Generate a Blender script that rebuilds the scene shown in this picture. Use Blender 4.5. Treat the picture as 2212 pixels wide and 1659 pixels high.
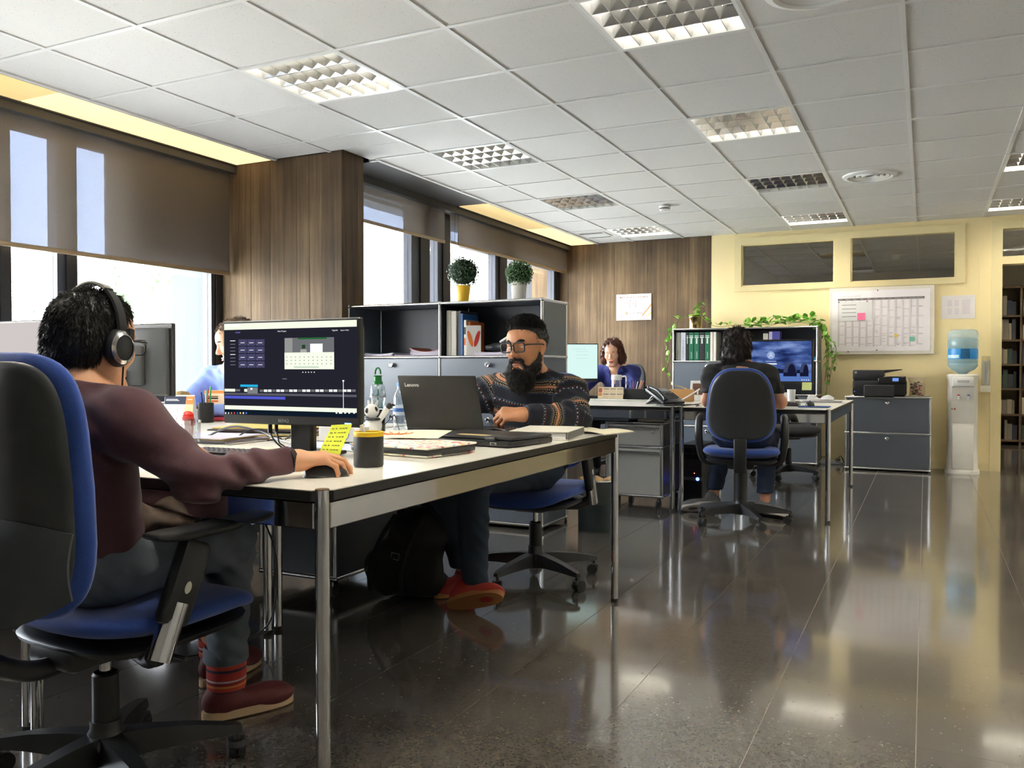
import bpy, bmesh, math, random
import numpy as np
from mathutils import Vector, Matrix, Euler
for _o in list(bpy.data.objects): bpy.data.objects.remove(_o)
SC = bpy.context.scene
COL = SC.collection
PI = math.pi
rnd = random.Random(7)

# ------------------------------------------------------------------ camera
cam_d = bpy.data.cameras.new('camera')
cam_d.sensor_width = 36.0
cam_d.lens = 36.0 * 1830.0 / 2212.0
cam_d.clip_start = 0.02
cam_o = bpy.data.objects.new('camera', cam_d)
COL.objects.link(cam_o)
cam_o.location = (0, 0, 1.010)
cam_o.rotation_euler = (math.radians(90 - 1.042), 0, math.radians(26.014))
SC.camera = cam_o

# ------------------------------------------------------------------ sky, exposure
W = bpy.data.worlds.new('sky'); SC.world = W; W.use_nodes = True
_n = W.node_tree; _n.nodes.clear()
_out = _n.nodes.new('ShaderNodeOutputWorld'); _bg = _n.nodes.new('ShaderNodeBackground')
_tc = _n.nodes.new('ShaderNodeTexCoord'); _sp = _n.nodes.new('ShaderNodeSeparateXYZ'); _rp = _n.nodes.new('ShaderNodeValToRGB')
_n.links.new(_tc.outputs['Generated'], _sp.inputs[0]); _n.links.new(_sp.outputs['Z'], _rp.inputs[0])
_rp.color_ramp.elements[0].position = 0.0; _rp.color_ramp.elements[0].color = (1.0, 0.955, 0.885, 1)
_rp.color_ramp.elements[1].position = 0.45; _rp.color_ramp.elements[1].color = (0.76, 0.84, 0.94, 1)
_n.links.new(_rp.outputs[0], _bg.inputs[0]); _bg.inputs[1].default_value = 6.0
_n.links.new(_bg.outputs[0], _out.inputs[0])
vs = SC.view_settings
vs.view_transform = 'Standard'; vs.look = 'None'; vs.gamma = 1.0; vs.use_curve_mapping = False
vs.exposure = 2.35

# ------------------------------------------------------------------ materials
MATS = {}
def _mix(nt, fac, a, b):
    m = nt.nodes.new('ShaderNodeMix'); m.data_type = 'RGBA'
    if hasattr(fac, 'is_linked'): nt.links.new(fac, m.inputs[0])
    else: m.inputs[0].default_value = fac
    for s, v in ((6, a), (7, b)):
        if hasattr(v, 'is_linked'): nt.links.new(v, m.inputs[s])
        else: m.inputs[s].default_value = (*v[:3], 1)
    return m.outputs[2]
def mat(name, col, rough=.5, metal=0., spec=.5, var=0.06, scale=12., stretch=(1, 1, 1), bump=0., bscale=None, coat=0., emit=None, es=1., rndv=0., sheen=0., coord='Object', alpha=1.):
    if name in MATS: return MATS[name]
    m = bpy.data.materials.new(name); m.use_nodes = True; MATS[name] = m
    nt = m.node_tree; b = nt.nodes['Principled BSDF']
    b.inputs['Roughness'].default_value = rough; b.inputs['Metallic'].default_value = metal
    b.inputs['Specular IOR Level'].default_value = spec; b.inputs['Coat Weight'].default_value = coat
    b.inputs['Sheen Weight'].default_value = sheen; b.inputs['Alpha'].default_value = alpha
    tc = nt.nodes.new('ShaderNodeTexCoord'); mp = nt.nodes.new('ShaderNodeMapping'); mp.inputs['Scale'].default_value = stretch
    nt.links.new(tc.outputs[coord], mp.inputs[0])
    nz = nt.nodes.new('ShaderNodeTexNoise'); nz.inputs['Scale'].default_value = scale; nz.inputs['Detail'].default_value = 5
    nt.links.new(mp.outputs[0], nz.inputs['Vector'])
    lo = [max(0, c * (1 - var)) for c in col]; hi = [min(1, c * (1 + var)) for c in col]
    c = _mix(nt, nz.outputs[0], lo, hi)
    if rndv:
        oi = nt.nodes.new('ShaderNodeObjectInfo'); mr = nt.nodes.new('ShaderNodeMapRange')
        mr.inputs[3].default_value = 1 - rndv; mr.inputs[4].default_value = 1 + rndv
        nt.links.new(oi.outputs['Random'], mr.inputs[0])
        vm = nt.nodes.new('ShaderNodeVectorMath'); vm.operation = 'SCALE'
        nt.links.new(c, vm.inputs[0]); nt.links.new(mr.outputs[0], vm.inputs['Scale']); c = vm.outputs[0]
    nt.links.new(c, b.inputs['Base Color'])
    if bump:
        n2 = nt.nodes.new('ShaderNodeTexNoise'); n2.inputs['Scale'].default_value = bscale or scale * 6; n2.inputs['Detail'].default_value = 4
        nt.links.new(mp.outputs[0], n2.inputs['Vector'])
        bp = nt.nodes.new('ShaderNodeBump'); bp.inputs['Strength'].default_value = bump; bp.inputs['Distance'].default_value = .004
        nt.links.new(n2.outputs[0], bp.inputs['Height']); nt.links.new(bp.outputs[0], b.inputs['Normal'])
    if emit:
        b.inputs['Emission Color'].default_value = (*emit, 1); b.inputs['Emission Strength'].default_value = es
    return m
def glass(name, tint=(.97, .98, .98), refl=.07, rough=.02, graz=.6):
    if name in MATS: return MATS[name]
    m = bpy.data.materials.new(name); m.use_nodes = True; MATS[name] = m; nt = m.node_tree; nt.nodes.clear()
    o = nt.nodes.new('ShaderNodeOutputMaterial'); t = nt.nodes.new('ShaderNodeBsdfTransparent'); g = nt.nodes.new('ShaderNodeBsdfGlossy')
    mx = nt.nodes.new('ShaderNodeMixShader'); lw = nt.nodes.new('ShaderNodeLayerWeight'); lw.inputs[0].default_value = .25
    ml = nt.nodes.new('ShaderNodeMapRange'); ml.inputs[3].default_value = refl; ml.inputs[4].default_value = graz
    nt.links.new(lw.outputs['Facing'], ml.inputs[0])
    t.inputs[0].default_value = (*tint, 1); g.inputs['Roughness'].default_value = rough
    nt.links.new(ml.outputs[0], mx.inputs[0]); nt.links.new(t.outputs[0], mx.inputs[1]); nt.links.new(g.outputs[0], mx.inputs[2]); nt.links.new(mx.outputs[0], o.inputs[0])
    return m
DISP = 2 ** -vs.exposure      # screens keep their own brightness whatever the exposure
def emis(name, col, s=1.):
    if name in MATS: return MATS[name]
    m = bpy.data.materials.new(name); m.use_nodes = True; MATS[name] = m; nt = m.node_tree; nt.nodes.clear()
    o = nt.nodes.new('ShaderNodeOutputMaterial'); e = nt.nodes.new('ShaderNodeEmission'); e.inputs[0].default_value = (*col, 1); e.inputs[1].default_value = s if s > 2.5 else s * DISP
    nt.links.new(e.outputs[0], o.inputs[0]); return m
def srgb(r, g, b):
    f = lambda c: (c / 255 / 12.92) if c / 255 <= .04045 else ((c / 255 + .055) / 1.055) ** 2.4
    return (f(r), f(g), f(b))

# ------------------------------------------------------------------ mesh helpers
class MB:
    def __init__(s): s.v = []; s.f = []
    def add(s, vs, fs, M=None):
        o = len(s.v)
        for p in vs: s.v.append(tuple(M @ Vector(p)) if M is not None else tuple(p))
        for f in fs: s.f.append(tuple(i + o for i in f))
        return s
    def box(s, c, d, M=None):
        x, y, z = (k / 2 for k in d)
        vs = [(c[0] + i * x, c[1] + j * y, c[2] + k * z) for k in (-1, 1) for j in (-1, 1) for i in (-1, 1)]
        return s.add(vs, [(0, 2, 3, 1), (4, 5, 7, 6), (0, 1, 5, 4), (1, 3, 7, 5), (3, 2, 6, 7), (2, 0, 4, 6)], M)
    def b2(s, a, b, M=None):
        return s.box([(a[i] + b[i]) / 2 for i in range(3)], [abs(b[i] - a[i]) for i in range(3)], M)
    def rbox(s, c, d, r=.005, seg=2, M=None, edges='all'):
        bm = bmesh.new(); bmesh.ops.create_cube(bm, size=1)
        for v in bm.verts: v.co = Vector((v.co.x * d[0], v.co.y * d[1], v.co.z * d[2]))
        es = bm.edges[:]
        if edges != 'all':
            ax = 'xyz'.index(edges); es = [e for e in es if abs((e.verts[0].co - e.verts[1].co).normalized()[ax]) > .9]
        bmesh.ops.bevel(bm, geom=es, offset=min(r, min(d) * .49) if edges == 'all' else r, segments=seg, profile=.5, affect='EDGES')
        bm.verts.index_update()
        vs = [tuple(v.co + Vector(c)) for v in bm.verts]; fs = [tuple(v.index for v in f.verts) for f in bm.faces]; bm.free()
        return s.add(vs, fs, M)
    def cyl(s, p0, p1, r0, r1=None, n=16, caps=True, M=None):
        r1 = r0 if r1 is None else r1
        p0 = Vector(p0); p1 = Vector(p1); d = (p1 - p0).normalized()
        a = d.orthogonal().normalized(); b = d.cross(a)
        vs = []; 
        for p, r in ((p0, r0), (p1, r1)):
            for i in range(n):
                t = 2 * PI * i / n; vs.append(p + (a * math.cos(t) + b * math.sin(t)) * r)
        fs = [(i, (i + 1) % n, n + (i + 1) % n, n + i) for i in range(n)]
        if caps: fs += [tuple(range(n - 1, -1, -1)), tuple(range(n, 2 * n))]
        return s.add(vs, fs, M)
    def tube(s, path, r, n=8, closed=False, M=None):
        P = [Vector(p) for p in path]; N = len(P); rs = r if isinstance(r, (list, tuple)) else [r] * N
        vs = []; fs = []; up = None
        for i in range(N):
            if closed: d = P[(i + 1) % N] - P[i - 1]
            else: d = P[min(i + 1, N - 1)] - P[max(i - 1, 0)]
            d = d.normalized()
            up = d.orthogonal().normalized() if up is None else (up - d * up.dot(d)).normalized()
            b = d.cross(up)
            for k in range(n):
                t = 2 * PI * k / n; vs.append(P[i] + (up * math.cos(t) + b * math.sin(t)) * rs[i])
        for i in range(N if closed else N - 1):
            j = (i + 1) % N
            for k in range(n):
                fs.append((i * n + k, i * n + (k + 1) % n, j * n + (k + 1) % n, j * n + k))
        if not closed: fs += [tuple(range(n - 1, -1, -1)), tuple(range((N - 1) * n, N * n))]
        return s.add(vs, fs, M)
    def lathe(s, prof, c=(0, 0, 0), n=24, M=None):
        vs = []; fs = []; m = len(prof)
        for r, z in prof:
            for i in range(n):
                t = 2 * PI * i / n; vs.append((c[0] + max(r, 1e-5) * math.cos(t), c[1] + max(r, 1e-5) * math.sin(t), c[2] + z))
        for j in range(m - 1):
            for i in range(n): fs.append((j * n + i, j * n + (i + 1) % n, (j + 1) * n + (i + 1) % n, (j + 1) * n + i))
        return s.add(vs, fs, M)
    def prism(s, poly, z0, z1, M=None):
        n = len(poly); vs = [(x, y, z0) for x, y in poly] + [(x, y, z1) for x, y in poly]
        fs = [tuple(range(n - 1, -1, -1)), tuple(range(n, 2 * n))] + [(i, (i + 1) % n, n + (i + 1) % n, n + i) for i in range(n)]
        return s.add(vs, fs, M)
    def sphere(s, c, r, nu=16, nv=10, sc=(1, 1, 1), M=None):
        prof = [(r * math.sin(PI * j / nv), -r * math.cos(PI * j / nv)) for j in range(nv + 1)]
        T = Matrix.Translation(c) @ Matrix.Diagonal((*sc, 1))
        return s.lathe(prof, n=nu, M=(M @ T if M is not None else T))
    def grid(s, fn, nu, nv, M=None, closeu=False):
        vs = [fn(i / (nu if closeu else nu - 1), j / (nv - 1)) for j in range(nv) for i in range(nu)]
        fs = [(j * nu + i, j * nu + (i + 1) % nu, (j + 1) * nu + (i + 1) % nu, (j + 1) * nu + i) for j in range(nv - 1) for i in range(nu if closeu else nu - 1)]
        return s.add(vs, fs, M)
    def solid(s, t):
        """give an open sheet a thickness t along its normals"""
        bm = bmesh.new(); V = [bm.verts.new(p) for p in s.v]
        for f in s.f:
            try: bm.faces.new([V[i] for i in f])
            except ValueError: pass
        bmesh.ops.recalc_face_normals(bm, faces=bm.faces[:])
        bmesh.ops.solidify(bm, geom=bm.faces[:], thickness=t); bm.verts.index_update()
        s.v = [tuple(v.co) for v in bm.verts]; s.f = [tuple(v.index for v in f.verts) for f in bm.faces]; bm.free(); return s
    def mesh(s, name, m, smooth=35, fix=True):
        me = bpy.data.meshes.new(name); me.from_pydata(s.v, [], s.f)
        if fix:
            bm = bmesh.new(); bm.from_mesh(me); bmesh.ops.recalc_face_normals(bm, faces=bm.faces[:]); bm.to_mesh(me); bm.free()
        if m is not None: me.materials.append(m)
        if smooth:
            me.polygons.foreach_set('use_smooth', [True] * len(me.polygons)); me.set_sharp_from_angle(angle=math.radians(smooth))
        me.update(); return me
    def build(s, name, m, parent=None, smooth=35, world=False, label=None, fix=True):
        if world and parent is not None:
            L = base_of(parent); s.v = [(p[0] - L[0], p[1] - L[1], p[2] - L[2]) for p in s.v]
        return link(name, s.mesh(name, m, smooth, fix), parent, label)
def base_of(o):
    v = Vector((0, 0, 0))
    while o is not None: v += o.location; o = o.parent
    return v
def link(name, me, parent=None, label=None, loc=None, rot=None):
    o = bpy.data.objects.new(name, me); COL.objects.link(o); o.parent = parent
    if label: o['label'] = label
    if loc is not None: o.location = loc
    if rot is not None: o.rotation_euler = rot
    return o
def thing(name, label, cat, loc=(0, 0, 0), rz=0., group=None):
    o = bpy.data.objects.new(name, None); COL.objects.link(o); o.empty_display_size = .05
    o.location = loc; o.rotation_euler = (0, 0, rz); o['label'] = label; o['category'] = cat
    if group: o['group'] = group
    return o
def tag(o, label, cat, group=None):
    o['label'] = label; o['category'] = cat
    if group: o['group'] = group
    return o
def struct(o, label=None):
    o['kind'] = 'structure'
    if label: o['label'] = label
    return o
def dup(root, loc, rz, label=None, group=None):
    r = root.copy(); COL.objects.link(r); r.location = loc; r.rotation_euler = (0, 0, rz)
    if label: r['label'] = label
    if group: r['group'] = group
    for ch in list(root.children):
        c = ch.copy(); COL.objects.link(c); c.parent = r
        for g in ch.children:
            d = g.copy(); COL.objects.link(d); d.parent = c
    return r
def RZ(a): return Matrix.Rotation(a, 4, 'Z')
def RX(a): return Matrix.Rotation(a, 4, 'X')
def RY(a): return Matrix.Rotation(a, 4, 'Y')
def T(*p): return Matrix.Translation(p if len(p) == 3 else p[0])
def text(name, s, size, m, parent, loc, rot=(PI / 2, 0, 0), align='LEFT', extrude=0.0, bold=0., sx=1.):
    c = bpy.data.curves.new(name, 'FONT'); c.body = s; c.size = size; c.align_x = align; c.align_y = 'CENTER'; c.extrude = extrude; c.offset = bold; c.resolution_u = 2
    t = bpy.data.objects.new(name, c); me = bpy.data.meshes.new_from_object(t)
    bpy.data.objects.remove(t); bpy.data.curves.remove(c)
    me.name = name; me.materials.clear(); me.materials.append(m)
    o = link(name, me, parent, loc=loc, rot=rot); o.scale = (sx, 1, 1); return o
def bez(p0, p1, p2, p3, n=12):
    out = []
    for i in range(n + 1):
        t = i / n; u = 1 - t
        out.append(tuple(u**3 * a + 3 * u * u * t * b + 3 * u * t * t * c + t**3 * d for a, b, c, d in zip(p0, p1, p2, p3)))
    return out
def spline(pts, n=8):
    """Catmull-Rom through pts"""
    P = [Vector(p) for p in pts]; P = [P[0] * 2 - P[1]] + P + [P[-1] * 2 - P[-2]]; out = []
    for i in range(1, len(P) - 2):
        for k in range(n):
            t = k / n; a, b, c, d = P[i - 1:i + 3]
            out.append(tuple(.5 * ((2 * b) + (c - a) * t + (2 * a - 5 * b + 4 * c - d) * t * t + (3 * b - a - 3 * c + d) * t**3)))
    out.append(tuple(P[-2])); return out

# common materials
CHROME = mat('chrome', (.62, .62, .63), .055, 1., var=.02)
CHROME_S = mat('satin_chrome', (.72, .72, .72), .22, 1., var=.02)
BLACKP = mat('black_plastic', (.014, .014, .015), .38, var=.1)
BLACKM = mat('black_matte', (.012, .012, .013), .6, var=.1)
BLACKG = mat('black_gloss', (.008, .008, .009), .08, var=.02)
WHITEP = mat('white_plastic', (.78, .78, .76), .35, var=.02)
PAPER = mat('paper_white', (.80, .79, .78), .7, var=.03, scale=5)
STEEL_G = mat('grey_powder_steel', srgb(104, 112, 122), .38, .15, var=.03)
STEEL_D = mat('anthracite_steel', srgb(84, 88, 95), .4, .15, var=.03)
STEEL_L = mat('light_grey_steel', srgb(192, 191, 186), .42, .1, var=.03)
GLASS = glass('window_glass')
# ================================================================== ROOM SHELL
CEIL = 2.50; YB = 9.57
GX, GY = -3.699, 2.626          # ceiling grid origin
def tile_floor_mat():
    m = bpy.data.materials.new('floor_tile'); m.use_nodes = True; nt = m.node_tree; b = nt.nodes['Principled BSDF']
    tc = nt.nodes.new('ShaderNodeTexCoord')
    geo = nt.nodes.new('ShaderNodeNewGeometry')
    v = nt.nodes.new('ShaderNodeTexVoronoi'); v.inputs['Scale'].default_value = 170; nt.links.new(geo.outputs['Position'], v.inputs['Vector'])
    r = nt.nodes.new('ShaderNodeValToRGB'); e = r.color_ramp.elements
    e[0].position = .0; e[0].color = (.050, .043, .035, 1); e[1].position = 1.; e[1].color = (.145, .128, .108, 1)
    for p, c in ((.18, (.080, .069, .057)), (.30, (.108, .094, .078)), (.80, (.114, .099, .082)), (.994, (.125, .109, .092)), (.9985, (.22, .21, .19))):
        k = e.new(p); k.color = (*c, 1)
    sp = nt.nodes.new('ShaderNodeSeparateColor'); nt.links.new(v.outputs['Color'], sp.inputs[0]); nt.links.new(sp.outputs[0], r.inputs[0])
    oi = nt.nodes.new('ShaderNodeObjectInfo'); mr = nt.nodes.new('ShaderNodeMapRange'); mr.inputs[3].default_value = .88; mr.inputs[4].default_value = 1.12
    nt.links.new(oi.outputs['Random'], mr.inputs[0]); vm = nt.nodes.new('ShaderNodeVectorMath'); vm.operation = 'SCALE'
    nt.links.new(r.outputs[0], vm.inputs[0]); nt.links.new(mr.outputs[0], vm.inputs['Scale']); nt.links.new(vm.outputs[0], b.inputs['Base Color'])
    n = nt.nodes.new('ShaderNodeTexNoise'); n.inputs['Scale'].default_value = 3.; nt.links.new(geo.outputs['Position'], n.inputs['Vector'])
    mr2 = nt.nodes.new('ShaderNodeMapRange'); mr2.inputs[3].default_value = .08; mr2.inputs[4].default_value = .16; nt.links.new(n.outputs[0], mr2.inputs[0])
    nt.links.new(mr2.outputs[0], b.inputs['Roughness'])
    b.inputs['IOR'].default_value = 1.7; b.inputs['Coat Weight'].default_value = .5; b.inputs['Coat Roughness'].default_value = .07
    return m
FT = tile_floor_mat()
JOINT = mat('floor_joint', (.34, .31, .27), .7)
floor = struct(MB().b2((-4.9, -3.0, -.06), (3.6, 14.6, -.0035)).build('floor', JOINT, None, 0), 'dark polished terrazzo tile floor')
tm = MB().box((0, 0, -.011), (.3975, .3975, .022)).mesh('tile', FT, 0)
fx0 = -.415 - .4 * 10; fy0 = 2.095 - .4 * 2      # lower-left tile corner
rest = MB()
for i in range(-2, 21):
    for j in range(-11, 34):
        x = fx0 + .4 * i + .2; y = fy0 + .398 * j + .199
        if x > 3.5 or y > 14.5 or x < -4.85: continue
        if 0 <= i < 15 and 0 <= j < 20: link('tile', tm, floor, loc=(x, y, 0))
        else: rest.box((x, y, -.011), (.3975, .3955, .022))
r = rest.build('tile_field', FT, floor, 0); r['kind'] = 'stuff'

# ---------------- ceiling
def ceil_mat():
    m = bpy.data.materials.new('ceiling_tile'); m.use_nodes = True; nt = m.node_tree; b = nt.nodes['Principled BSDF']
    geo = nt.nodes.new('ShaderNodeNewGeometry')
    v = nt.nodes.new('ShaderNodeTexVoronoi'); v.inputs['Scale'].default_value = 95; nt.links.new(geo.outputs['Position'], v.inputs['Vector'])
    n = nt.nodes.new('ShaderNodeTexNoise'); n.inputs['Scale'].default_value = 130; nt.links.new(geo.outputs['Position'], n.inputs['Vector'])
    sp = nt.nodes.new('ShaderNodeSeparateColor'); nt.links.new(v.outputs['Color'], sp.inputs[0])
    ad = nt.nodes.new('ShaderNodeMath'); ad.operation = 'MULTIPLY_ADD'; ad.inputs[1].default_value = .010; ad.inputs[2].default_value = -.0015
    nt.links.new(sp.outputs[0], ad.inputs[0])
    lt = nt.nodes.new('ShaderNodeMath'); lt.operation = 'LESS_THAN'; nt.links.new(v.outputs['Distance'], lt.inputs[0])
    m3 = nt.nodes.new('ShaderNodeMath'); m3.operation = 'MULTIPLY'; m3.inputs[1].default_value = 24.; nt.links.new(ad.outputs[0], m3.inputs[0]); nt.links.new(m3.outputs[0], lt.inputs[1])
    c = _mix(nt, lt.outputs[0], (.66, .645, .62), (.30, .28, .26))
    oi = nt.nodes.new('ShaderNodeObjectInfo'); mr = nt.nodes.new('ShaderNodeMapRange'); mr.inputs[3].default_value = .97; mr.inputs[4].default_value = 1.03
    nt.links.new(oi.outputs['Random'], mr.inputs[0]); vm = nt.nodes.new('ShaderNodeVectorMath'); vm.operation = 'SCALE'
    nt.links.new(c, vm.inputs[0]); nt.links.new(mr.outputs[0], vm.inputs['Scale']); nt.links.new(vm.outputs[0], b.inputs['Base Color'])
    b.inputs['Roughness'].default_value = .85
    bp = nt.nodes.new('ShaderNodeBump'); bp.inputs['Strength'].default_value = .15; bp.inputs['Distance'].default_value = .003; nt.links.new(n.outputs[0], bp.inputs['Height']); nt.links.new(bp.outputs[0], b.inputs['Normal'])
    return m
CT = ceil_mat()
BAR = mat('ceiling_bar', (.70, .69, .67), .4, var=.02)
YELLOW = mat('yellow_wall_paint', srgb(243, 224, 172), .6, var=.03, scale=2, bump=.05, bscale=90)
CREAM = mat('cream_trim_paint', srgb(234, 218, 168), .45, var=.02)
WHITEW = mat('white_wall_paint', srgb(226, 222, 212), .7, var=.03, scale=2)
DARKROOM = mat('dark_room_paint', srgb(205, 198, 182), .8, var=.05)
SOFFIT = mat('soffit_dark', (.055, .05, .045), .6)
ceiling = struct(MB().b2((-4.95, -3.0, 2.60), (3.6, 14.7, 2.72)).build('ceiling', WHITEW, None, 0), 'suspended white ceiling with square tiles')
LIGHTS = [(1, 1), (4, 1), (1, 4), (4, 4), (1, 7), (4, 7), (1, 10), (4, 10), (7, 1), (7, 4), (7, 7), (7, 10), (1, -2), (4, -2), (7, -2)]
VENTS = [(5, 7), (5, 1)]
ctm = MB().b2((-.294, -.294, 0), (.294, .294, .016)).mesh('ceiling_tile', CT, 0)
crest = MB()
def ctile(i, j):
    x0, x1 = GX + .6 * i, GX + .6 * (i + 1); y0, y1 = GY + .6 * j, GY + .6 * (j + 1)
    if (i, j) in LIGHTS and y0 < YB: return
    rects = [(x0, x1, y0, y1)]
    if y1 <= 4.73: rects = [(max(x0, -4.18), x1, y0, y1)]
    elif y0 >= 4.73: rects = [(max(x0, -3.53), x1, y0, y1)]
    elif x0 < -3.53:
        rects = [(max(x0, -4.18), x1, y0, 4.72)]
        if x1 > -3.59: rects.append((max(x0, -3.59), x1, 4.72, 5.05)); rects.append((max(x0, -3.53), x1, 5.05, y1))
    for a, b, c, d in rects:
        if y0 < YB: d = min(d, YB)
        if b - a < .03 or d - c < .03: continue
        full = abs(b - a - .6) < .001 and abs(d - c - .6) < .001
        vis = -1 <= i <= 8 and -1 <= j <= 11
        if full and vis: link('ceiling_tile', ctm, ceiling, loc=((a + b) / 2, (c + d) / 2, 2.505))
        else:
            t = MB().b2((a + .004, c + .004, 2.505), (b - .004, d - .004, 2.521))
            if vis: t.build('ceiling_tile', CT, ceiling, 0)
            else: crest.add(t.v, t.f)
for i in range(-1, 12):
    for j in range(-10, 20):
        if GY + .6 * j >= YB and (i < 0 or (i, j) in ((4, 15), (4, 18), (9, 16), (9, 13))): continue
        ctile(i, j)
r = crest.build('ceiling_tile_field', CT, ceiling, 0); r['kind'] = 'stuff'
for i in range(0, 12):
    x = GX + .6 * i; y1 = 4.72 if x < -3.6 else YB
    MB().b2((x - .012, -3, 2.4985), (x + .012, y1, 2.512)).build('grid_bar', BAR, ceiling, 0)
for j in range(-9, 12):
    y = GY + .6 * j; x0 = -4.18 if y < 4.72 else -3.53
    MB().b2((x0, y - .012, 2.499), (3.5, y + .012, 2.512)).build('grid_bar', BAR, ceiling, 0)
for x, a, b in ((-4.18, -3, 4.72), (-3.53, 5.05, YB)):      # edge angles at the window soffits
    MB().b2((x - .014, a, 2.494), (x + .014, b, 2.53)).build('edge_bar', BAR, ceiling, 0)
MB().b2((-3.60, 5.035, 2.494), (-3.51, 5.065, 2.53)).build('edge_bar', BAR, ceiling, 0)
for i in range(0, 12):       # the room behind the partition
    x = GX + .6 * i
    MB().b2((x - .012, YB + .14, 2.4985), (x + .012, 14.45, 2.512)).build('grid_bar', BAR, ceiling, 0)
for j in range(12, 20):
    y = GY + .6 * j
    MB().b2((-3.7, y - .012, 2.499), (3.5, y + .012, 2.512)).build('grid_bar', BAR, ceiling, 0)

# ---------------- board-marked concrete
def concrete_mat():
    m = bpy.data.materials.new('board_marked_concrete'); m.use_nodes = True; nt = m.node_tree; b = nt.nodes['Principled BSDF']
    geo = nt.nodes.new('ShaderNodeNewGeometry'); oi = nt.nodes.new('ShaderNodeObjectInfo')
    mp = nt.nodes.new('ShaderNodeMapping'); mp.inputs['Scale'].default_value = (34, 34, 1.3); nt.links.new(geo.outputs['Position'], mp.inputs[0])
    n1 = nt.nodes.new('ShaderNodeTexNoise'); n1.inputs['Scale'].default_value = 1.; n1.inputs['Detail'].default_value = 7; n1.inputs['Roughness'].default_value = .65
    nt.links.new(mp.outputs[0], n1.inputs['Vector'])
    n2 = nt.nodes.new('ShaderNodeTexNoise'); n2.inputs['Scale'].default_value = 2.6; n2.inputs['Detail'].default_value = 4; nt.links.new(geo.outputs['Position'], n2.inputs['Vector'])
    r = nt.nodes.new('ShaderNodeValToRGB'); e = r.color_ramp.elements
    e[0].position = .28; e[0].color = (*srgb(48, 35, 22), 1); e[1].position = .78; e[1].color = (*srgb(140, 118, 88), 1)
    k = e.new(.5); k.color = (*srgb(92, 73, 50), 1)
    a = nt.nodes.new('ShaderNodeMath'); a.operation = 'MULTIPLY_ADD'; a.inputs[1].default_value = .55; nt.links.new(n1.outputs[0], a.inputs[0])
    a2 = nt.nodes.new('ShaderNodeMath'); a2.operation = 'MULTIPLY_ADD'; a2.inputs[1].default_value = .34; nt.links.new(n2.outputs[0], a2.inputs[0])
    a3 = nt.nodes.new('ShaderNodeMath'); a3.operation = 'MULTIPLY_ADD'; a3.inputs[1].default_value = .16; a3.inputs[2].default_value = -.02; nt.links.new(oi.outputs['Random'], a3.inputs[0])
    nt.links.new(a3.outputs[0], a2.inputs[2]); nt.links.new(a2.outputs[0], a.inputs[2]); nt.links.new(a.outputs[0], r.inputs[0]); nt.links.new(r.outputs[0], b.inputs['Base Color'])
    b.inputs['Roughness'].default_value = .75
    bp = nt.nodes.new('ShaderNodeBump'); bp.inputs['Strength'].default_value = .5; bp.inputs['Distance'].default_value = .006; nt.links.new(n1.outputs[0], bp.inputs['Height']); nt.links.new(bp.outputs[0], b.inputs['Normal'])
    return m
CONC = concrete_mat()
pillar = struct(MB().b2((-4.9, 4.735, 0), (-3.612, 4.97, 2.6)).build('wall_pillar', CONC, None, 0), 'brown board-marked concrete pillar between the window bays')
x = -4.72; pr = random.Random(3)
while x < -3.60:
    w = min(pr.uniform(.085, .125), -3.60 - x)
    if w > .02: MB().rbox((x + w / 2, 4.727 + pr.uniform(-.0012, .0012), 1.25), (w - .0004, .016, 2.5), .0012, 1).build('plank', CONC, pillar, 0)
    x += w
y = 4.735
for w in (.075, .095, .066):
    MB().rbox((-3.607 + pr.uniform(-.0012, .0012), y + w / 2, 1.25), (.016, w - .0004, 2.5), .0012, 1).build('plank', CONC, pillar, 0); y += w
wconc = struct(MB().b2((-4.4, YB + .012, 0), (-2.175, YB + .15, 2.6)).build('wall_back_concrete', CONC, None, 0), 'brown board-marked concrete wall at the back')
x = -4.10
while x < -2.18:
    w = min(pr.uniform(.085, .13), -2.178 - x)
    if w > .02: MB().rbox((x + w / 2, YB + .004 + pr.uniform(-.0012, .0012), 1.25), (w - .0004, .016, 2.5), .0012, 1).build('plank', CONC, wconc, 0)
    x += w

# ---------------- yellow partition with two interior windows and a doorway
P1 = (-1.842, -.872, 1.915, 2.375); P2 = (-.715, .268, 1.910, 2.385)
DX0, DH = .668, 2.03; TR = (.66, 1.56, 2.105, 2.375)
m = MB(); y0, y1 = YB, YB + .12
for a, b, c, d in ((-2.175, P1[0], 0, 2.6), (P1[0], P2[1], 0, P1[2]), (P1[0], P2[1], 2.38, 2.6), (P1[1], P2[0], P1[2], 2.38), (P2[1], DX0 - .03, 0, 2.6), (DX0 - .03, 1.59, TR[3] + .02, 2.6), (1.59, 3.5, 0, 2.6)):
    m.b2((a, y0, c), (b, y1, d))
wback = struct(m.build('wall_back', YELLOW, None, 0), 'pale yellow partition wall at the back')
def frame_rect(a, b, c, d, w, yf, yb, name, mt, parent=None, holes=()):
    m = MB()
    m.b2((a, yf, c), (a + w, yb, d)); m.b2((b - w, yf, c), (b, yb, d)); m.b2((a + w, yf, c), (b - w, yb, c + w)); m.b2((a + w, yf, d - w), (b - w, yb, d))
    return m.build(name, mt, parent, 0)
w3 = struct(MB().b2((-1.915, YB - .018, 1.862), (.345, YB, 1.915)).b2((-1.915, YB - .018, 2.375), (.345, YB, 2.452)).b2((-1.915, YB - .018, 1.915), (-1.842, YB, 2.375)).b2((.268, YB - .018, 1.915), (.345, YB, 2.375)).b2((-.872, YB - .018, 1.915), (-.715, YB, 2.375)).build('window_3', CREAM, None, 0), 'cream framed pair of interior windows high in the partition')
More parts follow.
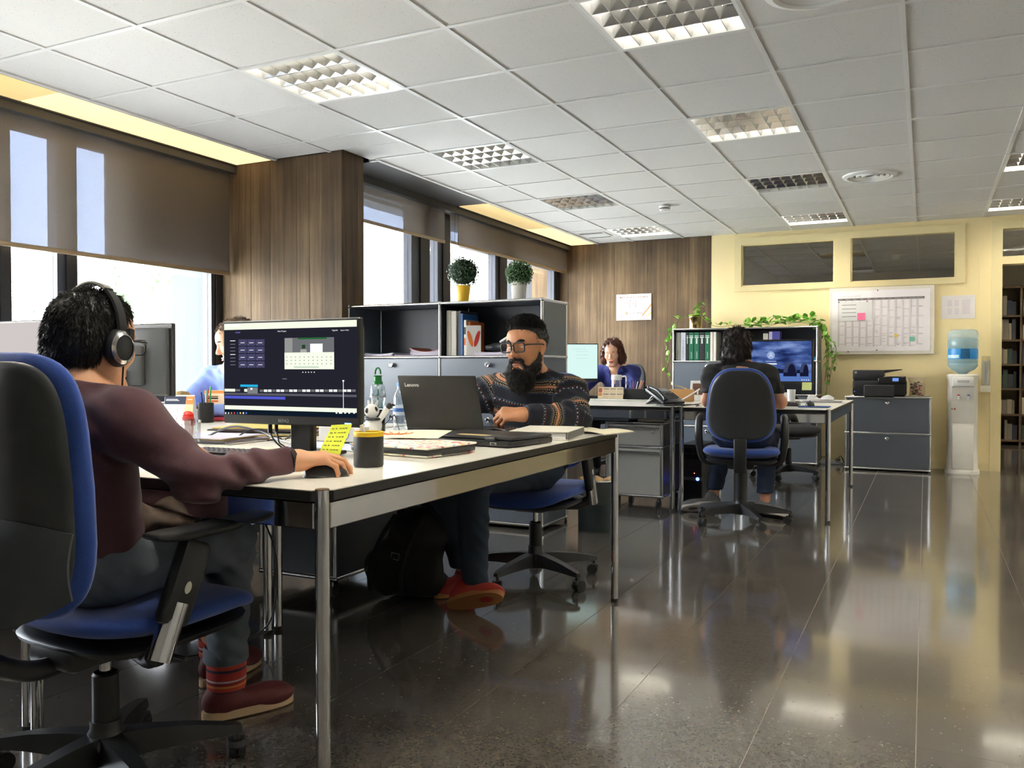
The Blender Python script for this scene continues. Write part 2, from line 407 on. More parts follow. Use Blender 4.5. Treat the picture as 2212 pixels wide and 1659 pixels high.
for P in (P1, P2):
    frame_rect(P[0], P[1], P[2], P[3] + .005, .016, YB, YB + .05, 'bead', CREAM, w3)
    MB().b2((P[0] + .01, YB + .055, P[2] + .01), (P[1] - .01, YB + .061, P[3])).build('pane', GLASS, w3, 0)
door = struct(MB().b2((.575, YB - .02, 0), (DX0, YB + .13, 2.455)).b2((DX0, YB - .02, DH), (1.55, YB + .13, TR[2])).b2((DX0, YB - .02, TR[3]), (1.55, YB + .13, 2.455)).b2((1.55, YB - .02, 0), (1.64, YB + .13, 2.455)).build('door_1', CREAM, None, 0), 'cream door frame with transom opening onto a dark room')
MB().b2((DX0, YB + .05, TR[2]), (1.55, YB + .056, TR[3])).build('transom_pane', GLASS, door, 0)
MB().b2((.47, YB - .008, .075), (.575, YB, 2.455)).build('side_panel', YELLOW, door, 0)
bb = struct(MB().b2((-.98, YB - .014, 0), (-.715, YB, .075)).b2((.05, YB - .014, 0), (.575, YB, .075)).build('baseboard_back', CREAM, None, 0))

# ---------------- other walls (out of frame, closing the room) and the room behind
struct(MB().b2((3.4, -3, 0), (3.55, 14.6, 2.6)).build('wall_right', WHITEW, None, 0))
struct(MB().b2((-4.95, -3.1, 0), (3.55, -2.95, 2.6)).build('wall_front', WHITEW, None, 0))
struct(MB().b2((-4.1, 14.42, 0), (3.5, 14.55, 2.6)).build('wall_library_back', DARKROOM, None, 0))
struct(MB().b2((-2.30, YB + .15, 0), (-2.18, 14.5, 2.6)).build('wall_library_left', DARKROOM, None, 0))

# ---------------- window bays
FRAME = mat('window_frame_dark', srgb(62, 66, 76), .4, .3, var=.04)
FRAME_B = mat('window_frame_black', (.012, .011, .011), .5)
EXT = mat('exterior_grey_render', (.045, .055, .068), .7, var=.03)
WX1, WX2 = -4.74, -4.07
wl = MB()
wl.b2((-4.95, -3, 0), (-4.66, 4.735, .76)); wl.b2((-4.95, -3, 2.46), (-4.66, 4.735, 2.6))
wl.b2((-4.35, 4.97, 0), (-4.0, YB + .02, .80)); wl.b2((-4.35, 4.97, 2.47), (-4.0, YB + .02, 2.6))
wl.b2((-4.95, -3.0, .7), (-4.66, .3, 2.46))
wl = struct(wl.build('wall_left', CONC, None, 0), 'window wall sills and heads')
struct(MB().b2((-4.9, -2.6, .76), (-4.60, 4.735, .782)).b2((-4.3, 4.97, .80), (-3.96, YB, .825)).build('trim_1', mat('window_sill', (.5, .5, .5), .4), None, 0))
def window(name, X, ys, z0, z1, label, wide=()):
    fr = MB().b2((X - .03, ys[0] - .03, z0), (X + .03, ys[-1] + .03, z0 + .05)).b2((X - .03, ys[0] - .03, z1 - .05), (X + .03, ys[-1] + .03, z1))
    w = struct(fr.build(name, FRAME, None, 0), label)
    for k, (a, b, dark) in enumerate(wide):
        MB().b2((X - .05, a, z0), (X + .035, b, z1)).build('mullion', FRAME, w, 0)
        if dark: MB().b2((X - .04, b - .002, z0), (X + .05, b + dark, z1)).build('mullion', FRAME_B, w, 0)
    return w
w1 = window('window_1', WX1, (.3, 4.72), .78, 2.44, 'dark framed window band in the nearer bay', ((1.2, 1.26, .03), (2.98, 3.04, .06), (3.395, 3.45, .07), (4.62, 4.66, .09)))
for a, b in ((.3, 1.2), (1.29, 2.98), (3.1, 3.395), (3.52, 4.62)):
    MB().b2((WX1 - .006, a, .77), (WX1, b, 2.39)).build('pane', GLASS, w1, 0)
w2 = window('window_2', WX2, (4.97, 9.56), .82, 2.47, 'dark framed window band in the farther bay behind the storage unit', ((6.27, 6.40, .15), (6.71, 6.79, .13), (7.87, 7.95, .17), (9.42, 9.48, .09)))
for a, b in ((4.97, 6.27), (6.55, 6.71), (6.92, 7.87), (8.12, 9.42)):
    MB().b2((WX2 - .006, a, .87), (WX2, b, 2.42)).build('pane', GLASS, w2, 0)
# exterior fins (building's own facade)
struct(MB().b2((-5.18, 4.70, -.5), (-4.80, 4.98, 3.0)).build('wall_exterior_fin', EXT, None, 0))
struct(MB().b2((-4.9, YB + .02, -.5), (-4.36, YB + .3, 3.0)).build('wall_exterior_end', EXT, None, 0))
def spandrel(X, a, b, z0, z1):
    return struct(MB().b2((X - .06, a, z0), (X - .04, b, z1)).build('trim_2', mat('spandrel_panel', (.30, .29, .28), .6), None, 0), 'grey panel closing the top of the window')
spandrel(WX1, 3.80, 4.66, 1.73, 2.44); spandrel(WX2, 7.25, 9.5, 2.2, 2.47)
# soffit with cove lights
sof = struct(MB().b2((-4.9, -3, 2.585), (-4.18, 4.735, 2.6)).b2((-4.36, 4.97, 2.585), (-3.53, YB, 2.6)).b2((-4.66, -3, 2.44), (-4.55, 4.72, 2.6)).b2((-4.0, 4.98, 2.44), (-3.88, YB, 2.6)).b2((-3.90, 5.06, 2.497), (-3.545, 6.78, 2.505)).build('trim_3', SOFFIT, None, 0), 'dark soffit above the windows')
def cove_mat(nm, s):
    m = bpy.data.materials.new(nm); m.use_nodes = True; nt = m.node_tree; b = nt.nodes['Principled BSDF']
    geo = nt.nodes.new('ShaderNodeNewGeometry'); ck = nt.nodes.new('ShaderNodeTexBrick'); ck.offset = .5
    ck.inputs['Scale'].default_value = 1.; ck.inputs['Brick Width'].default_value = .022; ck.inputs['Row Height'].default_value = .022; ck.inputs['Mortar Size'].default_value = .004; ck.inputs['Mortar Smooth'].default_value = .6
    ck.inputs['Color1'].default_value = (1, .82, .50, 1); ck.inputs['Color2'].default_value = (1, .78, .44, 1); ck.inputs['Mortar'].default_value = (.92, .60, .24, 1)
    nt.links.new(geo.outputs['Position'], ck.inputs['Vector']); nt.links.new(ck.outputs[0], b.inputs['Emission Color']); b.inputs['Emission Strength'].default_value = s
    b.inputs['Base Color'].default_value = (.5, .38, .1, 1); b.inputs['Roughness'].default_value = .4; return m
CV = [cove_mat('cove_diffuser', .30), cove_mat('cove_diffuser_dim', .14)]
def cove(label, x0, x1, segs):
    c = thing('cove_light', label, 'ceiling light', ((x0 + x1) / 2, segs[0][0], 2.5), 0, 'amber cove lights above the windows')
    for a, b, k in segs:
        MB().b2((x0, a + .003, 2.497), (x1, b - .003, 2.503)).build('diffuser', CV[k], c, 0, world=True)
    MB().b2((x0 - .012, segs[0][0], 2.49), (x0, segs[-1][1], 2.52)).b2((x1, segs[0][0], 2.496), (x1 + .008, segs[-1][1], 2.51)).build('frame', SOFFIT, c, 0, world=True)
cove('long amber cove light above the nearer window blind', -4.535, -4.205, [(.3, 1.6, 0), (1.6, 3.06, 1), (3.06, 4.71, 0)])
cove('amber cove light ending at the concrete back wall', -3.86, -3.555, [(6.80, 8.25, 1), (8.25, 9.55, 0)])

# roller blinds
def blind_mat():
    m = bpy.data.materials.new('blind_fabric'); m.use_nodes = True; nt = m.node_tree; nt.nodes.clear()
    o = nt.nodes.new('ShaderNodeOutputMaterial'); d = nt.nodes.new('ShaderNodeBsdfDiffuse'); t = nt.nodes.new('ShaderNodeBsdfTranslucent'); tr = nt.nodes.new('ShaderNodeBsdfTransparent')
    geo = nt.nodes.new('ShaderNodeNewGeometry'); mp = nt.nodes.new('ShaderNodeMapping'); mp.inputs['Scale'].default_value = (1, 60, 60); nt.links.new(geo.outputs['Position'], mp.inputs[0])
    n = nt.nodes.new('ShaderNodeTexNoise'); n.inputs['Scale'].default_value = 3; nt.links.new(mp.outputs[0], n.inputs['Vector'])
    c = _mix(nt, n.outputs[0], (.20, .165, .125), (.27, .225, .175)); nt.links.new(c, d.inputs[0]); t.inputs[0].default_value = (.20, .165, .13, 1); tr.inputs[0].default_value = (.62, .70, .85, 1)
    a = nt.nodes.new('ShaderNodeMixShader'); a.inputs[0].default_value = .25; nt.links.new(d.outputs[0], a.inputs[1]); nt.links.new(t.outputs[0], a.inputs[2])
    b = nt.nodes.new('ShaderNodeMixShader'); b.inputs[0].default_value = .24; nt.links.new(a.outputs[0], b.inputs[1]); nt.links.new(tr.outputs[0], b.inputs[2]); nt.links.new(b.outputs[0], o.inputs[0]); return m
BL = blind_mat()
def blind(label, X, a, b, z0):
    k = thing('roller_blind', label, 'blind', (X, (a + b) / 2, 2.46), 0, 'roller blinds at the windows')
    MB().b2((X - .0006, a, z0), (X + .0006, b, 2.45)).build('fabric', BL, k, 0, world=True)
    MB().cyl((X, a, 2.462), (X, b, 2.462), .018, n=14).build('roller', SOFFIT, k, 35, world=True)
    MB().rbox((X + .002, (a + b) / 2, z0), (.012, b - a, .028), .005, 2).build('bottom_bar', mat('blind_bar', srgb(150, 128, 98), .5), k, 35, world=True)
    return k
blind('wide grey-brown roller blind half down over the nearer window', -4.605, .72, 4.70, 1.705)
blind('grey-brown roller blind beside the concrete pillar, its bottom edge higher', -3.93, 5.02, 6.66, 2.158)
bk = blind('grey-brown roller blind in the farther bay, ending at the back wall', -3.93, 6.76, 9.555, 2.172)
MB().tube([(-3.915, 6.82, 2.44), (-3.915, 6.82, 2.16)], .0015, 5).tube([(-3.915, 6.88, 2.44), (-3.915, 6.88, 2.16)], .0015, 5).build('chain', BLACKM, bk, 0, world=True)

# ---------------- ceiling luminaires
MIRROR = mat('louvre_aluminium', (.80, .80, .80), .16, 1., var=.02)
LOUV = mat('louvre_white', (.72, .71, .66), .3, .6, var=.02)
TUBE_ON = emis('fluorescent_tube_on', (1., .93, .79), 42.)
TUBE_MID = emis('fluorescent_tube_mid', (1., .94, .82), 2.8)
TUBE_OFF = mat('fluorescent_tube_off', (.75, .75, .73), .3)
fr_me = MB().b2((-.297, -.297, -.002), (-.280, .297, .10)).b2((.280, -.297, -.002), (.297, .297, .10)).b2((-.28, -.297, -.002), (.28, -.280, .10)).b2((-.28, .280, -.002), (.28, .297, .10)).mesh('frame', mat('luminaire_frame', (.8, .8, .78), .3), 0)
rf_me = MB().b2((-.281, -.281, .088), (.281, .281, .094)).mesh('reflector', MIRROR, 0)
lb_me = MB().prism([(-.004, .001), (.004, .001), (.024, .045), (-.024, .045)], -.28, .28, RX(PI / 2) @ Matrix.Identity(4)).mesh('louvre_blade', MIRROR, 0)
# long blades run along x, cross blades along y between them
lb_me = MB().add([(-.28, -.003, .002), (-.28, .003, .002), (-.28, .022, .05), (-.28, -.022, .05), (.28, -.003, .002), (.28, .003, .002), (.28, .022, .05), (.28, -.022, .05)], [(3, 2, 1, 0), (4, 5, 6, 7), (0, 1, 5, 4), (1, 2, 6, 5), (2, 3, 7, 6), (3, 0, 4, 7)]).mesh('louvre_blade', MIRROR, 0)
cb_me = MB().add([(-.002, -.28, .003), (.002, -.28, .003), (.013, -.28, .046), (-.013, -.28, .046), (-.002, .28, .003), (.002, .28, .003), (.013, .28, .046), (-.013, .28, .046)], [(3, 2, 1, 0), (4, 5, 6, 7), (0, 1, 5, 4), (1, 2, 6, 5), (2, 3, 7, 6), (3, 0, 4, 7)]).mesh('cross_blade', LOUV, 0)
tb_on = MB().cyl((-.27, 0, .066), (.27, 0, .066), .0085, n=10).mesh('tube', TUBE_ON, 40)
tb_mid = MB().cyl((-.27, 0, .066), (.27, 0, .066), .0085, n=10).mesh('tube', TUBE_MID, 40)
tb_far = MB().cyl((-.27, 0, .066), (.27, 0, .066), .0085, n=10).mesh('tube', emis('fluorescent_tube_far', (1., .93, .79), 16.), 40)
tb_low = MB().cyl((-.27, 0, .066), (.27, 0, .066), .0085, n=10).mesh('tube', emis('fluorescent_tube_low', (1., .95, .86), 2.51), 40)
tb_off = MB().cyl((-.27, 0, .066), (.27, 0, .066), .0085, n=10).mesh('tube', TUBE_OFF, 40)
LL = {(1, 1): 'brightly lit louvred ceiling light above the front desks', (4, 1): 'louvred ceiling light at the top edge, nearest the viewer', (1, 4): 'louvred ceiling light mirroring the windows, above the tall storage unit', (4, 4): 'louvred ceiling light halfway down the right-hand row', (1, 7): 'louvred ceiling light near the smoke detector and cove light', (4, 7): 'louvred ceiling light beside the round ceiling vent', (1, 10): 'bright louvred ceiling light against the concrete back wall', (4, 10): 'bright louvred ceiling light above the interior windows', (7, 7): 'louvred ceiling light cut by the right edge, the nearer one', (7, 10): 'louvred ceiling light near the doorway transom'}
LL.update({(7, 1): 'unseen louvred ceiling light lit as fill, to the right beside the near round vent', (7, 4): 'unseen louvred ceiling light lit as fill, to the right between the near and far ones', (1, -2): 'unseen louvred ceiling light lit as fill, above and behind the viewer by the windows', (4, -2): 'unseen louvred ceiling light lit as fill, straight above and behind the viewer', (7, -2): 'unseen louvred ceiling light lit as fill, behind the viewer to the right'})  # unseen fixtures repeat the ceiling grid, lit strongly to fill the room
LIT = {(4, 1): 1, (4, 4): 1, (1, 1): 1, (1, 10): 1, (4, 10): 1, (7, 10): 1, (7, 7): 1, (7, 4): 1, (7, 1): 1, (4, -2): 1, (7, -2): 1, (1, -2): 1}
for (i, j) in LIGHTS:
    if GY + .6 * j > YB: continue
    L = thing('ceiling_light', LL.get((i, j), 'louvred ceiling light of the same square type, outside the view'), 'ceiling light', (GX + .6 * i + .3, GY + .6 * j + .3, 2.5), 0, 'square louvred ceiling lights')
    link('frame', fr_me, L); link('reflector', rf_me, L)
    for k in range(4): link('tube', tb_off if not LIT.get((i, j)) else (tb_low if (i, j) in ((4, 1), (4, 4)) else tb_far if j == 10 else (tb_mid if i < 7 and j > 0 else tb_on)), L, loc=(0, -.21 + .14 * k, 0))
    for k in range(3): link('louvre_blade', lb_me, L, loc=(0, -.14 + .14 * k, 0))
    for k in range(6): link('cross_blade', cb_me, L, loc=(-.2 + .08 * k, 0, 0))
for (i, j), lab in zip(VENTS, ('round white ceiling vent farther away, beside a louvred light', 'round white ceiling vent cut by the top edge of the picture')):
    v = thing('ceiling_vent', lab, 'vent', (GX + .6 * i + .3, GY + .6 * j + .3, 2.505), 0, 'round ceiling vents')
    MB().lathe([(.20, 0), (.195, -.012), (.165, -.020), (.150, -.012), (.148, .002)], n=40).build('rim', WHITEP, v, 40)
    for r_ in (.125, .085, .045): MB().lathe([(r_ + .02, .0), (r_ + .012, -.014), (r_ - .012, -.004), (r_ - .01, .0)], n=36).build('cone', WHITEP, v, 40)
    MB().lathe([(.149, .0), (.0, .0)], n=36).build('backing', mat('vent_dark', (.25, .24, .23), .6), v, 40)
sd = thing('smoke_detector', 'small round white smoke detector on the ceiling', 'smoke detector', (-2.16, 7.62, 2.5))
MB().lathe([(.052, 0), (.052, -.016), (.046, -.02), (.046, -.03), (.050, -.033), (.046, -.046), (.03, -.052), (0, -.053)], n=28).build('body', WHITEP, sd, 40)
MB().lathe([(.0468, -.021), (.0468, -.029)], n=28).build('slot', BLACKM, sd, 40)
gv = thing('ceiling_grille', 'square slatted air grille in the ceiling by the cove light', 'vent', (-3.32, 8.92, 2.502))
MB().b2((-.15, -.15, -.006), (.15, .15, .0)).build('frame', WHITEP, gv, 0)
for k in range(5): MB().b2((-.12, -.11 + .05 * k, -.012), (.12, -.09 + .05 * k, -.005)).build('slat', WHITEP, gv, 0)
MB().b2((-.13, .135, -.012), (.13, .143, -.004)).b2((-.13, -.143, -.012), (.13, -.135, -.004)).build('shadow_gap', BLACKM, gv, 0)
for k, (i, j) in enumerate(((4, 15), (4, 18), (9, 16), (9, 13))):
    L = thing('ceiling_light', ('unlit louvred light seen through the interior window, nearer' , 'unlit louvred light seen through the interior window, farther', 'unseen louvred light added deep in the library to brighten its ceiling', 'unseen louvred light added just behind the partition to brighten the library')[k], 'ceiling light', (GX + .6 * i + .3, GY + .6 * j + .3, 2.5), 0, 'square louvred ceiling lights')
    link('frame', fr_me, L); link('reflector', rf_me, L)
    for q in range(3): link('louvre_blade', lb_me, L, loc=(0, -.14 + .14 * q, 0))
    for q in range(4): link('tube', tb_on if k > 1 else tb_off, L, loc=(0, -.21 + .14 * q, 0))  # last two lights are unseen, added to brighten the library ceiling
sd2 = tag(MB().lathe([(.055, 0), (.055, -.02), (.045, -.05), (.02, -.06), (0, -.06)], n=20).build('smoke_detector', WHITEP, None, 40), 'smoke detector seen through the right-hand interior window', 'smoke detector'); sd2.location = (-.36, 12.24, 2.5)
# ================================================================== FURNITURE
DZ = .741
TOPW = mat('desk_white_laminate', srgb(232, 228, 216), .28, var=.02, scale=3)
EDGE = mat('desk_black_edge', (.010, .010, .011), .35)
GREYLEG = mat('foot_rubber', (.02, .02, .02), .7)
def table(label, x0, x1, y0, y1, skip=(), z=.74, grp='white desks with chrome legs'):
    t = thing('desk', label, 'desk', ((x0 + x1) / 2, (y0 + y1) / 2, 0), 0, grp)
    k = .036
    poly = [(x0 + k, y0), (x1 - k, y0), (x1, y0 + k), (x1, y1 - k), (x1 - k, y1), (x0 + k, y1), (x0, y1 - k), (x0, y0 + k)]
    MB().prism(poly, z - .024, z - .002).build('edge', EDGE, t, 0, world=True)
    MB().prism([((x - (x0 + x1) / 2) * .9985 + (x0 + x1) / 2, (y - (y0 + y1) / 2) * .9985 + (y0 + y1) / 2) for x, y in poly], z - .002, z).build('tabletop', TOPW, t, 0, world=True)
    i = .0165
    for a, b, c, d in ((x0 + .035, x1 - .035, y0 + i - .008, y0 + i + .008), (x0 + .035, x1 - .035, y1 - i - .008, y1 - i + .008), (x0 + i - .008, x0 + i + .008, y0 + .035, y1 - .035), (x1 - i - .008, x1 - i + .008, y0 + .035, y1 - .035)):
        MB().rbox(((a + b) / 2, (c + d) / 2, z - .058), (b - a, d - c, .062), .003, 1).build('rail', CHROME, t, 30, world=True)
    for n, (x, y) in enumerate(((x0 + .0175, y0 + .0175), (x1 - .0175, y0 + .0175), (x0 + .0175, y1 - .0175), (x1 - .0175, y1 - .0175))):
        l = MB().cyl((x, y, .014), (x, y, z + .001), .0165, n=24).build('leg', CHROME, t, 40, world=True)
        MB().cyl((x, y, 0), (x, y, .016), .0175, n=20).build('foot', GREYLEG, l, 40, world=True)
        MB().cyl((x, y, z + .001), (x, y, z + .003), .0155, n=20).build('cap', mat('leg_cap_copper', srgb(150, 120, 95), .3, .8), l, 40, world=True)
    return t
table('long white desk in front, its near chrome leg closest to the viewer', -2.20, -1.185, 1.485, 3.495)
table('white desk by the near window, beside the person with headphones', -4.56, -2.225, 1.50, 2.495)  # this and the next run unseen to the wall, blocking window glare on the floor
table('white desk by the near window where the person in light blue sits', -4.56, -2.225, 2.515, 3.495)
table('white desk of the man in the black T-shirt', -1.555, -.55, 5.85, 7.79)
table('white desk carrying the telephone', -2.58, -1.585, 5.85, 7.40)
table('white desk beside the woman in navy blue, mostly behind the storage unit', -3.58, -2.60, 5.85, 7.40)
# slim under-desk drawer fronts on the telephone desk
t = thing('under_desk_drawer', 'slim grey drawer hung under the telephone desk', 'drawer', (-2.1, 5.90, .66))
MB().rbox((-.14, -.012, 0), (.62, .018, .06), .003, 1).rbox((-.14, .2, 0), (.6, .4, .055), .003, 1).build('drawer_front', STEEL_G, t, 30)
MB().rbox((.36, -.012, 0), (.24, .018, .06), .003, 1).build('cover_plate', mat('grey_taupe', srgb(130, 124, 112), .5), t, 30)
MB().b2((.33, -.0222, .003), (.39, -.021, .010)).build('print_mark', BLACKM, t, 0); MB().b2((.43, -.0222, -.022), (.46, -.021, -.015)).build('print_mark', BLACKM, t, 0)

# ---------------- modular steel storage
def tube_frame(t, xs, ys, zs, r=.0095):
    L = base_of(t)
    def tb(p, q): MB().cyl(p, q, r, n=12).build('tube', CHROME_S, t, 40, world=True)
    for x in xs:
        for y in ys: tb((x, y, zs[0]), (x, y, zs[-1]))
        for z in zs: tb((x, ys[0], z), (x, ys[-1], z))
    for y in ys:
        for z in zs: tb((xs[0], y, z), (xs[-1], y, z))
    bm_ = MB().sphere((0, 0, 0), r * 1.45, 12, 8).mesh('ball_joint', CHROME, 40)
    for x in xs:
        for y in ys:
            for z in zs: link('ball_joint', bm_, t, loc=tuple(Vector((x, y, z)) - L))
KNOB = mat('chrome_knob', (.8, .8, .82), .08, 1.)
def knob(parent, x, y, z):
    MB().lathe([(0, 0), (.011, 0), (.010, .012), (.0175, .016), (.0185, .024), (.013, .028), (.0125, .0255), (0, .0245)], n=24, M=T(x, y, z) @ RX(PI / 2)).build('knob', KNOB, parent, 40, world=True)
def usm(name, label, cat, x0, y0, cols, rows, w=.75, h=.352, d=.37, foot=.03, body=STEEL_G, inner=None, spec=None, knob_side=None, grp=None, top=None):
    t = thing(name, label, cat, (x0 + cols * w / 2, y0 + d / 2, 0), 0, grp)
    xs = [x0 + w * i for i in range(cols + 1)]; ys = [y0, y0 + d]; zs = [foot + h * i for i in range(rows + 1)]
    tube_frame(t, xs, ys, zs)
    inner = inner or body
    MB().b2((xs[0], ys[0], zs[-1] - .004), (xs[-1], ys[1], zs[-1] + .004)).build('top_panel', top or body, t, 0, world=True)
    for x, n in ((xs[0], 0), (xs[-1], 1)):
        for k in range(rows): MB().b2((x - .004, ys[0] + .008, zs[k] + .008), (x + .004, ys[1] - .008, zs[k + 1] - .008)).build('side_panel', body, t, 0, world=True)
    for k in range(rows):
        for q in range(cols):
            MB().b2((xs[q] + .008, ys[1] - .004, zs[k] + .008), (xs[q + 1] - .008, ys[1] + .004, zs[k + 1] - .008)).build('back_panel', inner, t, 0, world=True)
            if k: MB().b2((xs[q] + .006, ys[0] + .006, zs[k] - .004), (xs[q + 1] - .006, ys[1] - .006, zs[k] + .004)).build('shelf', inner, t, 0, world=True)
            if q: MB().b2((xs[q] - .004, ys[0] + .008, zs[k] + .008), (xs[q] + .004, ys[1] - .008, zs[k + 1] - .008)).build('divider', inner, t, 0, world=True)
            if spec and spec(q, k):
                dr = MB().rbox(((xs[q] + xs[q + 1]) / 2, ys[0] + .001, (zs[k] + zs[k + 1]) / 2), (w - .021, .012, h - .021), .002, 1).build('drop_door', body, t, 30, world=True)
                kx = (xs[q] + xs[q + 1]) / 2 if knob_side is None else xs[q] + w * knob_side
                knob(dr, kx, ys[0] - .005, zs[k + 1] - .052)
    for x in xs:
        for y in ys: MB().cyl((x, y, 0), (x, y, foot - .008), .012, .006, n=12).build('foot', BLACKP, t, 40, world=True)
    return t, xs, ys, zs
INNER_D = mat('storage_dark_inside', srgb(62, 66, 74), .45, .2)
S1, S1x, S1y, S1z = usm('storage_unit', 'tall grey steel storage unit carrying two round potted plants', 'cabinet', -3.597, 4.790, 2, 4, w=.733, d=.385, body=STEEL_G, inner=INNER_D, spec=lambda q, k: k < 3)
S2, S2x, S2y, S2z = usm('storage_unit', 'grey steel storage unit with green binders and a trailing plant', 'cabinet', -2.495, 9.165, 2, 4, w=.748, d=.385, body=STEEL_G, inner=INNER_D, spec=lambda q, k: k < 3 and (q, k) != (1, 2))
# perforated olive end panel look of the near unit
S3, S3x, S3y, S3z = usm('low_cabinet', 'low anthracite steel cabinet under the printer', 'cabinet', -.712, 9.08, 1, 2, w=.756, d=.385, foot=.022, body=STEEL_D, spec=lambda q, k: True)

def pedestal(label, x0, y0, rz=0, w=.418, d=.523, col=STEEL_L, grp='mobile drawer units'):
    t = thing('drawer_unit', label, 'drawer unit', (x0 + w / 2, y0 + d / 2, 0), 0, grp)
    z0, z1, z2 = .085, .44, .615
    tube_frame(t, [x0, x0 + w], [y0, y0 + d], [z0, z1, z2])
    MB().b2((x0, y0, z2 - .003), (x0 + w, y0 + d, z2 + .003)).build('top_panel', STEEL_D, t, 0, world=True)
    for x in (x0, x0 + w):
        MB().b2((x - .004, y0 + .008, z0 + .008), (x + .004, y0 + d - .008, z2 - .008)).build('side_panel', STEEL_D, t, 0, world=True)
    MB().b2((x0 + .008, y0 + d - .004, z0 + .008), (x0 + w - .008, y0 + d + .004, z2 - .008)).build('back_panel', STEEL_D, t, 0, world=True)
    for a, b in ((z0, z1), (z1, z2)):
        dr = MB().rbox((x0 + w / 2, y0 + .002, (a + b) / 2), (w - .024, .012, b - a - .024), .002, 1).build('drawer', col, t, 30, world=True)
        MB().rbox((x0 + w / 2, y0 - .012, b - .034), (w - .03, .024, .012), .003, 1).build('handle', CHROME_S, dr, 30, world=True)
        if b == z2: MB().lathe([(0, 0), (.009, 0), (.009, .006), (.004, .008), (0, .008)], n=16, M=T(x0 + w * .84, y0 - .004, b - .065) @ RX(PI / 2)).build('lock', CHROME, dr, 40, world=True)
    for x in (x0 + .03, x0 + w - .03):
        for y in (y0 + .03, y0 + d - .03):
            cs = MB().rbox((x, y, .055), (.022, .04, .035), .005, 1).build('caster', CHROME, t, 30, world=True)
            MB().cyl((x - .014, y, .028), (x - .004, y, .028), .028, n=18).cyl((x + .004, y, .028), (x + .014, y, .028), .028, n=18).build('wheel', BLACKP, cs, 40, world=True)
    return t
pedestal('light grey two-drawer unit on castors under the telephone desk', -2.115, 5.93)
pedestal('grey drawer unit under the front desk beside the black backpack', -2.735, 2.98, col=STEEL_G)

# ---------------- office chairs
BLUE = mat('blue_chair_fabric', srgb(42, 74, 152), .9, var=.18, scale=60, bump=.25, bscale=500, sheen=.25)
SHELL = mat('chair_shell_black', (.028, .030, .032), .48, var=.12, scale=40, bump=.08, bscale=600)
ARMG = mat('arm_grey', srgb(112, 108, 98), .5)
def pillow(outline, tf, tb, mapf, nr=7, na=44, p=2.6):
    m = MB(); vs = []; fs = []
    def ring(r, side):
        q = (1 - r ** p) ** (1 / p)
        return [(outline(2 * PI * k / na)[0] * r, outline(2 * PI * k / na)[1] * r, (tf if side > 0 else -tb) * q) for k in range(na)]
    rs = [.02] + [i / nr for i in range(1, nr)] + [.93, .985]
    rings = [ring(r, 1) for r in rs] + [ring(1, 1)] + [ring(r, -1) for r in reversed(rs)]
    for R_ in rings: vs += [mapf(*q) for q in R_]
    n = len(rings)
    for j in range(n - 1):
        for k in range(na): fs.append((j * na + k, j * na + (k + 1) % na, (j + 1) * na + (k + 1) % na, (j + 1) * na + k))
    fs += [tuple(range(na)), tuple((n - 1) * na + k for k in range(na))]
    return m.add(vs, fs)
def sup(a, b, e=3.2, taper=0.):
    def f(t):
        c, s = math.cos(t), math.sin(t)
        x = a * (abs(c) ** (2 / e)) * (1 if c >= 0 else -1); y = b * (abs(s) ** (2 / e)) * (1 if s >= 0 else -1)
        return (x * (1 - taper * (y / b)), y)
    return f
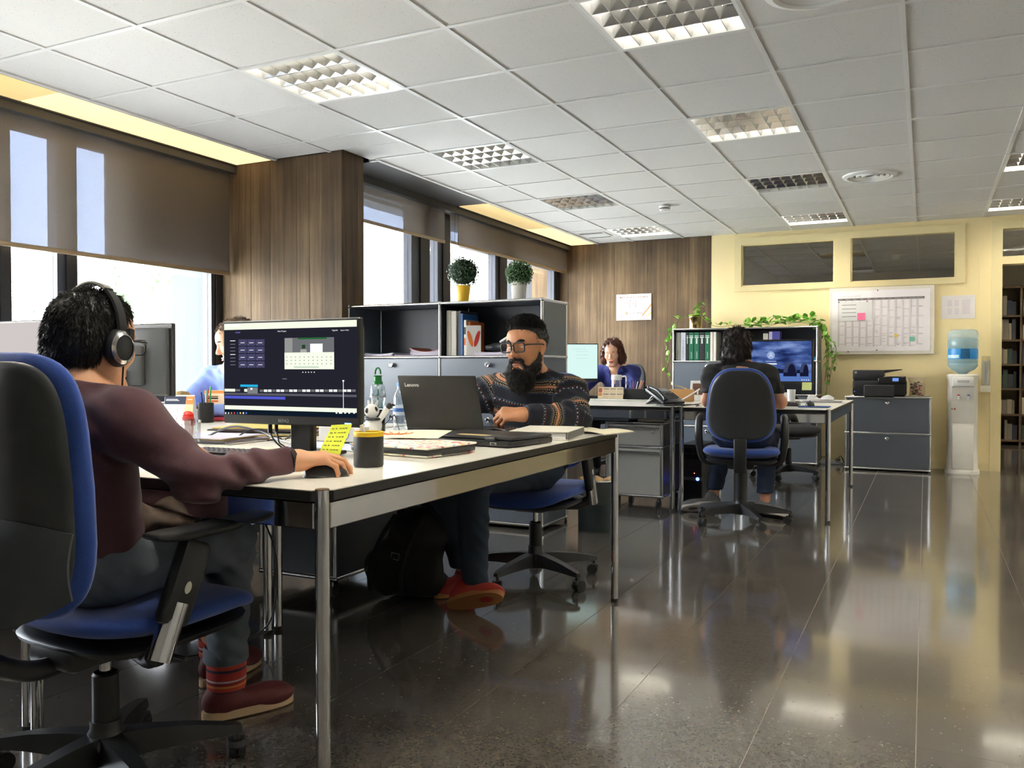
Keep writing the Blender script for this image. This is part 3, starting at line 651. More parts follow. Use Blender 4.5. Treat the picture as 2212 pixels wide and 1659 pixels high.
def chair(label, loc, rz, arms='T', swivel=0., knob=True, seat_h=.47, back=True, fabric=None, grp='swivel office chairs', base_rot=0., backh=.50, top=1.03, recline=.10, taper=.13, sq=3.0, colr=.031, lumbar=True, lumz=0., yo=0., bow=.035):
    fabric = fabric or BLUE
    c = thing('office_chair', label, 'chair', loc, rz, grp)
    # five-star base
    for k in range(5):
        a = base_rot + k * 2 * PI / 5
        def arm(u, v):
            L = .05 + .25 * u; h = .125 - .045 * u * u - (.045 - .02 * u) * (1 - v) * 0
            return (L, 0, h)
        M_ = RZ(a)
        secs = [(.03, .034, .062, .128), (.10, .028, .070, .124), (.20, .023, .072, .112), (.30, .019, .070, .092), (.318, .012, .070, .086)]
        m = MB(); vs = []; fs = []
        for (L, hw, z0, z1) in secs: vs += [(L, -hw, z0), (L, hw, z0), (L, hw * .75, z1), (L, -hw * .75, z1)]
        for j in range(len(secs) - 1):
            for q in range(4): fs.append((j * 4 + q, j * 4 + (q + 1) % 4, j * 4 + 4 + (q + 1) % 4, j * 4 + 4 + q))
        fs += [(3, 2, 1, 0), tuple(len(vs) - 4 + q for q in range(4))]
        leg = m.add(vs, fs, M_).build('base_arm', BLACKP, c, 50)
        W_ = M_ @ T(.305, 0, 0) @ RZ(k * 1.3)
        cs = MB().cyl((0, 0, .05), (0, 0, .078), .007, n=8, M=W_).lathe([(.0, .052), (.02, .05), (.024, .036), (.02, .030)], n=14, M=W_).cyl((-.004, .012, .027), (.004, .012, .027), .024, n=14, M=W_).build('caster', BLACKP, leg, 40)
        MB().cyl((-.021, .012, .0265), (-.006, .012, .0265), .0262, n=18, M=W_).cyl((.006, .012, .0265), (.021, .012, .0265), .0262, n=18, M=W_).build('wheel', mat('caster_rubber', (.02, .02, .021), .55), cs, 40)
    MB().lathe([(0, .055), (.05, .058), (.052, .11), (.036, .138), (.036, .16), (0, .16)], n=24).build('hub', BLACKP, c, 40)
    MB().lathe([(colr, .15), (colr, .27 if colr < .035 else seat_h - .09), (colr * .85, .275 if colr < .035 else seat_h - .088)], n=20).build('column_sleeve', BLACKP, c, 40)
    MB().cyl((0, 0, .26), (0, 0, seat_h - .09), .014, n=16).build('gas_column', CHROME, c, 40)
    # everything above turns together
    U = RZ(swivel)
    MB().rbox((0, -.02, seat_h - .075), (.17, .25, .055), .02, 2, M=U).tube([U @ Vector(p) for p in ((.08, .02, seat_h - .075), (.20, .03, seat_h - .085), (.25, .03, seat_h - .085))], .006).build('mechanism', BLACKP, c, 40)
    seatmap = lambda x, y, z: U @ Vector((x, y + .055 + yo, seat_h - .012 + z + .03 * (x / .24) ** 2 * .6 - .055 * max(0, (y - .12) / .12) ** 2 * .5 + .018 * max(0, -(y + .1) / .14)))
    pillow(sup(.243, .25, 3.6, .05), .040, .036, seatmap).build('seat', fabric, c, 60)
    pillow(sup(.225, .23, 3.6, .05), .012, .035, lambda x, y, z: U @ Vector((x, y + .055 + yo, seat_h - .046 + z))).build('seat_pan', BLACKP, c, 60)
    if back:
        zc = top - backh / 2
        ol = sup(.212, backh / 2, sq, taper)
        bmap = lambda x, y, z: U @ Vector((x, -.238 - recline * (y + .02) / .5 + .10 * (x / .22) ** 2 * .55 + bow * math.cos(PI * (y + .12) / .45) + z, zc + y))
        cush = pillow(ol, .040, .030, bmap); b = cush.build('backrest', fabric, c, 60)
        ol2 = lambda t: tuple(k * .935 for k in ol(t))
        pillow(ol2, .002, .020, lambda x, y, z: bmap(x, y, z - .026), p=5).build('back_shell', SHELL, c, 60)
        # lumbar shell across the lower back
        def lum(u, v):
            x = (u - .5) * .43; w = 1 - v
            yy = lumz - .115 + .165 * v * (1 - .15 * (2 * u - 1) ** 2) - .07 * (1 - (2 * u - 1) ** 2) * (1 - v)
            return bmap(x, yy, -.052 - .012 * math.sin(PI * v))
        if lumbar: MB().grid(lum, 22, 8).solid(.008).build('lumbar_shell', mat('lumbar_shell_grey', (.045, .05, .055), .45, var=.1, scale=30), c, 50)
        if knob: MB().lathe([(0, 0), (.034, 0), (.036, .012), (.028, .022), (0, .024)], n=24, M=U @ T(0, -.295, zc - .055 + lumz * .6) @ RX(PI / 2)).build('adjust_knob', mat('knob_grey', (.16, .17, .19), .3), c, 40)
        if knob: MB().tube([U @ Vector(p) for p in spline([(0, -.02, seat_h - .08), (0, -.18, seat_h - .09), (0, -.295, seat_h - .02), (0, -.292, seat_h + .09), (0, -.285, zc - .03 + lumz)], 6)], .024, 10).build('back_bar', BLACKP, c, 50)
        else: MB().rbox((0, -.255, (seat_h - .11 + zc - backh / 2 + .03) / 2), (.078, .03, zc - backh / 2 + .03 - seat_h + .11), .008, 2, M=U).rbox((0, -.12, seat_h - .095), (.078, .23, .03), .008, 2, M=U).build('back_bar', BLACKP, c, 50)
    if arms == 'T':
        for s in (-1, 1):
            A = U @ Matrix.Diagonal((s, 1, 1, 1))
            br = MB().tube([A @ Vector(p) for p in ((.10, -.0, seat_h - .075), (.20, -.03, seat_h - .075), (.255, -.055, seat_h - .05))], [.020, .022, .026], 10).build('arm_bracket', BLACKP, c, 50)
            d = Vector((0, .085, .20)).normalized()
            p0 = Vector((.268, -.06, seat_h - .06))
            MB().cyl(A @ p0, A @ (p0 + d * .13), .027, n=18).build('arm_post', CHROME, br, 40)
            MB().rbox((0, 0, .10), (.040, .080, .195), .015, 2, M=A @ T(p0 + d * .075) @ RX(-math.atan2(.085, .20))).build('arm_sleeve', BLACKP, br, 40)
            MB().lathe([(0, 0), (.010, 0), (.008, .004), (0, .005)], n=16, M=A @ T(p0 + d * .165) @ RX(-math.atan2(.085, .20)) @ T(.018, 0, 0) @ RY(PI / 2) @ Matrix.Diagonal((1.6, 1, 1, 1))).build('release_button', mat('button_cream', (.7, .68, .55), .3), br, 40)
            pillow(sup(.046, .128, 4.), .011, .016, lambda x, y, z: A @ Vector((x + .268, y + .045, seat_h + .215 + z + .004 * (y / .12) ** 2)), nr=5, na=32).build('arm_pad', BLACKP, br, 50)
    elif arms == 'loop':
        for s in (-1, 1):
            pth = [(s * .10, 0, seat_h - .07), (s * .23, -.02, seat_h - .06), (s * .262, -.06, seat_h + .03), (s * .27, -.07, seat_h + .13), (s * .268, -.03, seat_h + .205), (s * .265, .06, seat_h + .225), (s * .262, .15, seat_h + .21)]
            P_ = [U @ Vector(p) for p in spline(pth, 6)]
            n_ = len(P_); MB().tube(P_, [.020 + .006 * math.sin(PI * i / (n_ - 1)) for i in range(n_)], 12).build('arm_loop', BLACKP, c, 50)
    return c
chair('blue office chair in front, seen from behind, under the person with headphones', (-1.785, 1.405, 0), -.05, base_rot=.96, seat_h=.422, top=1.045, backh=.575, recline=.0, taper=.02, sq=4.6, lumz=-.115, yo=.035, bow=.012)
chair('blue office chair of the bearded man', (-1.68, 3.70, 0), PI + .06, base_rot=-3.69, seat_h=.435, top=.99, backh=.48)
chair('blue office chair with a broad black back under the man in the black T-shirt', (-1.08, 5.64, 0), .16, arms='loop', knob=False, lumbar=False, colr=.040, base_rot=-1.17, seat_h=.465, top=1.015, backh=.475)
GREYF = mat('dark_grey_fabric', (.045, .048, .055), .9, bump=.2, bscale=400)
chair('dark grey high-backed office chair behind the woman', (-2.745, 8.02, 0), PI - .15, arms='T', fabric=GREYF, seat_h=.455, top=1.06, backh=.52)
chair('empty black office chair pushed under the far end of the T-shirt man\'s desk', (-1.14, 8.16, 0), PI + .5, arms='loop', fabric=mat('black_fabric', (.013, .013, .015), .9), base_rot=.9, seat_h=.46, top=.80, backh=.34)
chair('blue office chair of the person in the light blue shirt by the window', (-3.45, 3.84, 0), PI, base_rot=.2, seat_h=.435, top=.98)

# waste bin
bn = thing('waste_bin', 'dark green-black round waste bin with a paper liner', 'bin', (-1.845, 5.0, 0))
MB().lathe([(0, .003), (.118, .003), (.120, .0), (.1215, .17), (.1235, .172), (.1235, .315), (.1205, .319), (.117, .315), (.114, .25), (.11, .02)], n=40).build('body', mat('bin_green_black', srgb(30, 38, 38), .45), bn, 40)
MB().lathe([(.1245, .309), (.127, .313), (.1245, .321), (.119, .321)], n=40).build('rim', CHROME_S, bn, 40)
def liner(u, v):
    t = 2 * PI * u; r_ = .115 - .05 * v + .012 * math.sin(9 * t) * v + .006 * math.sin(17 * t); return (r_ * math.cos(t), r_ * math.sin(t), .318 - .05 * v + .008 * math.sin(7 * t + 3 * v) * (1 - v * .4))
MB().grid(liner, 72, 5, closeu=True).build('liner', mat('kraft_liner', srgb(196, 160, 110), .6), bn, 60)
MB().lathe([(0, .265), (.07, .27)], n=20).build('waste', PAPER, bn, 40)
# ================================================================== SCREENS AND DEVICES
def monitor(label, loc, rz, w=.535, h=.325, zb=.835, th=.035, scr=None, scr_s=1., bottom=.028, side=.008, bezel=None, grp='computer monitors', stand=True, tilt=0., neck_y=.07, base='rect'):
    """screen faces local -Y; loc = (x, y, desk z) of the panel's centre line"""
    bezel = bezel or BLACKP
    t = thing('monitor', label, 'monitor', loc, rz, grp); z0 = zb - loc[2]
    M_ = T(0, 0, z0) @ RX(tilt)
    MB().rbox((0, th * .3, h / 2), (w, th * .6, h), .004, 1, M=M_).build('front_frame', bezel, t, 30)
    MB().rbox((0, th * .9, h * .48), (w * .96, th * .8, h * .92), .012, 2, M=M_).rbox((0, th * 1.5, h * .42), (w * .5, th * .8, h * .55), .015, 2, M=M_).build('back_cover', mat('monitor_back_grey', (.055, .058, .062), .4, var=.08), t, 30)
    s = MB().b2((-w / 2 + side, -.0012, bottom), (w / 2 - side, .002, h - side), M=M_).build('screen', scr or BLACKG, t, 0)
    if stand:
        MB().rbox((0, neck_y, (z0 + h * .35) / 2 + .004), (.09, .03, z0 + h * .35), .008, 1).build('stand_neck', BLACKP, t, 30)
        MB().rbox((0, neck_y - .03, .007), (.24, .19, .012), .005, 2).build('stand_base', BLACKP, t, 30)
    return t, s, M_
SCR_DARK = emis('screen_dark_ui', srgb(36, 36, 47), 1.)
def flat(name, a, b, m, parent, y=-.002, M_=None, t=.0006):
    return MB().b2((a[0], y - t, a[1]), (b[0], y, b[1]), M=M_).build(name, m, parent, 0)
# ---- the video-editing monitor
mon, scr, M_ = monitor('slim black monitor showing a video editing program, facing the person with headphones', (-1.757, 2.035, DZ), 0., scr=SCR_DARK, zb=.836, base='rect')
U_ = lambda n, r, g, b, s=1.: emis(n, srgb(r, g, b), s)
def ux(x): return -.2595 + (x - 150) / 1235 * .519
def uz(y, x):
    t_ = (x - 150) / 1235; a, b = 160 - 35 * t_, 1006 + 40 * t_
    return .317 - (y - a) / (b - a) * (.317 - .028)
def ui(name, x0, y0, x1, y1, m, lay=1):
    xc = (x0 + x1) / 2; return flat(name, (ux(x0), uz(y1, xc)), (ux(x1), uz(y0, xc)), m, scr, y=-.0012 - .0005 * lay, M_=M_)
BARM = U_('ui_bar', 226, 238, 212, 1.25); ui('browser_bar', 152, 143, 1383, 203, BARM)
ui('browser_tab', 160, 166, 300, 188, U_('ui_tab', 246, 250, 240, 1.2), 2)
UIT = U_('ui_tile', 72, 70, 104); UIW = U_('ui_white', 235, 238, 235, 1.2); UIG = U_('ui_grey', 112, 113, 116); UIP = U_('ui_pale', 226, 238, 214, 1.25); UIX = U_('ui_dim', 120, 120, 140)
for r_ in range(4):
    for c_ in range(3):
        x0 = 295 + 86 * c_; y0 = 305 + 68.5 * r_; ui('template_tile', x0, y0, x0 + 80, y0 + 60, UIT); ui('tile_caption', x0 + 20, y0 + 30, x0 + 60, y0 + 35, UIW, 2); ui('tile_caption', x0 + 4, y0 + 48, x0 + 18, y0 + 52, UIX, 2)
for k in range(8): ui('menu_entry', 212, 316 + 32 * k, 262, 322 + 32 * k, UIW if k in (0, 4) else UIX, 2)
ui('preview_top', 738, 290, 1186, 428, UIG); ui('preview_bottom', 738, 428, 1186, 586, UIP); ui('preview_wall', 742, 294, 812, 426, U_('ui_grey2', 150, 152, 150), 2)
ui('preview_strip', 864, 290, 1122, 304, U_('ui_green', 30, 105, 50), 2); ui('preview_card', 975, 347, 1086, 428, UIW, 2); ui('preview_plant', 900, 357, 930, 392, U_('ui_dgreen', 35, 70, 40), 2); ui('preview_pot', 886, 400, 942, 428, U_('ui_grey3', 170, 172, 170), 2)
for r_ in range(3):
    for c_ in range(11): ui('preview_key', 756 + 40 * c_, 468 + 32 * r_, 764 + 40 * c_, 475 + 32 * r_, UIG, 2)
ui('preview_space', 825, 560, 1052, 572, U_('ui_keyg', 196, 212, 190), 2)
for k in range(5): ui('player_button', 902 + 26 * k, 610, 910 + 26 * k, 618, UIW)
ui('timeline_clip', 310, 729, 481, 751, U_('ui_cyan', 40, 180, 228)); ui('timeline_green', 152, 768, 256, 794, UIP)
for k in range(22): ui('timeline_frame', 500 + 40 * k, 776, 532 + 40 * k, 798, UIW if k % 3 else UIG)
ui('timeline_block', 381, 757, 481, 813, U_('ui_block', 128, 130, 132), 2); ui('timeline_chip', 412, 760, 430, 778, UIW, 3); ui('timeline_chip', 260, 772, 308, 792, UIG, 2); ui('timeline_chip', 350, 770, 378, 796, UIP, 2)
ui('timeline_band', 152, 815, 1380, 836, U_('ui_band', 92, 92, 104)); ui('timeline_audio', 152, 838, 742, 864, U_('ui_violet', 84, 92, 205)); ui('playhead', 1266, 695, 1270, 956, UIW, 3); ui('playhead_knob', 1261, 688, 1275, 702, UIW, 3)
ui('download_bar', 152, 938, 1380, 976, UIP); ui('task_bar', 152, 978, 1383, 1022, U_('ui_task', 16, 28, 42))
for k, c_ in enumerate(((230, 235, 240), (200, 205, 210), (220, 120, 60), (200, 80, 60), (40, 110, 200), (235, 200, 100), (240, 240, 235), (90, 130, 210))): ui('task_icon', 156 + 29.5 * k, 988, 168 + 29.5 * k, 1004, U_('ui_icon%d' % k, *c_), 2)
for x in (1200, 1228, 1242, 1275, 1310, 1352): ui('tray_icon', x, 990, x + 14, 1002, UIW, 2)
def utext(s, x, y, size, m=UIW, al='CENTER', b=0.): return text('screen_text', s, size, m, scr, tuple(M_ @ Vector((ux(x), -.0035, uz(y, x)))), align=al, bold=b)
utext('New Project', 717, 230, .0066); utext('Upgrade', 1197, 222, .0062); utext('Export Video', 1283, 222, .0056); utext('create', 290, 240, .0085, U_('ui_logo', 150, 120, 230)); ui('time_readout', 718, 672, 758, 679, UIX, 2)
text('maker_name', 'BENQ', .0135, mat('logo_grey', (.25, .25, .25), .4), mon, tuple(M_ @ Vector((-.02, -.0004, .013))), align='CENTER', extrude=.0003, sx=1.2)
MB().b2((.213, -.001, .010), (.236, .0, .013), M=M_).build('power_light', emis('power_blue', srgb(70, 110, 255), 3.), mon, 0)
MB().cyl((-.10, .03, .093), (-.10, .03, .066), .007, n=10).cyl((-.075, .03, .093), (-.075, .03, .072), .006, n=10).build('plug', BLACKP, mon, 40)
MB().tube(spline([(-.10, .03, .07), (-.09, .035, .045), (-.07, .05, .02), (-.03, .06, .006)], 6), .0025, 6).tube(spline([(-.075, .03, .075), (-.072, .035, .05), (-.075, .05, .03), (-.03, .065, .008)], 6), .0022, 6).build('cable', mat('cable_grey', (.10, .11, .13), .4), mon, 40)
# sticky note under the monitor
sn = thing('sticky_note', 'yellow-green handwritten sticky note hanging from the monitor\'s lower edge', 'sticky note', (-1.545, 2.03, .842))
def snf(u, v): return (-.042 + .076 * u - .022 * v, -.004 - .022 * math.sin(v * 1.6) ** 2 - .006 * v, .0 - .082 * v + .006 * u * (1 - v))
MB().grid(snf, 8, 10).solid(.0006).build('paper', mat('note_yellow', srgb(226, 236, 60), .7), sn, 50)
INK = mat('ink_blue', srgb(60, 66, 70), .7)
for k in range(6):
    v = .12 + .145 * k
    for a, b in ((.10, .22), (.30, .36), (.48, .58), (.62, .72), (.76, .84)):
        p = [Vector(snf(a + (b - a) * q / 5, v + (.03 if q % 2 else 0))) + Vector((0, -.0012, 0)) for q in range(6)]
        MB().tube(p, .0006, 4).build('handwriting', INK, sn, 0)
# keyboard and mouse
def keyboard(label, loc, rz, w=.44, d=.14, grp='keyboards'):
    k = thing('keyboard', label, 'keyboard', loc, rz, grp)
    MB().rbox((0, 0, .009), (w, d, .018), .004, 2).build('body', BLACKP, k, 40)
    km = MB().rbox((0, 0, .004), (.0165, .0165, .009), .002, 1).mesh('key', mat('key_black', (.02, .02, .022), .3), 30)
    for r_ in range(6):
        for c_ in range(21):
            if c_ in (14, 17) and r_ < 5: continue
            if r_ == 5 and 3 < c_ < 9: continue
            link('key', km, k, loc=(-w / 2 + .016 + c_ * (w - .03) / 20.3, d / 2 - .016 - r_ * .0205, .017))
    MB().rbox((-w / 2 + .016 + 6 * (w - .03) / 20.3, d / 2 - .016 - 5 * .0205, .021), (.10, .0165, .009), .002, 1).build('space_bar', MATS['key_black'], k, 30)
    return k
keyboard('black keyboard in front of the video-editing monitor', (-1.80, 1.895, DZ), .02)
def mouse(label, loc, rz, grp='computer mice'):
    m = thing('mouse', label, 'mouse', loc, rz, grp)
    pillow(sup(.031, .056, 2.6), .030, .002, lambda x, y, z: Vector((x, y, max(0.001, z + .003 - .10 * max(0, y - .01) * (z > 0)))), nr=7, na=32, p=2.2).build('shell', BLACKP, m, 60)
    MB().cyl((-.004, .032, .030), (.004, .032, .030), .008, n=12).build('wheel', mat('wheel_grey', (.1, .1, .1), .4), m, 40)
    pillow(sup(.033, .058, 2.6), .006, .001, lambda x, y, z: Vector((x, y, max(0.0, z))), nr=4, na=32).build('skirt', mat('mouse_skirt', (.02, .02, .025), .3), m, 60)
    return m
mouse('black mouse under the hand of the person with headphones', (-1.348, 1.700, DZ), -.66)
# black cup with a yellow rim
cp = thing('cup', 'matte black cup with a yellow rim beside the mouse', 'cup', (-1.380, 1.925, DZ))
MB().lathe([(0, .002), (.039, .0), (.041, .004), (.041, .084), (.0, .084)][:4], n=40).lathe([(0, .001), (.039, .001)], n=40).lathe([(.037, .084), (.037, .006), (0, .006)], n=40).build('body', mat('cup_black', (.013, .013, .014), .55, bump=.1, bscale=300), cp, 40)
MB().lathe([(.0412, .083), (.0415, .085), (.0415, .0945), (.040, .096), (.0375, .0945), (.037, .083)], n=40).build('rim', mat('cup_yellow', srgb(228, 186, 24), .35), cp, 40)
MB().tube(spline([(-.004, .0, .05), (-.010, -.004, .085), (-.019, -.006, .114)], 5), [.0058] * 10 + [.006], 10).build('spoon', mat('spoon_cream', (.72, .68, .58), .4), cp, 50)
# picture-cover tablet sleeve
cmat = bpy.data.materials.new('mandala_print'); cmat.use_nodes = True; nt = cmat.node_tree; b_ = nt.nodes['Principled BSDF']
tc = nt.nodes.new('ShaderNodeTexCoord'); vo = nt.nodes.new('ShaderNodeTexVoronoi'); vo.inputs['Scale'].default_value = 70; nt.links.new(tc.outputs['Object'], vo.inputs['Vector'])
sp = nt.nodes.new('ShaderNodeSeparateColor'); nt.links.new(vo.outputs['Color'], sp.inputs[0]); rp = nt.nodes.new('ShaderNodeValToRGB'); rp.color_ramp.interpolation = 'CONSTANT'
e = rp.color_ramp.elements; e[0].position = 0; e[0].color = (*srgb(240, 232, 214), 1); e[1].position = .5; e[1].color = (*srgb(238, 228, 205), 1)
for p, c in ((.56, (222, 120, 130)), (.64, (240, 236, 220)), (.72, (150, 190, 220)), (.78, (236, 200, 140)), (.86, (200, 90, 110)), (.91, (240, 232, 214))): k = e.new(p); k.color = (*srgb(*c), 1)
nt.links.new(sp.outputs[0], rp.inputs[0]); nt.links.new(rp.outputs[0], b_.inputs['Base Color']); b_.inputs['Roughness'].default_value = .5
tb = thing('tablet_case', 'black tablet case with a colourful mosaic-patterned cover on the desk edge', 'tablet case', (-1.475, 2.30, DZ), -.16)
MB().rbox((0, 0, .004), (.32, .235, .006), .002, 1).build('back_cover', cmat, tb, 30)
MB().rbox((0, .0, .0165), (.325, .235, .018), .004, 2).build('tablet', BLACKP, tb, 40)
MB().rbox((0, 0, .0295), (.33, .245, .006), .002, 1, M=RX(.012)).build('front_cover', cmat, tb, 30)
MB().rbox((.155, .02, .017), (.02, .14, .010), .003, 1, M=RY(.05)).build('clasp', BLACKM, tb, 30)
dr = thing('drawing_sheet', 'sheet with an orange drawing lying half on the tablet case', 'paper', (-1.62, 2.46, DZ + .035), .30)
MB().grid(lambda u, v: (-.15 + .30 * u, -.105 + .21 * v, .004 + .006 * math.sin(3 * u) * v + .010 * v * u), 10, 8).solid(.0006).build('sheet', mat('drawing_paper', srgb(240, 230, 200), .7), dr, 50)
for k in range(7):
    a = k * .5 + .3; MB().tube(spline([(-.05 + .01 * k, -.03, .0085), (-.03 + .05 * math.cos(a), -.02 + .03 * math.sin(a), .0095), (-.02 + .065 * math.cos(a + .4), .0 + .045 * math.sin(a + .3), .0115)], 5), .0022, 4).build('drawn_stroke', mat('stroke_orange', srgb(214, 120, 60), .7), dr, 0)
ps = tag(MB().grid(lambda u, v: (-.148 + .296 * u, -.105 + .21 * v, .003 + .004 * math.sin(4 * u + 2 * v)), 8, 6).solid(.002).build('paper_sheets', mat('paper_blue_tint', srgb(205, 212, 232), .6), None, 50), 'bluish printed sheets between the tablet case and the black cup', 'paper'); ps.location = (-1.81, 2.33, DZ + .002); ps.rotation_euler = (0, 0, .1)
# closed laptop
lp = thing('laptop', 'thick closed black laptop with rear ports', 'laptop', (-1.435, 2.725, DZ), -.16, 'laptops')
MB().rbox((0, 0, .012), (.40, .275, .020), .005, 2).build('base', BLACKP, lp, 40)
MB().rbox((0, .004, .0285), (.398, .262, .011), .005, 2).build('lid', mat('laptop_lid_black', (.016, .016, .017), .35), lp, 40)
for x in (-.17, .12): MB().cyl((x - .02, -.132, .027), (x + .02, -.132, .027), .008, n=14).build('hinge', BLACKP, lp, 40)
pv = MB().rbox((.135, -.139, .012), (.026, .004, .009), .001, 1).build('vga_port', mat('port_silver', (.6, .6, .58), .3, 1.), lp, 30)
MB().rbox((.135, -.1415, .012), (.018, .002, .006), .001, 1).build('port_face', BLACKM, pv, 30)
for y, w in ((-.105, .012), (-.085, .010), (-.03, .06), (.05, .014)): MB().rbox((.2005, y, .012), (.002, w, .008), .0008, 1).build('side_port', mat('port_dark', (.004, .004, .004), .3), lp, 30)
MB().b2((-.06, -.10, .0338), (.075, -.06, .0345)).build('sticker', mat('sticker_wood', srgb(205, 178, 120), .5), lp, 0)
# open laptop, lid towards the viewer
ol = thing('laptop', 'open dark grey laptop facing the bearded man, lid towards the viewer', 'laptop', (-1.80, 3.05, DZ), .05, 'laptops')
MB().rbox((0, .115, .010), (.36, .235, .016), .004, 2).build('base', BLACKP, ol, 40)
LM = T(0, 0, .018) @ RX(.345)
MB().rbox((0, 0, .118), (.36, .008, .236), .004, 2, M=LM).build('lid', mat('laptop_lid_grey', srgb(48, 46, 43), .42, .3, var=.04), ol, 40)
MB().b2((-.168, .0042, .014), (.168, .0048, .224), M=LM).build('screen', emis('laptop_screen', srgb(190, 200, 215), 1.), ol, 0)
lg = text('maker_name', 'Lenovo', .0225, mat('logo_silver', (.75, .74, .70), .3, .7), ol, tuple(LM @ Vector((-.152, -.0043, .196))), rot=(PI / 2 + .345, 0, 0), extrude=.0002, bold=.0006)
MB().rbox((0, .0, .010), (.30, .012, .012), .004, 1).build('hinge', BLACKP, ol, 40)
for r_ in range(5): MB().rbox((0, .06 + .021 * r_, .0185), (.30, .017, .002), .001, 1).build('key_row', mat('keys_dark', (.03, .03, .03), .4), ol, 30)
MB().b2((-.05, .165, .0181), (.05, .225, .0186)).build('touchpad', BLACKM, ol, 0)
# notebooks at the far end of the front desk
nb = thing('ring_binder', 'thick document folder lying open-edged at the corner of the front desk', 'folder', (-1.335, 3.06, DZ), .18)
MB().rbox((0, 0, .0015), (.23, .31, .003), .001, 1).rbox((0, 0, .0315), (.23, .31, .003), .001, 1).build('cover', mat('folder_cream', srgb(236, 230, 214), .5), nb, 30)
MB().rbox((.112, 0, .0165), (.006, .31, .028), .002, 1).build('spine', mat('folder_grey', srgb(120, 118, 114), .5), nb, 30)
for k in range(5): MB().rbox((-.004, .002 * k, .006 + .0052 * k), (.212, .296, .0046), .0005, 1).build('sheet_block', PAPER, nb, 0)
n2 = thing('notebook', 'open cream notebook hanging over the far desk corner', 'notebook', (-1.285, 3.36, DZ), -.25)
MB().grid(lambda u, v: (-.16 + .32 * u, -.11 + .22 * v, .006 + .010 * abs(math.sin(PI * u * 2)) * (1 - .3 * v)), 20, 6).solid(.004).build('pages', mat('page_cream', srgb(244, 236, 206), .65), n2, 50)
MB().rbox((0, 0, .0015), (.33, .225, .003), .001, 1).build('cover', mat('cover_grey', (.3, .3, .3), .5), n2, 30)
n3 = tag(MB().grid(lambda u, v: (-.10 + .2 * u, -.14 + .28 * v, .0025 + .003 * math.sin(5 * v)), 6, 10).solid(.004).build('paper_pad', PAPER, None, 50), 'white paper sheets between the open laptop and the folder', 'paper'); n3.location = (-1.565, 3.0, DZ + .002); n3.rotation_euler = (0, 0, .1)
ph = thing('smartphone', 'black smartphone under the fingers of the bearded man', 'phone', (-1.575, 3.17, DZ + .012), .9)
MB().rbox((0, 0, .004), (.072, .145, .008), .004, 2).build('body', BLACKP, ph, 40); MB().b2((-.032, -.062, .0081), (.032, .062, .0085)).build('screen', BLACKG, ph, 0)
# bottles, mug and figurine
PETB = glass('bottle_plastic', (.90, .95, .97), .10, .05); PETG = glass('bottle_grey', (.82, .87, .88), .10, .05)
gb = thing('water_bottle', 'clear tumbler bottle with a green loop lid', 'bottle', (-2.27, 3.24, DZ), 0, 'bottles on the desks')
MB().lathe([(0, .002), (.030, .002), (.033, .01), (.035, .12), (.037, .135), (.037, .15), (.031, .19), (.022, .2)], n=32).build('body', PETG, gb, 40)
MB().lathe([(.0375, .136), (.038, .14), (.0375, .144)], n=32).build('seam', mat('seam_grey', (.3, .32, .33), .4), gb, 40)
GRN = mat('lid_green', srgb(14, 110, 48), .4)
MB().lathe([(.0225, .196), (.0225, .208), (.018, .212), (.017, .232), (.021, .235), (.021, .238), (0, .239)], n=28).build('lid', GRN, gb, 40)
MB().tube([(.015 * math.cos(a), 0, .25 + .022 * math.sin(a)) for a in [PI * k / 10 * 1.2 - .3 for k in range(11)]], .0042, 8).build('loop', GRN, gb, 50)
MB().cyl((0, 0, .03), (0, 0, .2), .0035, n=8).build('straw', GRN, gb, 40)
MB().lathe([(0, .004), (.029, .004), (.032, .012), (.034, .12), (0, .12)], n=28).build('water', glass('water_clear', (.90, .96, .95), .04), gb, 40)
pb = thing('water_bottle', 'clear plastic water bottle beside the open laptop', 'bottle', (-2.055, 3.10, DZ), 0, 'bottles on the desks')
MB().lathe([(0, .002), (.026, .0), (.031, .006), (.031, .03), (.0295, .034), (.031, .038), (.031, .055), (.0295, .059), (.031, .063), (.031, .115), (.029, .12), (.0305, .128), (.026, .15), (.015, .175), (.0125, .18), (.0125, .195)], n=32).build('body', PETB, pb, 40)
MB().lathe([(.0135, .192), (.0145, .194), (.0145, .206), (0, .208)], n=24).build('cap', mat('cap_blue', srgb(120, 170, 225), .4), pb, 40)
MB().lathe([(.0315, .066), (.0316, .112)], n=32).build('label_band', mat('label_white_blue', srgb(210, 220, 235), .5, var=.2, scale=30), pb, 40)
MB().lathe([(.0318, .082), (.0319, .098)], n=32).build('label_print', mat('label_blue', srgb(70, 120, 195), .5, var=.5, scale=60), pb, 40)
mg = thing('mug', 'glossy black mug behind the white toy figure', 'mug', (-2.085, 2.96, DZ))
MB().lathe([(0, .001), (.037, .0), (.040, .004), (.0405, .092), (.039, .0935), (.037, .092), (.036, .008), (0, .007)], n=36).build('body', BLACKG, mg, 40)
MB().tube([(-.040 - .022 * math.sin(a), -.016 * math.sin(a), .048 - .030 * math.cos(a)) for a in [PI * k / 10 for k in range(11)]], .0055, 8).build('handle', BLACKG, mg, 50)
fg = thing('toy_figure', 'small white toy figure with black paws next to the monitor', 'toy', (-2.005, 2.83, DZ), .3)
TOY = mat('toy_white', (.82, .81, .78), .25)
MB().sphere((0, 0, .038), .036, 18, 12, (1, .9, 1.05)).sphere((.012, 0, .005), .018, 12, 8, (1.5, 1, .45)).sphere((-.02, -.01, .005), .018, 12, 8, (1.3, 1.2, .45)).build('body', TOY, fg, 60)
MB().sphere((-.006, 0, .098), .030, 18, 12, (1, 1, .95)).build('head', TOY, fg, 60)
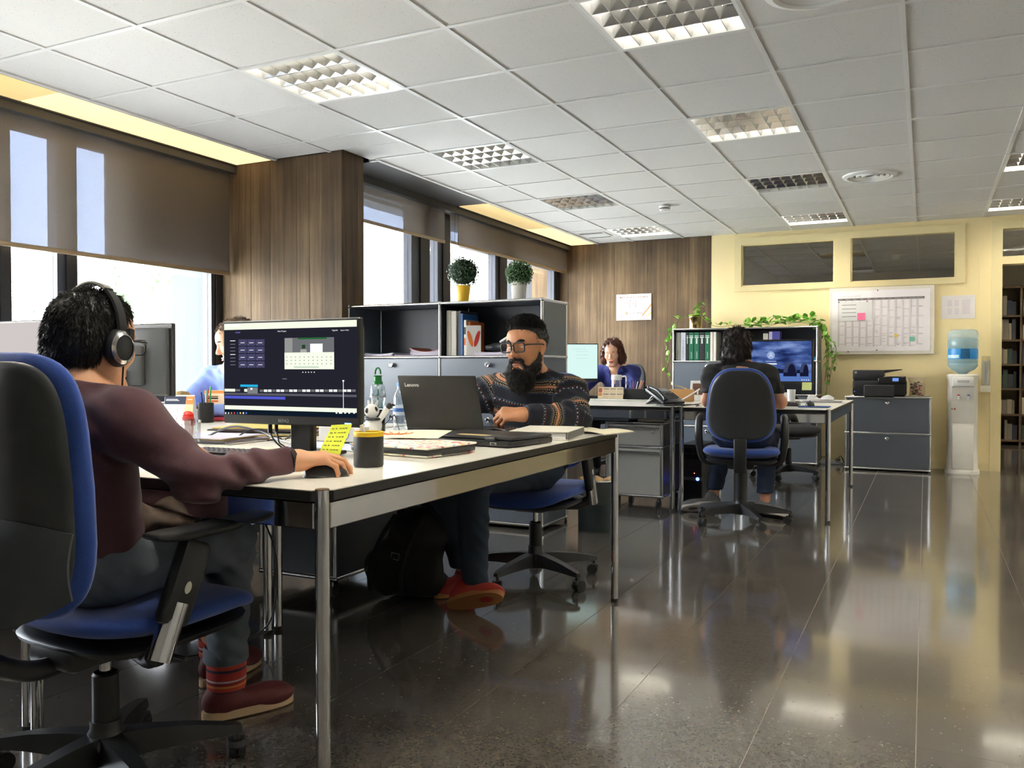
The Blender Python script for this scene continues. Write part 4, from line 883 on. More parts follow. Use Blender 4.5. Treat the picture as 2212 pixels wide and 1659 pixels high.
MB().sphere((.012, -.012, .104), .011, 12, 8, (1, .8, 1.1)).sphere((-.018, -.024, .100), .010, 12, 8, (1, .7, 1.1)).build('eye_patch', BLACKP, fg, 60)
MB().cyl((-.016, 0, .122), (-.020, 0, .142), .007, .004, n=10).cyl((.010, .008, .12), (.016, .01, .142), .007, .003, n=10).build('ear', TOY, fg, 50)
MB().cyl((.025, 0, .06), (.058, -.006, .104), .011, .013, n=12).sphere((.058, -.006, .106), .0145, 12, 8).build('arm', TOY, fg, 50)
pw = MB().sphere((.068, -.008, .118), .014, 12, 8)
for k in range(4): pw.cyl((.068, -.008, .118), (.080 + .004 * k, -.010 + .003 * k, .122 + .006 * k - .002 * k * k), .004, .003, n=8)
pw.build('paw', BLACKP, fg, 50)
MB().tube([(.030 * math.cos(a), -.030 * math.sin(a), .066) for a in [2 * PI * k / 20 for k in range(20)]], .006, 8, closed=True).build('collar', BLACKP, fg, 50)
# white carton behind the monitor, cables, paper stacks
bx = thing('carton', 'small white carton with a blue emblem behind the monitor stand', 'box', (-1.90, 2.50, DZ), .12)
MB().rbox((0, 0, .030), (.17, .07, .058), .002, 1).build('box', PAPER, bx, 30); MB().rbox((.012, 0, .003), (.22, .08, .006), .002, 1).build('tray', BLACKM, bx, 30)
MB().tube([(.02 + .02 * math.cos(a), -.0362, .032 + .02 * math.sin(a)) for a in [2 * PI * k / 24 for k in range(24)]], .0012, 4, closed=True).build('emblem', mat('emblem_blue', srgb(50, 90, 190), .5), bx, 0)
MB().b2((.005, -.0365, .026), (.018, -.0352, .040)).b2((.022, -.0365, .024), (.033, -.0352, .035)).build('emblem_mark', MATS['emblem_blue'], bx, 0)
CAB = mat('cable_dark', (.03, .032, .036), .4)
cb = thing('cable_bundle', 'grey cables lying on the desk behind the monitor', 'cable', (-2.25, 2.42, DZ))
MB().tube(spline([(-.17, -.10, .005), (-.10, -.02, .05), (.0, .02, .035), (.12, -.02, .012), (.26, -.10, .008)], 8), .0042, 8).build('thick_cable', mat('cable_grey2', (.14, .15, .18), .35), cb, 50)
MB().tube(spline([(-.06, -.05, .004), (-.02, .0, .040), (.06, .03, .035), (.12, .0, .006)], 8), .003, 8).tube(spline([(.10, .05, .004), (.16, .08, .045), (.22, .03, .01), (.3, -.1, .006)], 8), .0028, 8).build('thin_cable', CAB, cb, 50)
hc = thing('cable', 'thin black cable making an arch on the desk in front of the open laptop', 'cable', (-1.93, 2.87, DZ))
MB().tube(spline([(-.16, .02, .003), (-.10, -.02, .004), (-.055, -.03, .02), (.0, -.015, .075), (.012, -.015, .078), (.055, -.045, .02), (.07, -.05, .006), (.02, -.065, .003), (.12, -.09, .003), (.28, -.10, .003)], 7), .0018, 6).build('wire', CAB, hc, 50)
def stack(label, loc, rz, w, d, n, cols, seed, th=.004, cat='papers', name='paper_stack', jit=.02, grp=None):
    t = thing(name, label, cat, loc, rz, grp); q = random.Random(seed); z = 0
    for k in range(n):
        h = th * q.uniform(.6, 1.5); c_ = cols[q.randrange(len(cols))]
        MB().rbox((q.uniform(-jit, jit), q.uniform(-jit, jit), z + h / 2), (w * q.uniform(.93, 1), d * q.uniform(.93, 1), h), .0006, 1, M=RZ(q.uniform(-.06, .06))).build('sheet_bundle', c_, t, 0); z += h
    return t
MAG = [PAPER, mat('mag_lilac', srgb(205, 198, 216), .5), mat('mag_grey', srgb(140, 138, 140), .5), PAPER, mat('mag_yellow', srgb(216, 190, 96), .5), mat('mag_dark', srgb(52, 52, 58), .5), mat('mag_rose', srgb(220, 176, 168), .5), PAPER]
stack('loose pile of magazines and papers on the middle of the desks', (-2.42, 2.72, DZ), .35, .42, .30, 7, MAG, 3)
stack('flat pile of magazines nearest the clear red-capped bottle', (-2.43, 2.36, DZ), .12, .34, .25, 5, MAG[:5], 5)
stack('low heap of papers behind the pile of magazines', (-2.62, 3.12, DZ), -.2, .34, .26, 5, MAG[:3] + [PAPER], 8)
stack('few loose cream sheets beside the keyboard', (-2.05, 2.10, DZ), .1, .30, .21, 2, [MATS['page_cream'], PAPER], 12, th=.0015)
rb = thing('drink_bottle', 'clear bottle with a red ribbed cap behind the arm', 'bottle', (-2.415, 2.255, DZ), 0, 'bottles on the desks')
MB().lathe([(0, .001), (.031, .001), (.034, .006), (.033, .05), (.027, .085), (.024, .09)], n=32).build('body', PETB, rb, 40)
REDP = mat('red_plastic', srgb(214, 34, 24), .4)
MB().lathe([(.026, .062), (.026, .078), (.022, .080), (.0235, .084), (.0205, .088), (.022, .092), (.0195, .096), (.021, .100), (.018, .106), (.010, .113), (0, .115)], n=28).build('cap', REDP, rb, 50)
MB().lathe([(0, .01), (.014, .01), (.020, .06)], n=24).build('filter', mat('pink_filter', srgb(225, 130, 125), .5), rb, 50)
gl = tag(MB().lathe([(0, .002), (.027, .002), (.029, .004), (.033, .085), (.0315, .085), (.0275, .008), (0, .007)], n=32).build('tumbler', glass('tumbler_glass', (.95, .96, .97), .12), None, 40), 'clear glass tumbler in front of the red-capped bottle', 'glass'); gl.location = (-2.355, 2.215, DZ)
def tent(label, loc, rz, w, h, d, m1, parts):
    t = thing('desk_calendar', label, 'calendar', loc, rz, 'desk calendars')
    MB().add([(-w / 2, -d / 2, 0), (w / 2, -d / 2, 0), (w / 2, 0, h), (-w / 2, 0, h), (-w / 2, d / 2, 0), (w / 2, d / 2, 0)], [(0, 1, 2, 3), (3, 2, 5, 4), (0, 4, 5, 1)]).build('card', m1, t, 0)
    a = math.atan2(d / 2, h); PM = T(0, -d / 2, 0) @ RX(-a)
    for nm, x0, z0, x1, z1, mm, lay in parts: MB().b2((x0, -.0008 * lay - .0004, z0), (x1, 0, z1), M=PM).build(nm, mm, t, 0)
    return t, PM
INKD = mat('print_dark', srgb(66, 66, 78), .6); NAVY = mat('print_navy', srgb(44, 52, 78), .5); ORNG = mat('print_orange', srgb(232, 140, 70), .5)
PP = [('header', -.075, .095, .075, .135, NAVY, 1), ('header_side', .035, .095, .075, .135, ORNG, 2)] + [('month_box', -.068 + .034 * (k % 3), .05 - .042 * (k // 3), -.038 + .034 * (k % 3), .088 - .042 * (k // 3), mat('print_cell', srgb(226, 222, 230), .6), 2) for k in range(6)] + [('header_text', -.068, .118, -.008, .121, PAPER, 3), ('header_text', -.068, .112, .0, .115, PAPER, 3), ('header_text', .042, .118, .068, .121, PAPER, 3), ('side_strip', .035, .002, .075, .092, mat('print_peach', srgb(244, 206, 160), .6), 2)]
tent('desk calendar with a navy header and orange side strip', (-3.33, 3.06, DZ), .35, .155, .138, .07, PAPER, PP)
og = thing('leaflet_box', 'orange and cream leaflet box with orange lettering half behind the monitor', 'box', (-3.33, 3.30, DZ + .02), .35)
MB().rbox((0, 0, .068), (.11, .045, .135), .003, 1).build('box', mat('leaflet_cream', srgb(248, 222, 186), .5), og, 30)
MB().b2((-.055, -.0236, .120), (.055, -.0226, .135)).build('top_stripe', ORNG, og, 0)
text('lettering', 'SA', .028, BLACKM, og, (-.040, -.0232, .060))
for z, c_ in ((.104, (150, 120, 90)), (.094, (60, 50, 44)), (.080, (235, 110, 30)), (.040, (235, 110, 30))): MB().b2((-.038, -.0236, z - .004), (.02, -.0226, z + .004)).build('print_line', mat('leaf_%d' % c_[0], srgb(*c_), .6), og, 0)
bkr = tag(MB().rbox((0, 0, .010), (.2, .14, .018), .002, 1).build('book', mat('book_pinkred', srgb(206, 70, 90), .5), None, 30), 'pinkish red book lying under the leaflet box', 'book'); bkr.location = (-3.33, 3.30, DZ); bkr.rotation_euler = (0, 0, .35)
def pencil_cup(label, loc, r, h, pens, m=BLACKM, grp='pencil cups'):
    t = thing('pencil_cup', label, 'pencil cup', loc, 0, grp)
    MB().lathe([(0, .001), (r, .0), (r, h), (r * .93, h), (r * .93, .006), (0, .006)], n=32).build('cup', m, t, 40)
    for (x, y, dx, dy, L, c) in pens:
        MB().cyl((x, y, .01), (x + dx, y + dy, L), .004, n=8).build('pen', mat('pen_%d_%d_%d' % c, srgb(*c), .4), t, 40)
    return t
pencil_cup('black pencil cup with coloured pens next to the desk calendar', (-3.24, 3.14, DZ), .038, .098, [(-.01, .0, -.02, .0, .15, (30, 40, 60)), (.0, .01, -.005, .0, .16, (40, 170, 140)), (.01, 0, .004, .0, .165, (200, 40, 40)), (.012, .01, .012, .0, .178, (60, 170, 80)), (.0, -.01, -.012, .01, .14, (40, 110, 200))])
wc = tag(MB().lathe([(0, 0), (.045, .0), (.05, .02), (.048, .05), (.03, .058), (0, .06)], n=28).build('wicker_bowl', mat('wicker', srgb(150, 128, 84), .8, var=.4, scale=90, bump=.6, bscale=200), None, 40), 'round woven wicker ornament behind the desk calendar', 'bowl'); wc.location = (-3.42, 3.15, DZ); wc.rotation_euler = (PI / 2 * .0, 0, 0); wc.scale = (1.1, 1.1, 2.6)
# monitors on the window desks
PALE = emis('screen_pale', srgb(214, 206, 204), .95)
monitor('monitor with a pale wallpaper at the left edge of the picture', (-3.42, 2.22, DZ), 0., scr=PALE, zb=.88, bezel=mat('bezel_grey', (.10, .10, .11), .4))
mb_, s_, MM = monitor('monitor seen from behind by the near window', (-3.245, 2.70, DZ), PI + .06, zb=.885, scr=emis('screen_blue_dim', srgb(120, 140, 170), .6), bezel=mat('bezel_dark', (.03, .03, .035), .35))
MB().tube(spline([(-.06, .09, .25), (-.07, .12, .16), (-.12, .12, .06), (-.18, .14, .004)], 7), .004, 8).build('cable', CAB, mb_, 50)
MB().rbox((.04, .052, .235), (.12, .004, .028), .002, 1).build('port_panel', mat('port_grey', (.16, .165, .17), .4), mb_, 30)
# cable hanging from the front desk
hk = thing('hanging_cable', 'thin black cable hanging under the front desk to the floor', 'cable', (-2.19, 2.40, .0))
MB().tube(spline([(-.10, .0, .66), (-.03, .0, .50), (.045, .0, .36), (.06, .0, .22), (.04, -.02, .08), (-.06, -.06, .012), (-.2, -.05, .006)], 8), .0035, 6).tube(spline([(.04, -.02, .05), (-.05, -.15, .008), (-.14, -.3, .006)], 8), .003, 6).build('wire', CAB, hk, 50)
# ================================================================== PEOPLE
V3 = lambda *p: np.array(p, float)
def C(a, b, ra, rb=None, k=.03, s=1): return ('c', V3(*a), V3(*b), ra, ra if rb is None else rb, k, s)
def EL(c, r, R_=None, k=.02, s=1): return ('e', V3(*c), V3(*r), None if R_ is None else np.array(R_)[:3, :3], k, s)
def sd_eval(prims, P, h):
    """P: list of 3 coordinate arrays (grid axes); returns the field"""
    X, Y, Z = P; vol = np.full((len(X), len(Y), len(Z)), 1.0, np.float32)
    for pr in prims:
        if pr[0] == 'c':
            _, a, b, ra, rb, k, s = pr; r = max(ra, rb); lo = np.minimum(a, b) - r; hi = np.maximum(a, b) + r
        else:
            _, c, rr, R_, k, s = pr; r = max(rr); lo = c - r; hi = c + r
        m = k * 1.5 + 3 * h; sl = []
        for ax, l, u in zip(P, lo - m, hi + m):
            i0 = np.searchsorted(ax, l); i1 = np.searchsorted(ax, u); sl.append(slice(i0, i1))
        if any(q.stop <= q.start for q in sl): continue
        x = X[sl[0]][:, None, None]; y = Y[sl[1]][None, :, None]; z = Z[sl[2]][None, None, :]
        if pr[0] == 'c':
            d = b - a; L2 = max(float(d @ d), 1e-9)
            t = np.clip(((x - a[0]) * d[0] + (y - a[1]) * d[1] + (z - a[2]) * d[2]) / L2, 0, 1)
            f = np.sqrt((x - a[0] - t * d[0]) ** 2 + (y - a[1] - t * d[1]) ** 2 + (z - a[2] - t * d[2]) ** 2) - (ra + (rb - ra) * t)
        else:
            q = [x - c[0], y - c[1], z - c[2]]
            if R_ is not None: q = [R_[0, i] * q[0] + R_[1, i] * q[1] + R_[2, i] * q[2] for i in range(3)]
            k0 = np.sqrt((q[0] / rr[0]) ** 2 + (q[1] / rr[1]) ** 2 + (q[2] / rr[2]) ** 2)
            k1 = np.sqrt((q[0] / rr[0] ** 2) ** 2 + (q[1] / rr[1] ** 2) ** 2 + (q[2] / rr[2] ** 2) ** 2) + 1e-9
            f = k0 * (k0 - 1) / k1
        g = vol[tuple(sl)]
        if s > 0:
            hh = np.maximum(k - np.abs(g - f), 0) / k; vol[tuple(sl)] = np.minimum(g, f) - hh * hh * k * .25
        else:
            f = -f; hh = np.maximum(k - np.abs(g - f), 0) / k; vol[tuple(sl)] = np.maximum(g, f) + hh * hh * k * .25
    return vol
def nets(vol, o, h):
    ins = vol < 0; n = np.array(vol.shape) - 1
    c = np.zeros(tuple(n), np.int8); off = [(i, j, k) for i in (0, 1) for j in (0, 1) for k in (0, 1)]
    for i, j, k in off: c += ins[i:i + n[0], j:j + n[1], k:k + n[2]]
    act = (c > 0) & (c < 8); idx = np.argwhere(act); ids = -np.ones(tuple(n), np.int64); ids[act] = np.arange(len(idx))
    acc = np.zeros((len(idx), 3)); cnt = np.zeros(len(idx))
    I = idx
    for a in off:
        for ax in range(3):
            if a[ax]: continue
            b = list(a); b[ax] = 1
            va = vol[I[:, 0] + a[0], I[:, 1] + a[1], I[:, 2] + a[2]]; vb = vol[I[:, 0] + b[0], I[:, 1] + b[1], I[:, 2] + b[2]]
            m = (va < 0) != (vb < 0); t = np.where(m, va / np.where(m, va - vb, 1), 0)
            p = np.tile(np.array(a, float), (len(I), 1)); p[:, ax] += t; acc += p * m[:, None]; cnt += m
    V = (I + acc / cnt[:, None]) * h + o
    F = []
    for ax in range(3):
        u, w = [q for q in range(3) if q != ax]
        sl0 = [slice(None)] * 3; sl1 = [slice(None)] * 3; sl0[ax] = slice(0, -1); sl1[ax] = slice(1, None)
        A = ins[tuple(sl0)]; B = ins[tuple(sl1)]; E = np.argwhere(A != B)
        E = E[(E[:, u] > 0) & (E[:, w] > 0) & (E[:, u] < n[u]) & (E[:, w] < n[w]) & (E[:, ax] < n[ax])]
        q = []
        for du, dw in ((1, 1), (0, 1), (0, 0), (1, 0)):
            e = E.copy(); e[:, u] -= du; e[:, w] -= dw; q.append(ids[e[:, 0], e[:, 1], e[:, 2]])
        q = np.stack(q, 1); fl = A[E[:, 0], E[:, 1], E[:, 2]]
        if ax == 1: fl = ~fl
        q[~fl] = q[~fl][:, ::-1]; F.append(q)
    F = np.concatenate(F); F = F[(F >= 0).all(1)]
    return V, F
def blob(prims, h, M=None, disp=None, smooth=1, cut=None):
    lo = np.full(3, 1e9); hi = -lo
    for pr in prims:
        if pr[-1] < 0: continue
        r = max(pr[3], pr[4]) if pr[0] == 'c' else max(pr[2])
        a, b = (pr[1], pr[2]) if pr[0] == 'c' else (pr[1], pr[1])
        lo = np.minimum(lo, np.minimum(a, b) - r); hi = np.maximum(hi, np.maximum(a, b) + r)
    lo -= 3 * h; hi += 3 * h
    P = [np.arange(lo[i], hi[i] + h, h) for i in range(3)]
    vol = sd_eval(prims, P, h)
    if disp is not None: vol = vol + disp(P[0][:, None, None], P[1][None, :, None], P[2][None, None, :]).astype(np.float32)
    if cut is not None: vol = np.maximum(vol, cut(P[0][:, None, None], P[1][None, :, None], P[2][None, None, :]).astype(np.float32))
    V, F = nets(vol, lo, h)
    for _ in range(smooth):
        S = np.zeros_like(V); n = np.zeros(len(V))
        for a, b in ((0, 1), (1, 2), (2, 3), (3, 0)):
            np.add.at(S, F[:, a], V[F[:, b]]); np.add.at(n, F[:, a], 1)
        V = .5 * V + .5 * S / np.maximum(n, 1)[:, None]
    if M is not None:
        Mn = np.array(M); V = V @ Mn[:3, :3].T + Mn[:3, 3]
    return V, F
def npmesh(name, parts, m, parent, label=None, attr=None):
    """parts: list of (V, F) in world space joined into one mesh under parent"""
    L = np.array(base_of(parent)); o = 0; VV = []; FF = []
    for V, F in parts: VV.append(V - L); FF.append(F + o); o += len(V)
    V = np.concatenate(VV); F = np.concatenate(FF)
    me = bpy.data.meshes.new(name); me.vertices.add(len(V)); me.vertices.foreach_set('co', V.astype(np.float32).ravel())
    k = F.shape[1]; me.loops.add(F.size); me.loops.foreach_set('vertex_index', F.astype(np.int32).ravel())
    me.polygons.add(len(F)); me.polygons.foreach_set('loop_start', np.arange(0, F.size, k, dtype=np.int32)); me.polygons.foreach_set('use_smooth', np.ones(len(F), bool))
    me.update(calc_edges=True); me.validate(); me.materials.append(m)
    if attr is not None:
        at = me.attributes.new('pat', 'FLOAT_VECTOR', 'POINT'); at.data.foreach_set('vector', attr.astype(np.float32).ravel())
    return link(name, me, parent, label)
def vnorm(V, F):
    n = np.cross(V[F[:, 2]] - V[F[:, 0]], V[F[:, 3]] - V[F[:, 1]]); N = np.zeros_like(V)
    for k in range(4): np.add.at(N, F[:, k], n)
    return N / (np.linalg.norm(N, axis=1)[:, None] + 1e-12)
def strands(V, F, n, L, r, seed, bias=(0, 0, 0), bend=(0, 0, -.3), lift=1., jit=.35, mask=None, Lvar=.5, clump=6, cj=.12):
    """short tapered hair strands growing from a surface"""
    g = np.random.default_rng(seed); N = vnorm(V, F)
    cand = np.arange(len(V)) if mask is None else np.where(mask(V))[0]
    if len(cand) == 0: return np.zeros((0, 3)), np.zeros((0, 3), int)
    nc = max(1, n // clump); n = nc * clump; i = np.repeat(cand[g.integers(0, len(cand), nc)], clump); p = V[i] + g.normal(0, .0022, (n, 3)); nn = N[i]; bt = np.array(bias) if not callable(bias) else bias(V[i], nn)
    bt = bt - nn * ((bt * nn).sum(1)[:, None] if bt.ndim > 1 else (nn @ bt)[:, None])
    d = nn * lift + bt + np.repeat(g.normal(0, jit, (nc, 3)), clump, 0) + g.normal(0, cj, (n, 3)); d /= np.linalg.norm(d, axis=1)[:, None]
    l = L * (1 - Lvar + 2 * Lvar * g.random(n))[:, None]
    p0 = p - nn * r * 2; p1 = p + d * l * .55; p2 = p + d * l + np.array(bend) * l * .8
    a = np.cross(d, g.normal(0, 1, (n, 3))); a /= np.linalg.norm(a, axis=1)[:, None]; b = np.cross(d, a)
    vs = []
    for q, rr in ((p0, r), (p1, r * .8)):
        for k in range(3): vs.append(q + (a * math.cos(2.094 * k) + b * math.sin(2.094 * k)) * rr)
    vs.append(p2); VV = np.stack(vs, 1).reshape(-1, 3); o = np.arange(n)[:, None] * 7
    tri = []
    for k in range(3):
        k2 = (k + 1) % 3; tri += [(k, k2, 3 + k2), (k, 3 + k2, 3 + k), (3 + k, 3 + k2, 6)]
    FF = np.concatenate([o + np.array(t_)[None] for t_ in tri]); return VV, FF
def tri(F): return np.concatenate([F[:, [0, 1, 2]], F[:, [0, 2, 3]]])

def skin_mat(name, col, dark=.25):
    if name in MATS: return MATS[name]
    m = mat(name, col, .5, var=.10, scale=35, bump=.12, bscale=700); b = m.node_tree.nodes['Principled BSDF']
    b.inputs['Subsurface Weight'].default_value = .12; b.inputs['Subsurface Radius'].default_value = (.008, .004, .002); b.inputs['Subsurface Scale'].default_value = .5
    return m
def hair_mat(name, col, rough=.45): return mat(name, col, rough, var=.5, scale=160, stretch=(1, 1, .25), spec=.4)
def HM(c, yaw, pitch=0., roll=0.):
    """head frame: x right, y forward, z up. yaw 0 looks +Y, positive turns left; pitch>0 looks down"""
    return T(c) @ RZ(yaw) @ RX(-pitch) @ RY(roll)
def head_prims(neck_to, jaw=1., nose=1., female=False, mouth=.0):
    w = .95 if female else 1.
    p = [EL((0, -.014, .036), (.075 * w, .095, .084), k=.02), EL((0, .028, -.025), (.059 * w, .060, .090), k=.05), EL((0, .05, .045), (.056 * w, .046, .045), k=.03),
         C((-.016 * jaw, .074, -.101), (.016 * jaw, .074, -.101), .016, k=.03)]
    for s in (-1, 1):
        p += [C((s * .052 * w * jaw, .0, -.058), (s * .020 * jaw, .066, -.100), .016, .015, k=.03), EL((s * .041 * w, .062, -.022), (.020, .020, .020), k=.03),
              C((s * .012, .090, .027), (s * .046 * w, .076, .026), .0065, .0065, k=.014), EL((s * .012, .099, -.031), (.0085, .010, .0075), k=.008)]
    p += [C((0, .088, .014), (0, .110 * 1., -.024), .0075, .0115 * nose, k=.012)]
    for s in (-1, 1): p.append(EL((s * .032 * w, .098, .008), (.016, .014, .0105), k=.012, s=-1))
    for s in (-1, 1): p.append(EL((s * .032 * w, .0795, .0125), (.0155, .012, .0085), k=.004))       # upper lids
    for s in (-1, 1): p.append(EL((s * .032 * w, .0790, -.0025), (.0145, .011, .006), k=.004))      # lower lids
    p += [C((-.020, .0875, -.060), (.020, .0875, -.060), .0052, k=.006), C((-.017, .0885, -.069 - mouth), (.017, .0885, -.069 - mouth), .0062, k=.006), EL((0, .094, -.0645 - mouth / 2), (.019, .008, .0016 + mouth * .5), k=.003, s=-1)]
    for s in (-1, 1):
        Re = np.array((RZ(s * .35) @ RX(.15)))[:3, :3]
        p += [EL((s * .079 * w, -.006, -.004), (.0075, .019, .031), Re, k=.008), EL((s * .085 * w, -.001, .001), (.006, .010, .017), Re, k=.006, s=-1), EL((s * .078 * w, .0, -.030), (.006, .009, .010), k=.006)]
    p += [C((0, -.022, -.05), neck_to, .054 * w, .058 * w, k=.035)]
    return p
def head_extras(t, M, iris=(60, 40, 25), brow=(20, 15, 12), female=False, browr=.0042, eye_open=1.):
    w = .95 if female else 1.
    for s in (-1, 1):
        e = MB().sphere((s * .032 * w, .0775, .0055), .0118, 16, 12, M=M).build('eye', mat('eye_white', (.72, .70, .68), .15), t, 60, world=True)
        MB().sphere((s * .032 * w, .0835, .0045), .0062, 12, 8, (1, .92, 1), M=M).build('iris', mat('iris_%d' % iris[0], srgb(*iris), .1), e, 60, world=True)
        MB().tube([M @ Vector(q) for q in spline([(s * .012, .0975, .026), (s * .028, .0955, .0325), (s * .045 * w, .0845, .030), (s * .053 * w, .0745, .025)], 5)], [browr * .8] * 5 + [browr] * 6 + [browr * .45] * 5, 6).build('eyebrow', mat('brow_%d' % brow[0], srgb(*brow), .8), t, 60, world=True)
    MB().tube([M @ Vector(q) for q in spline([(-.019, .0905, -.0605), (-.007, .0955, -.0585), (0, .096, -.0595), (.007, .0955, -.0585), (.019, .0905, -.0605)], 4)], .0038, 6).tube([M @ Vector(q) for q in spline([(-.017, .091, -.0690), (0, .0965, -.0705), (.017, .091, -.0690)], 6)], .0048, 6).build('lips', mat('lips_%s' % female, srgb(168, 96, 84) if female else srgb(150, 92, 78), .45), t, 60, world=True)
FING = ((.042, .025, .021), (.046, .029, .022), (.042, .027, .021), (.033, .020, .018))
def hand_prims(M, side, curl=(.35, .5, .4), spread=.10, scale=1., thumb=(.0, 0), curls=None):
    """hand frame: y to the fingertips, z out of the back of the hand; side=+1 right hand (thumb at -x)"""
    P = lambda x, y, z: M @ Vector((x * side * scale, y * scale, z * scale)); out = []
    kx = (-.029, -.0098, .010, .027); ky = (.088, .092, .087, .077); r0 = (.0105, .0108, .0102, .0092)
    for i in range(4):
        out.append(C(P(kx[i] * .62, .012, -.002), P(kx[i], ky[i], .0), .0135 * scale, .0112 * scale, k=.016))
        cu = curls[i] if curls else curl; a = -cu[0]; p = Vector((kx[i], ky[i], 0)); sx = spread * (i - 1.4) * .9
        r = r0[i] * .86
        for j in range(3):
            d = Vector((sx * math.cos(a) * .8, math.cos(a), math.sin(a))).normalized(); q = p + d * FING[i][j]
            out.append(C(P(*p), P(*q), r * scale, r * .9 * scale, k=.004)); r *= .9; p = q
            if j < 2: a -= cu[1 + j]
    out.append(EL(P(-.012, .045, -.012), (.020 * scale, .030 * scale, .012 * scale), k=.02))
    tx, tz = thumb
    out += [C(P(-.016, .018, -.006), P(-.040, .050, -.014 + tz * .5), .0145 * scale, .0115 * scale, k=.014), C(P(-.040, .050, -.014 + tz * .5), P(-.047 + tx * .6, .078, -.020 + tz), .0108 * scale, .0098 * scale, k=.005), C(P(-.047 + tx * .6, .078, -.020 + tz), P(-.044 + tx, .103, -.024 + tz), .0095 * scale, .0078 * scale, k=.004)]
    out.append(C(P(0, -.018, -.002), P(0, .02, -.002), .025 * scale, .025 * scale, k=.02))
    return out
def hand_frame(w, d, up):
    d = Vector(d).normalized(); up = Vector(up); x = d.cross(up).normalized(); up = x.cross(d)
    M = Matrix((x, d, up)).transposed().to_4x4(); M.translation = Vector(w); return M
def nails(t, M, side, scale=1.): pass
def torso_prims(pel, chest, neck, shl, shr, r=1., fem=False, belly=1.):
    pel, chest, neck, shl, shr = map(Vector, (pel, chest, neck, shl, shr)); ax = (shr - shl).normalized(); up = (neck - pel).normalized(); fw = up.cross(ax)
    R_ = Matrix((ax, -fw, up)).transposed()
    f = lambda c, rx, ry, rz, k=.06: EL(tuple(c), (rx * r, ry * r, rz), R_, k=k)
    out = [f(pel + up * .03, .165, .125, .12), f((pel + chest) / 2, .145 * belly, .112 * belly, .15, .08), f(chest, .158, .115, .15, .08), f(chest + up * .09, .15, .095, .09, .06)]
    out += [C(shl, shr, .058 * r, k=.06), C(neck - up * .03, neck + up * .02, .075 * r, .062, k=.05), C(shl, neck, .048 * r, .05, k=.05), C(shr, neck, .048 * r, .05, k=.05)]
    return out
def wrinkle(amp, f=110., seed=0.):
    def g(x, y, z):
        m = .5 + .5 * np.sin(13 * x + 9 * z + seed) * np.sin(11 * y - 14 * z + 2 * seed)
        return amp * m * (np.sin(f * (x * .35 + z * .8 + y * .25) + 3.5 * np.sin(16 * y + 9 * x + seed) + seed) + .6 * np.sin(f * .7 * (z * .5 - x * .6 + y * .5) + 3 * np.sin(19 * z + 12 * x + seed * 3)))
    return g
def along_attr(V, chains):
    """per-vertex pattern coordinates: (distance along its chain, distance around, chain id)"""
    best = np.full(len(V), 1e9); out = np.zeros((len(V), 3))
    for ci, (pts, rad, off) in enumerate(chains):
        s = off
        for a, b in zip(pts[:-1], pts[1:]):
            a = np.array(a, float); b = np.array(b, float); d = b - a; L = np.linalg.norm(d); d /= L
            t = np.clip((V - a) @ d, 0, L); q = a + t[:, None] * d; e = V - q; dist = np.linalg.norm(e, axis=1) - rad
            u = np.cross(d, (0, 0, 1.) if abs(d[2]) < .9 else (1., 0, 0)); u /= np.linalg.norm(u); w = np.cross(d, u)
            ang = np.arctan2(e @ w, e @ u); m = dist < best; best[m] = dist[m]
            out[m, 0] = s + ((V - a) @ d)[m]; out[m, 1] = ang[m] * max(rad, .05); out[m, 2] = ci; s += L
    return out
def shoe(t, ankle, toe, up, mat_u, mat_s, L=.27, w=.046, name='shoe', collar=.0):
    """a closed shoe from heel to toe with a separate sole; up is the direction out of the instep"""
    a = Vector(ankle); d = (Vector(toe) - a); up = Vector(up).normalized(); d = (d - up * d.dot(up)).normalized(); x = d.cross(up)
    M = Matrix((x, d, up)).transposed().to_4x4(); M.translation = a - up * .075
    P = [EL((0, -.02, .045), (w * .78, .055, .045), k=.02), EL((0, .075, .032), (w * .95, .085, .032), k=.04), EL((0, .145, .026), (w * .92, .055, .026), k=.04), C((0, -.01, .05), (0, -.012, .085 + collar), w * .86, w * .84, k=.02)]
    V, F = blob(P, .005, M, cut=None); s = npmesh(name, [(V, F)], mat_u, t)
    ol = lambda th: (w * 1.02 * math.cos(th) * (1 + .10 * math.sin(th)) * (1 - .12 * math.cos(2 * th)), .062 + .137 * math.sin(th))
    m = MB(); n = 36; m.prism([ol(2 * PI * k / n) for k in range(n)], -.004, .020, M=M); m.build('sole', mat_s, s, 40, world=True)
    lc = MB()
    for k in range(4): lc.tube([M @ Vector((sx, .045 + .022 * k, .066 - .008 * k - .010 * (abs(sx) > .01))) for sx in (-.022, -.008, .008, .022)], .0028, 6)
    lc.build('laces', mat('laces_light', (.6, .58, .54), .7), s, 50, world=True); return s

def endcut(w, e, off=.0, rad=.11):
    w = np.array(w, float); d = w - np.array(e, float); d /= np.linalg.norm(d)
    def f(x, y, z):
        q = np.sqrt((x - w[0]) ** 2 + (y - w[1]) ** 2 + (z - w[2]) ** 2); return np.where(q < rad, (x - w[0]) * d[0] + (y - w[1]) * d[1] + (z - w[2]) * d[2] - off, -1.)
    return f
def cuts(*fs): return lambda x, y, z: np.maximum.reduce([np.broadcast_to(f(x, y, z), np.broadcast(x, y, z).shape) for f in fs])
below = lambda h: (lambda x, y, z: h - z)
def above(c, n, rad=9.):
    return lambda x, y, z: np.where(np.sqrt((x - c[0]) ** 2 + (y - c[1]) ** 2) < rad, (x - c[0]) * n[0] + (y - c[1]) * n[1] + (z - c[2]) * n[2], -1.)
def person(label, base): return thing('person', label, 'person', base)

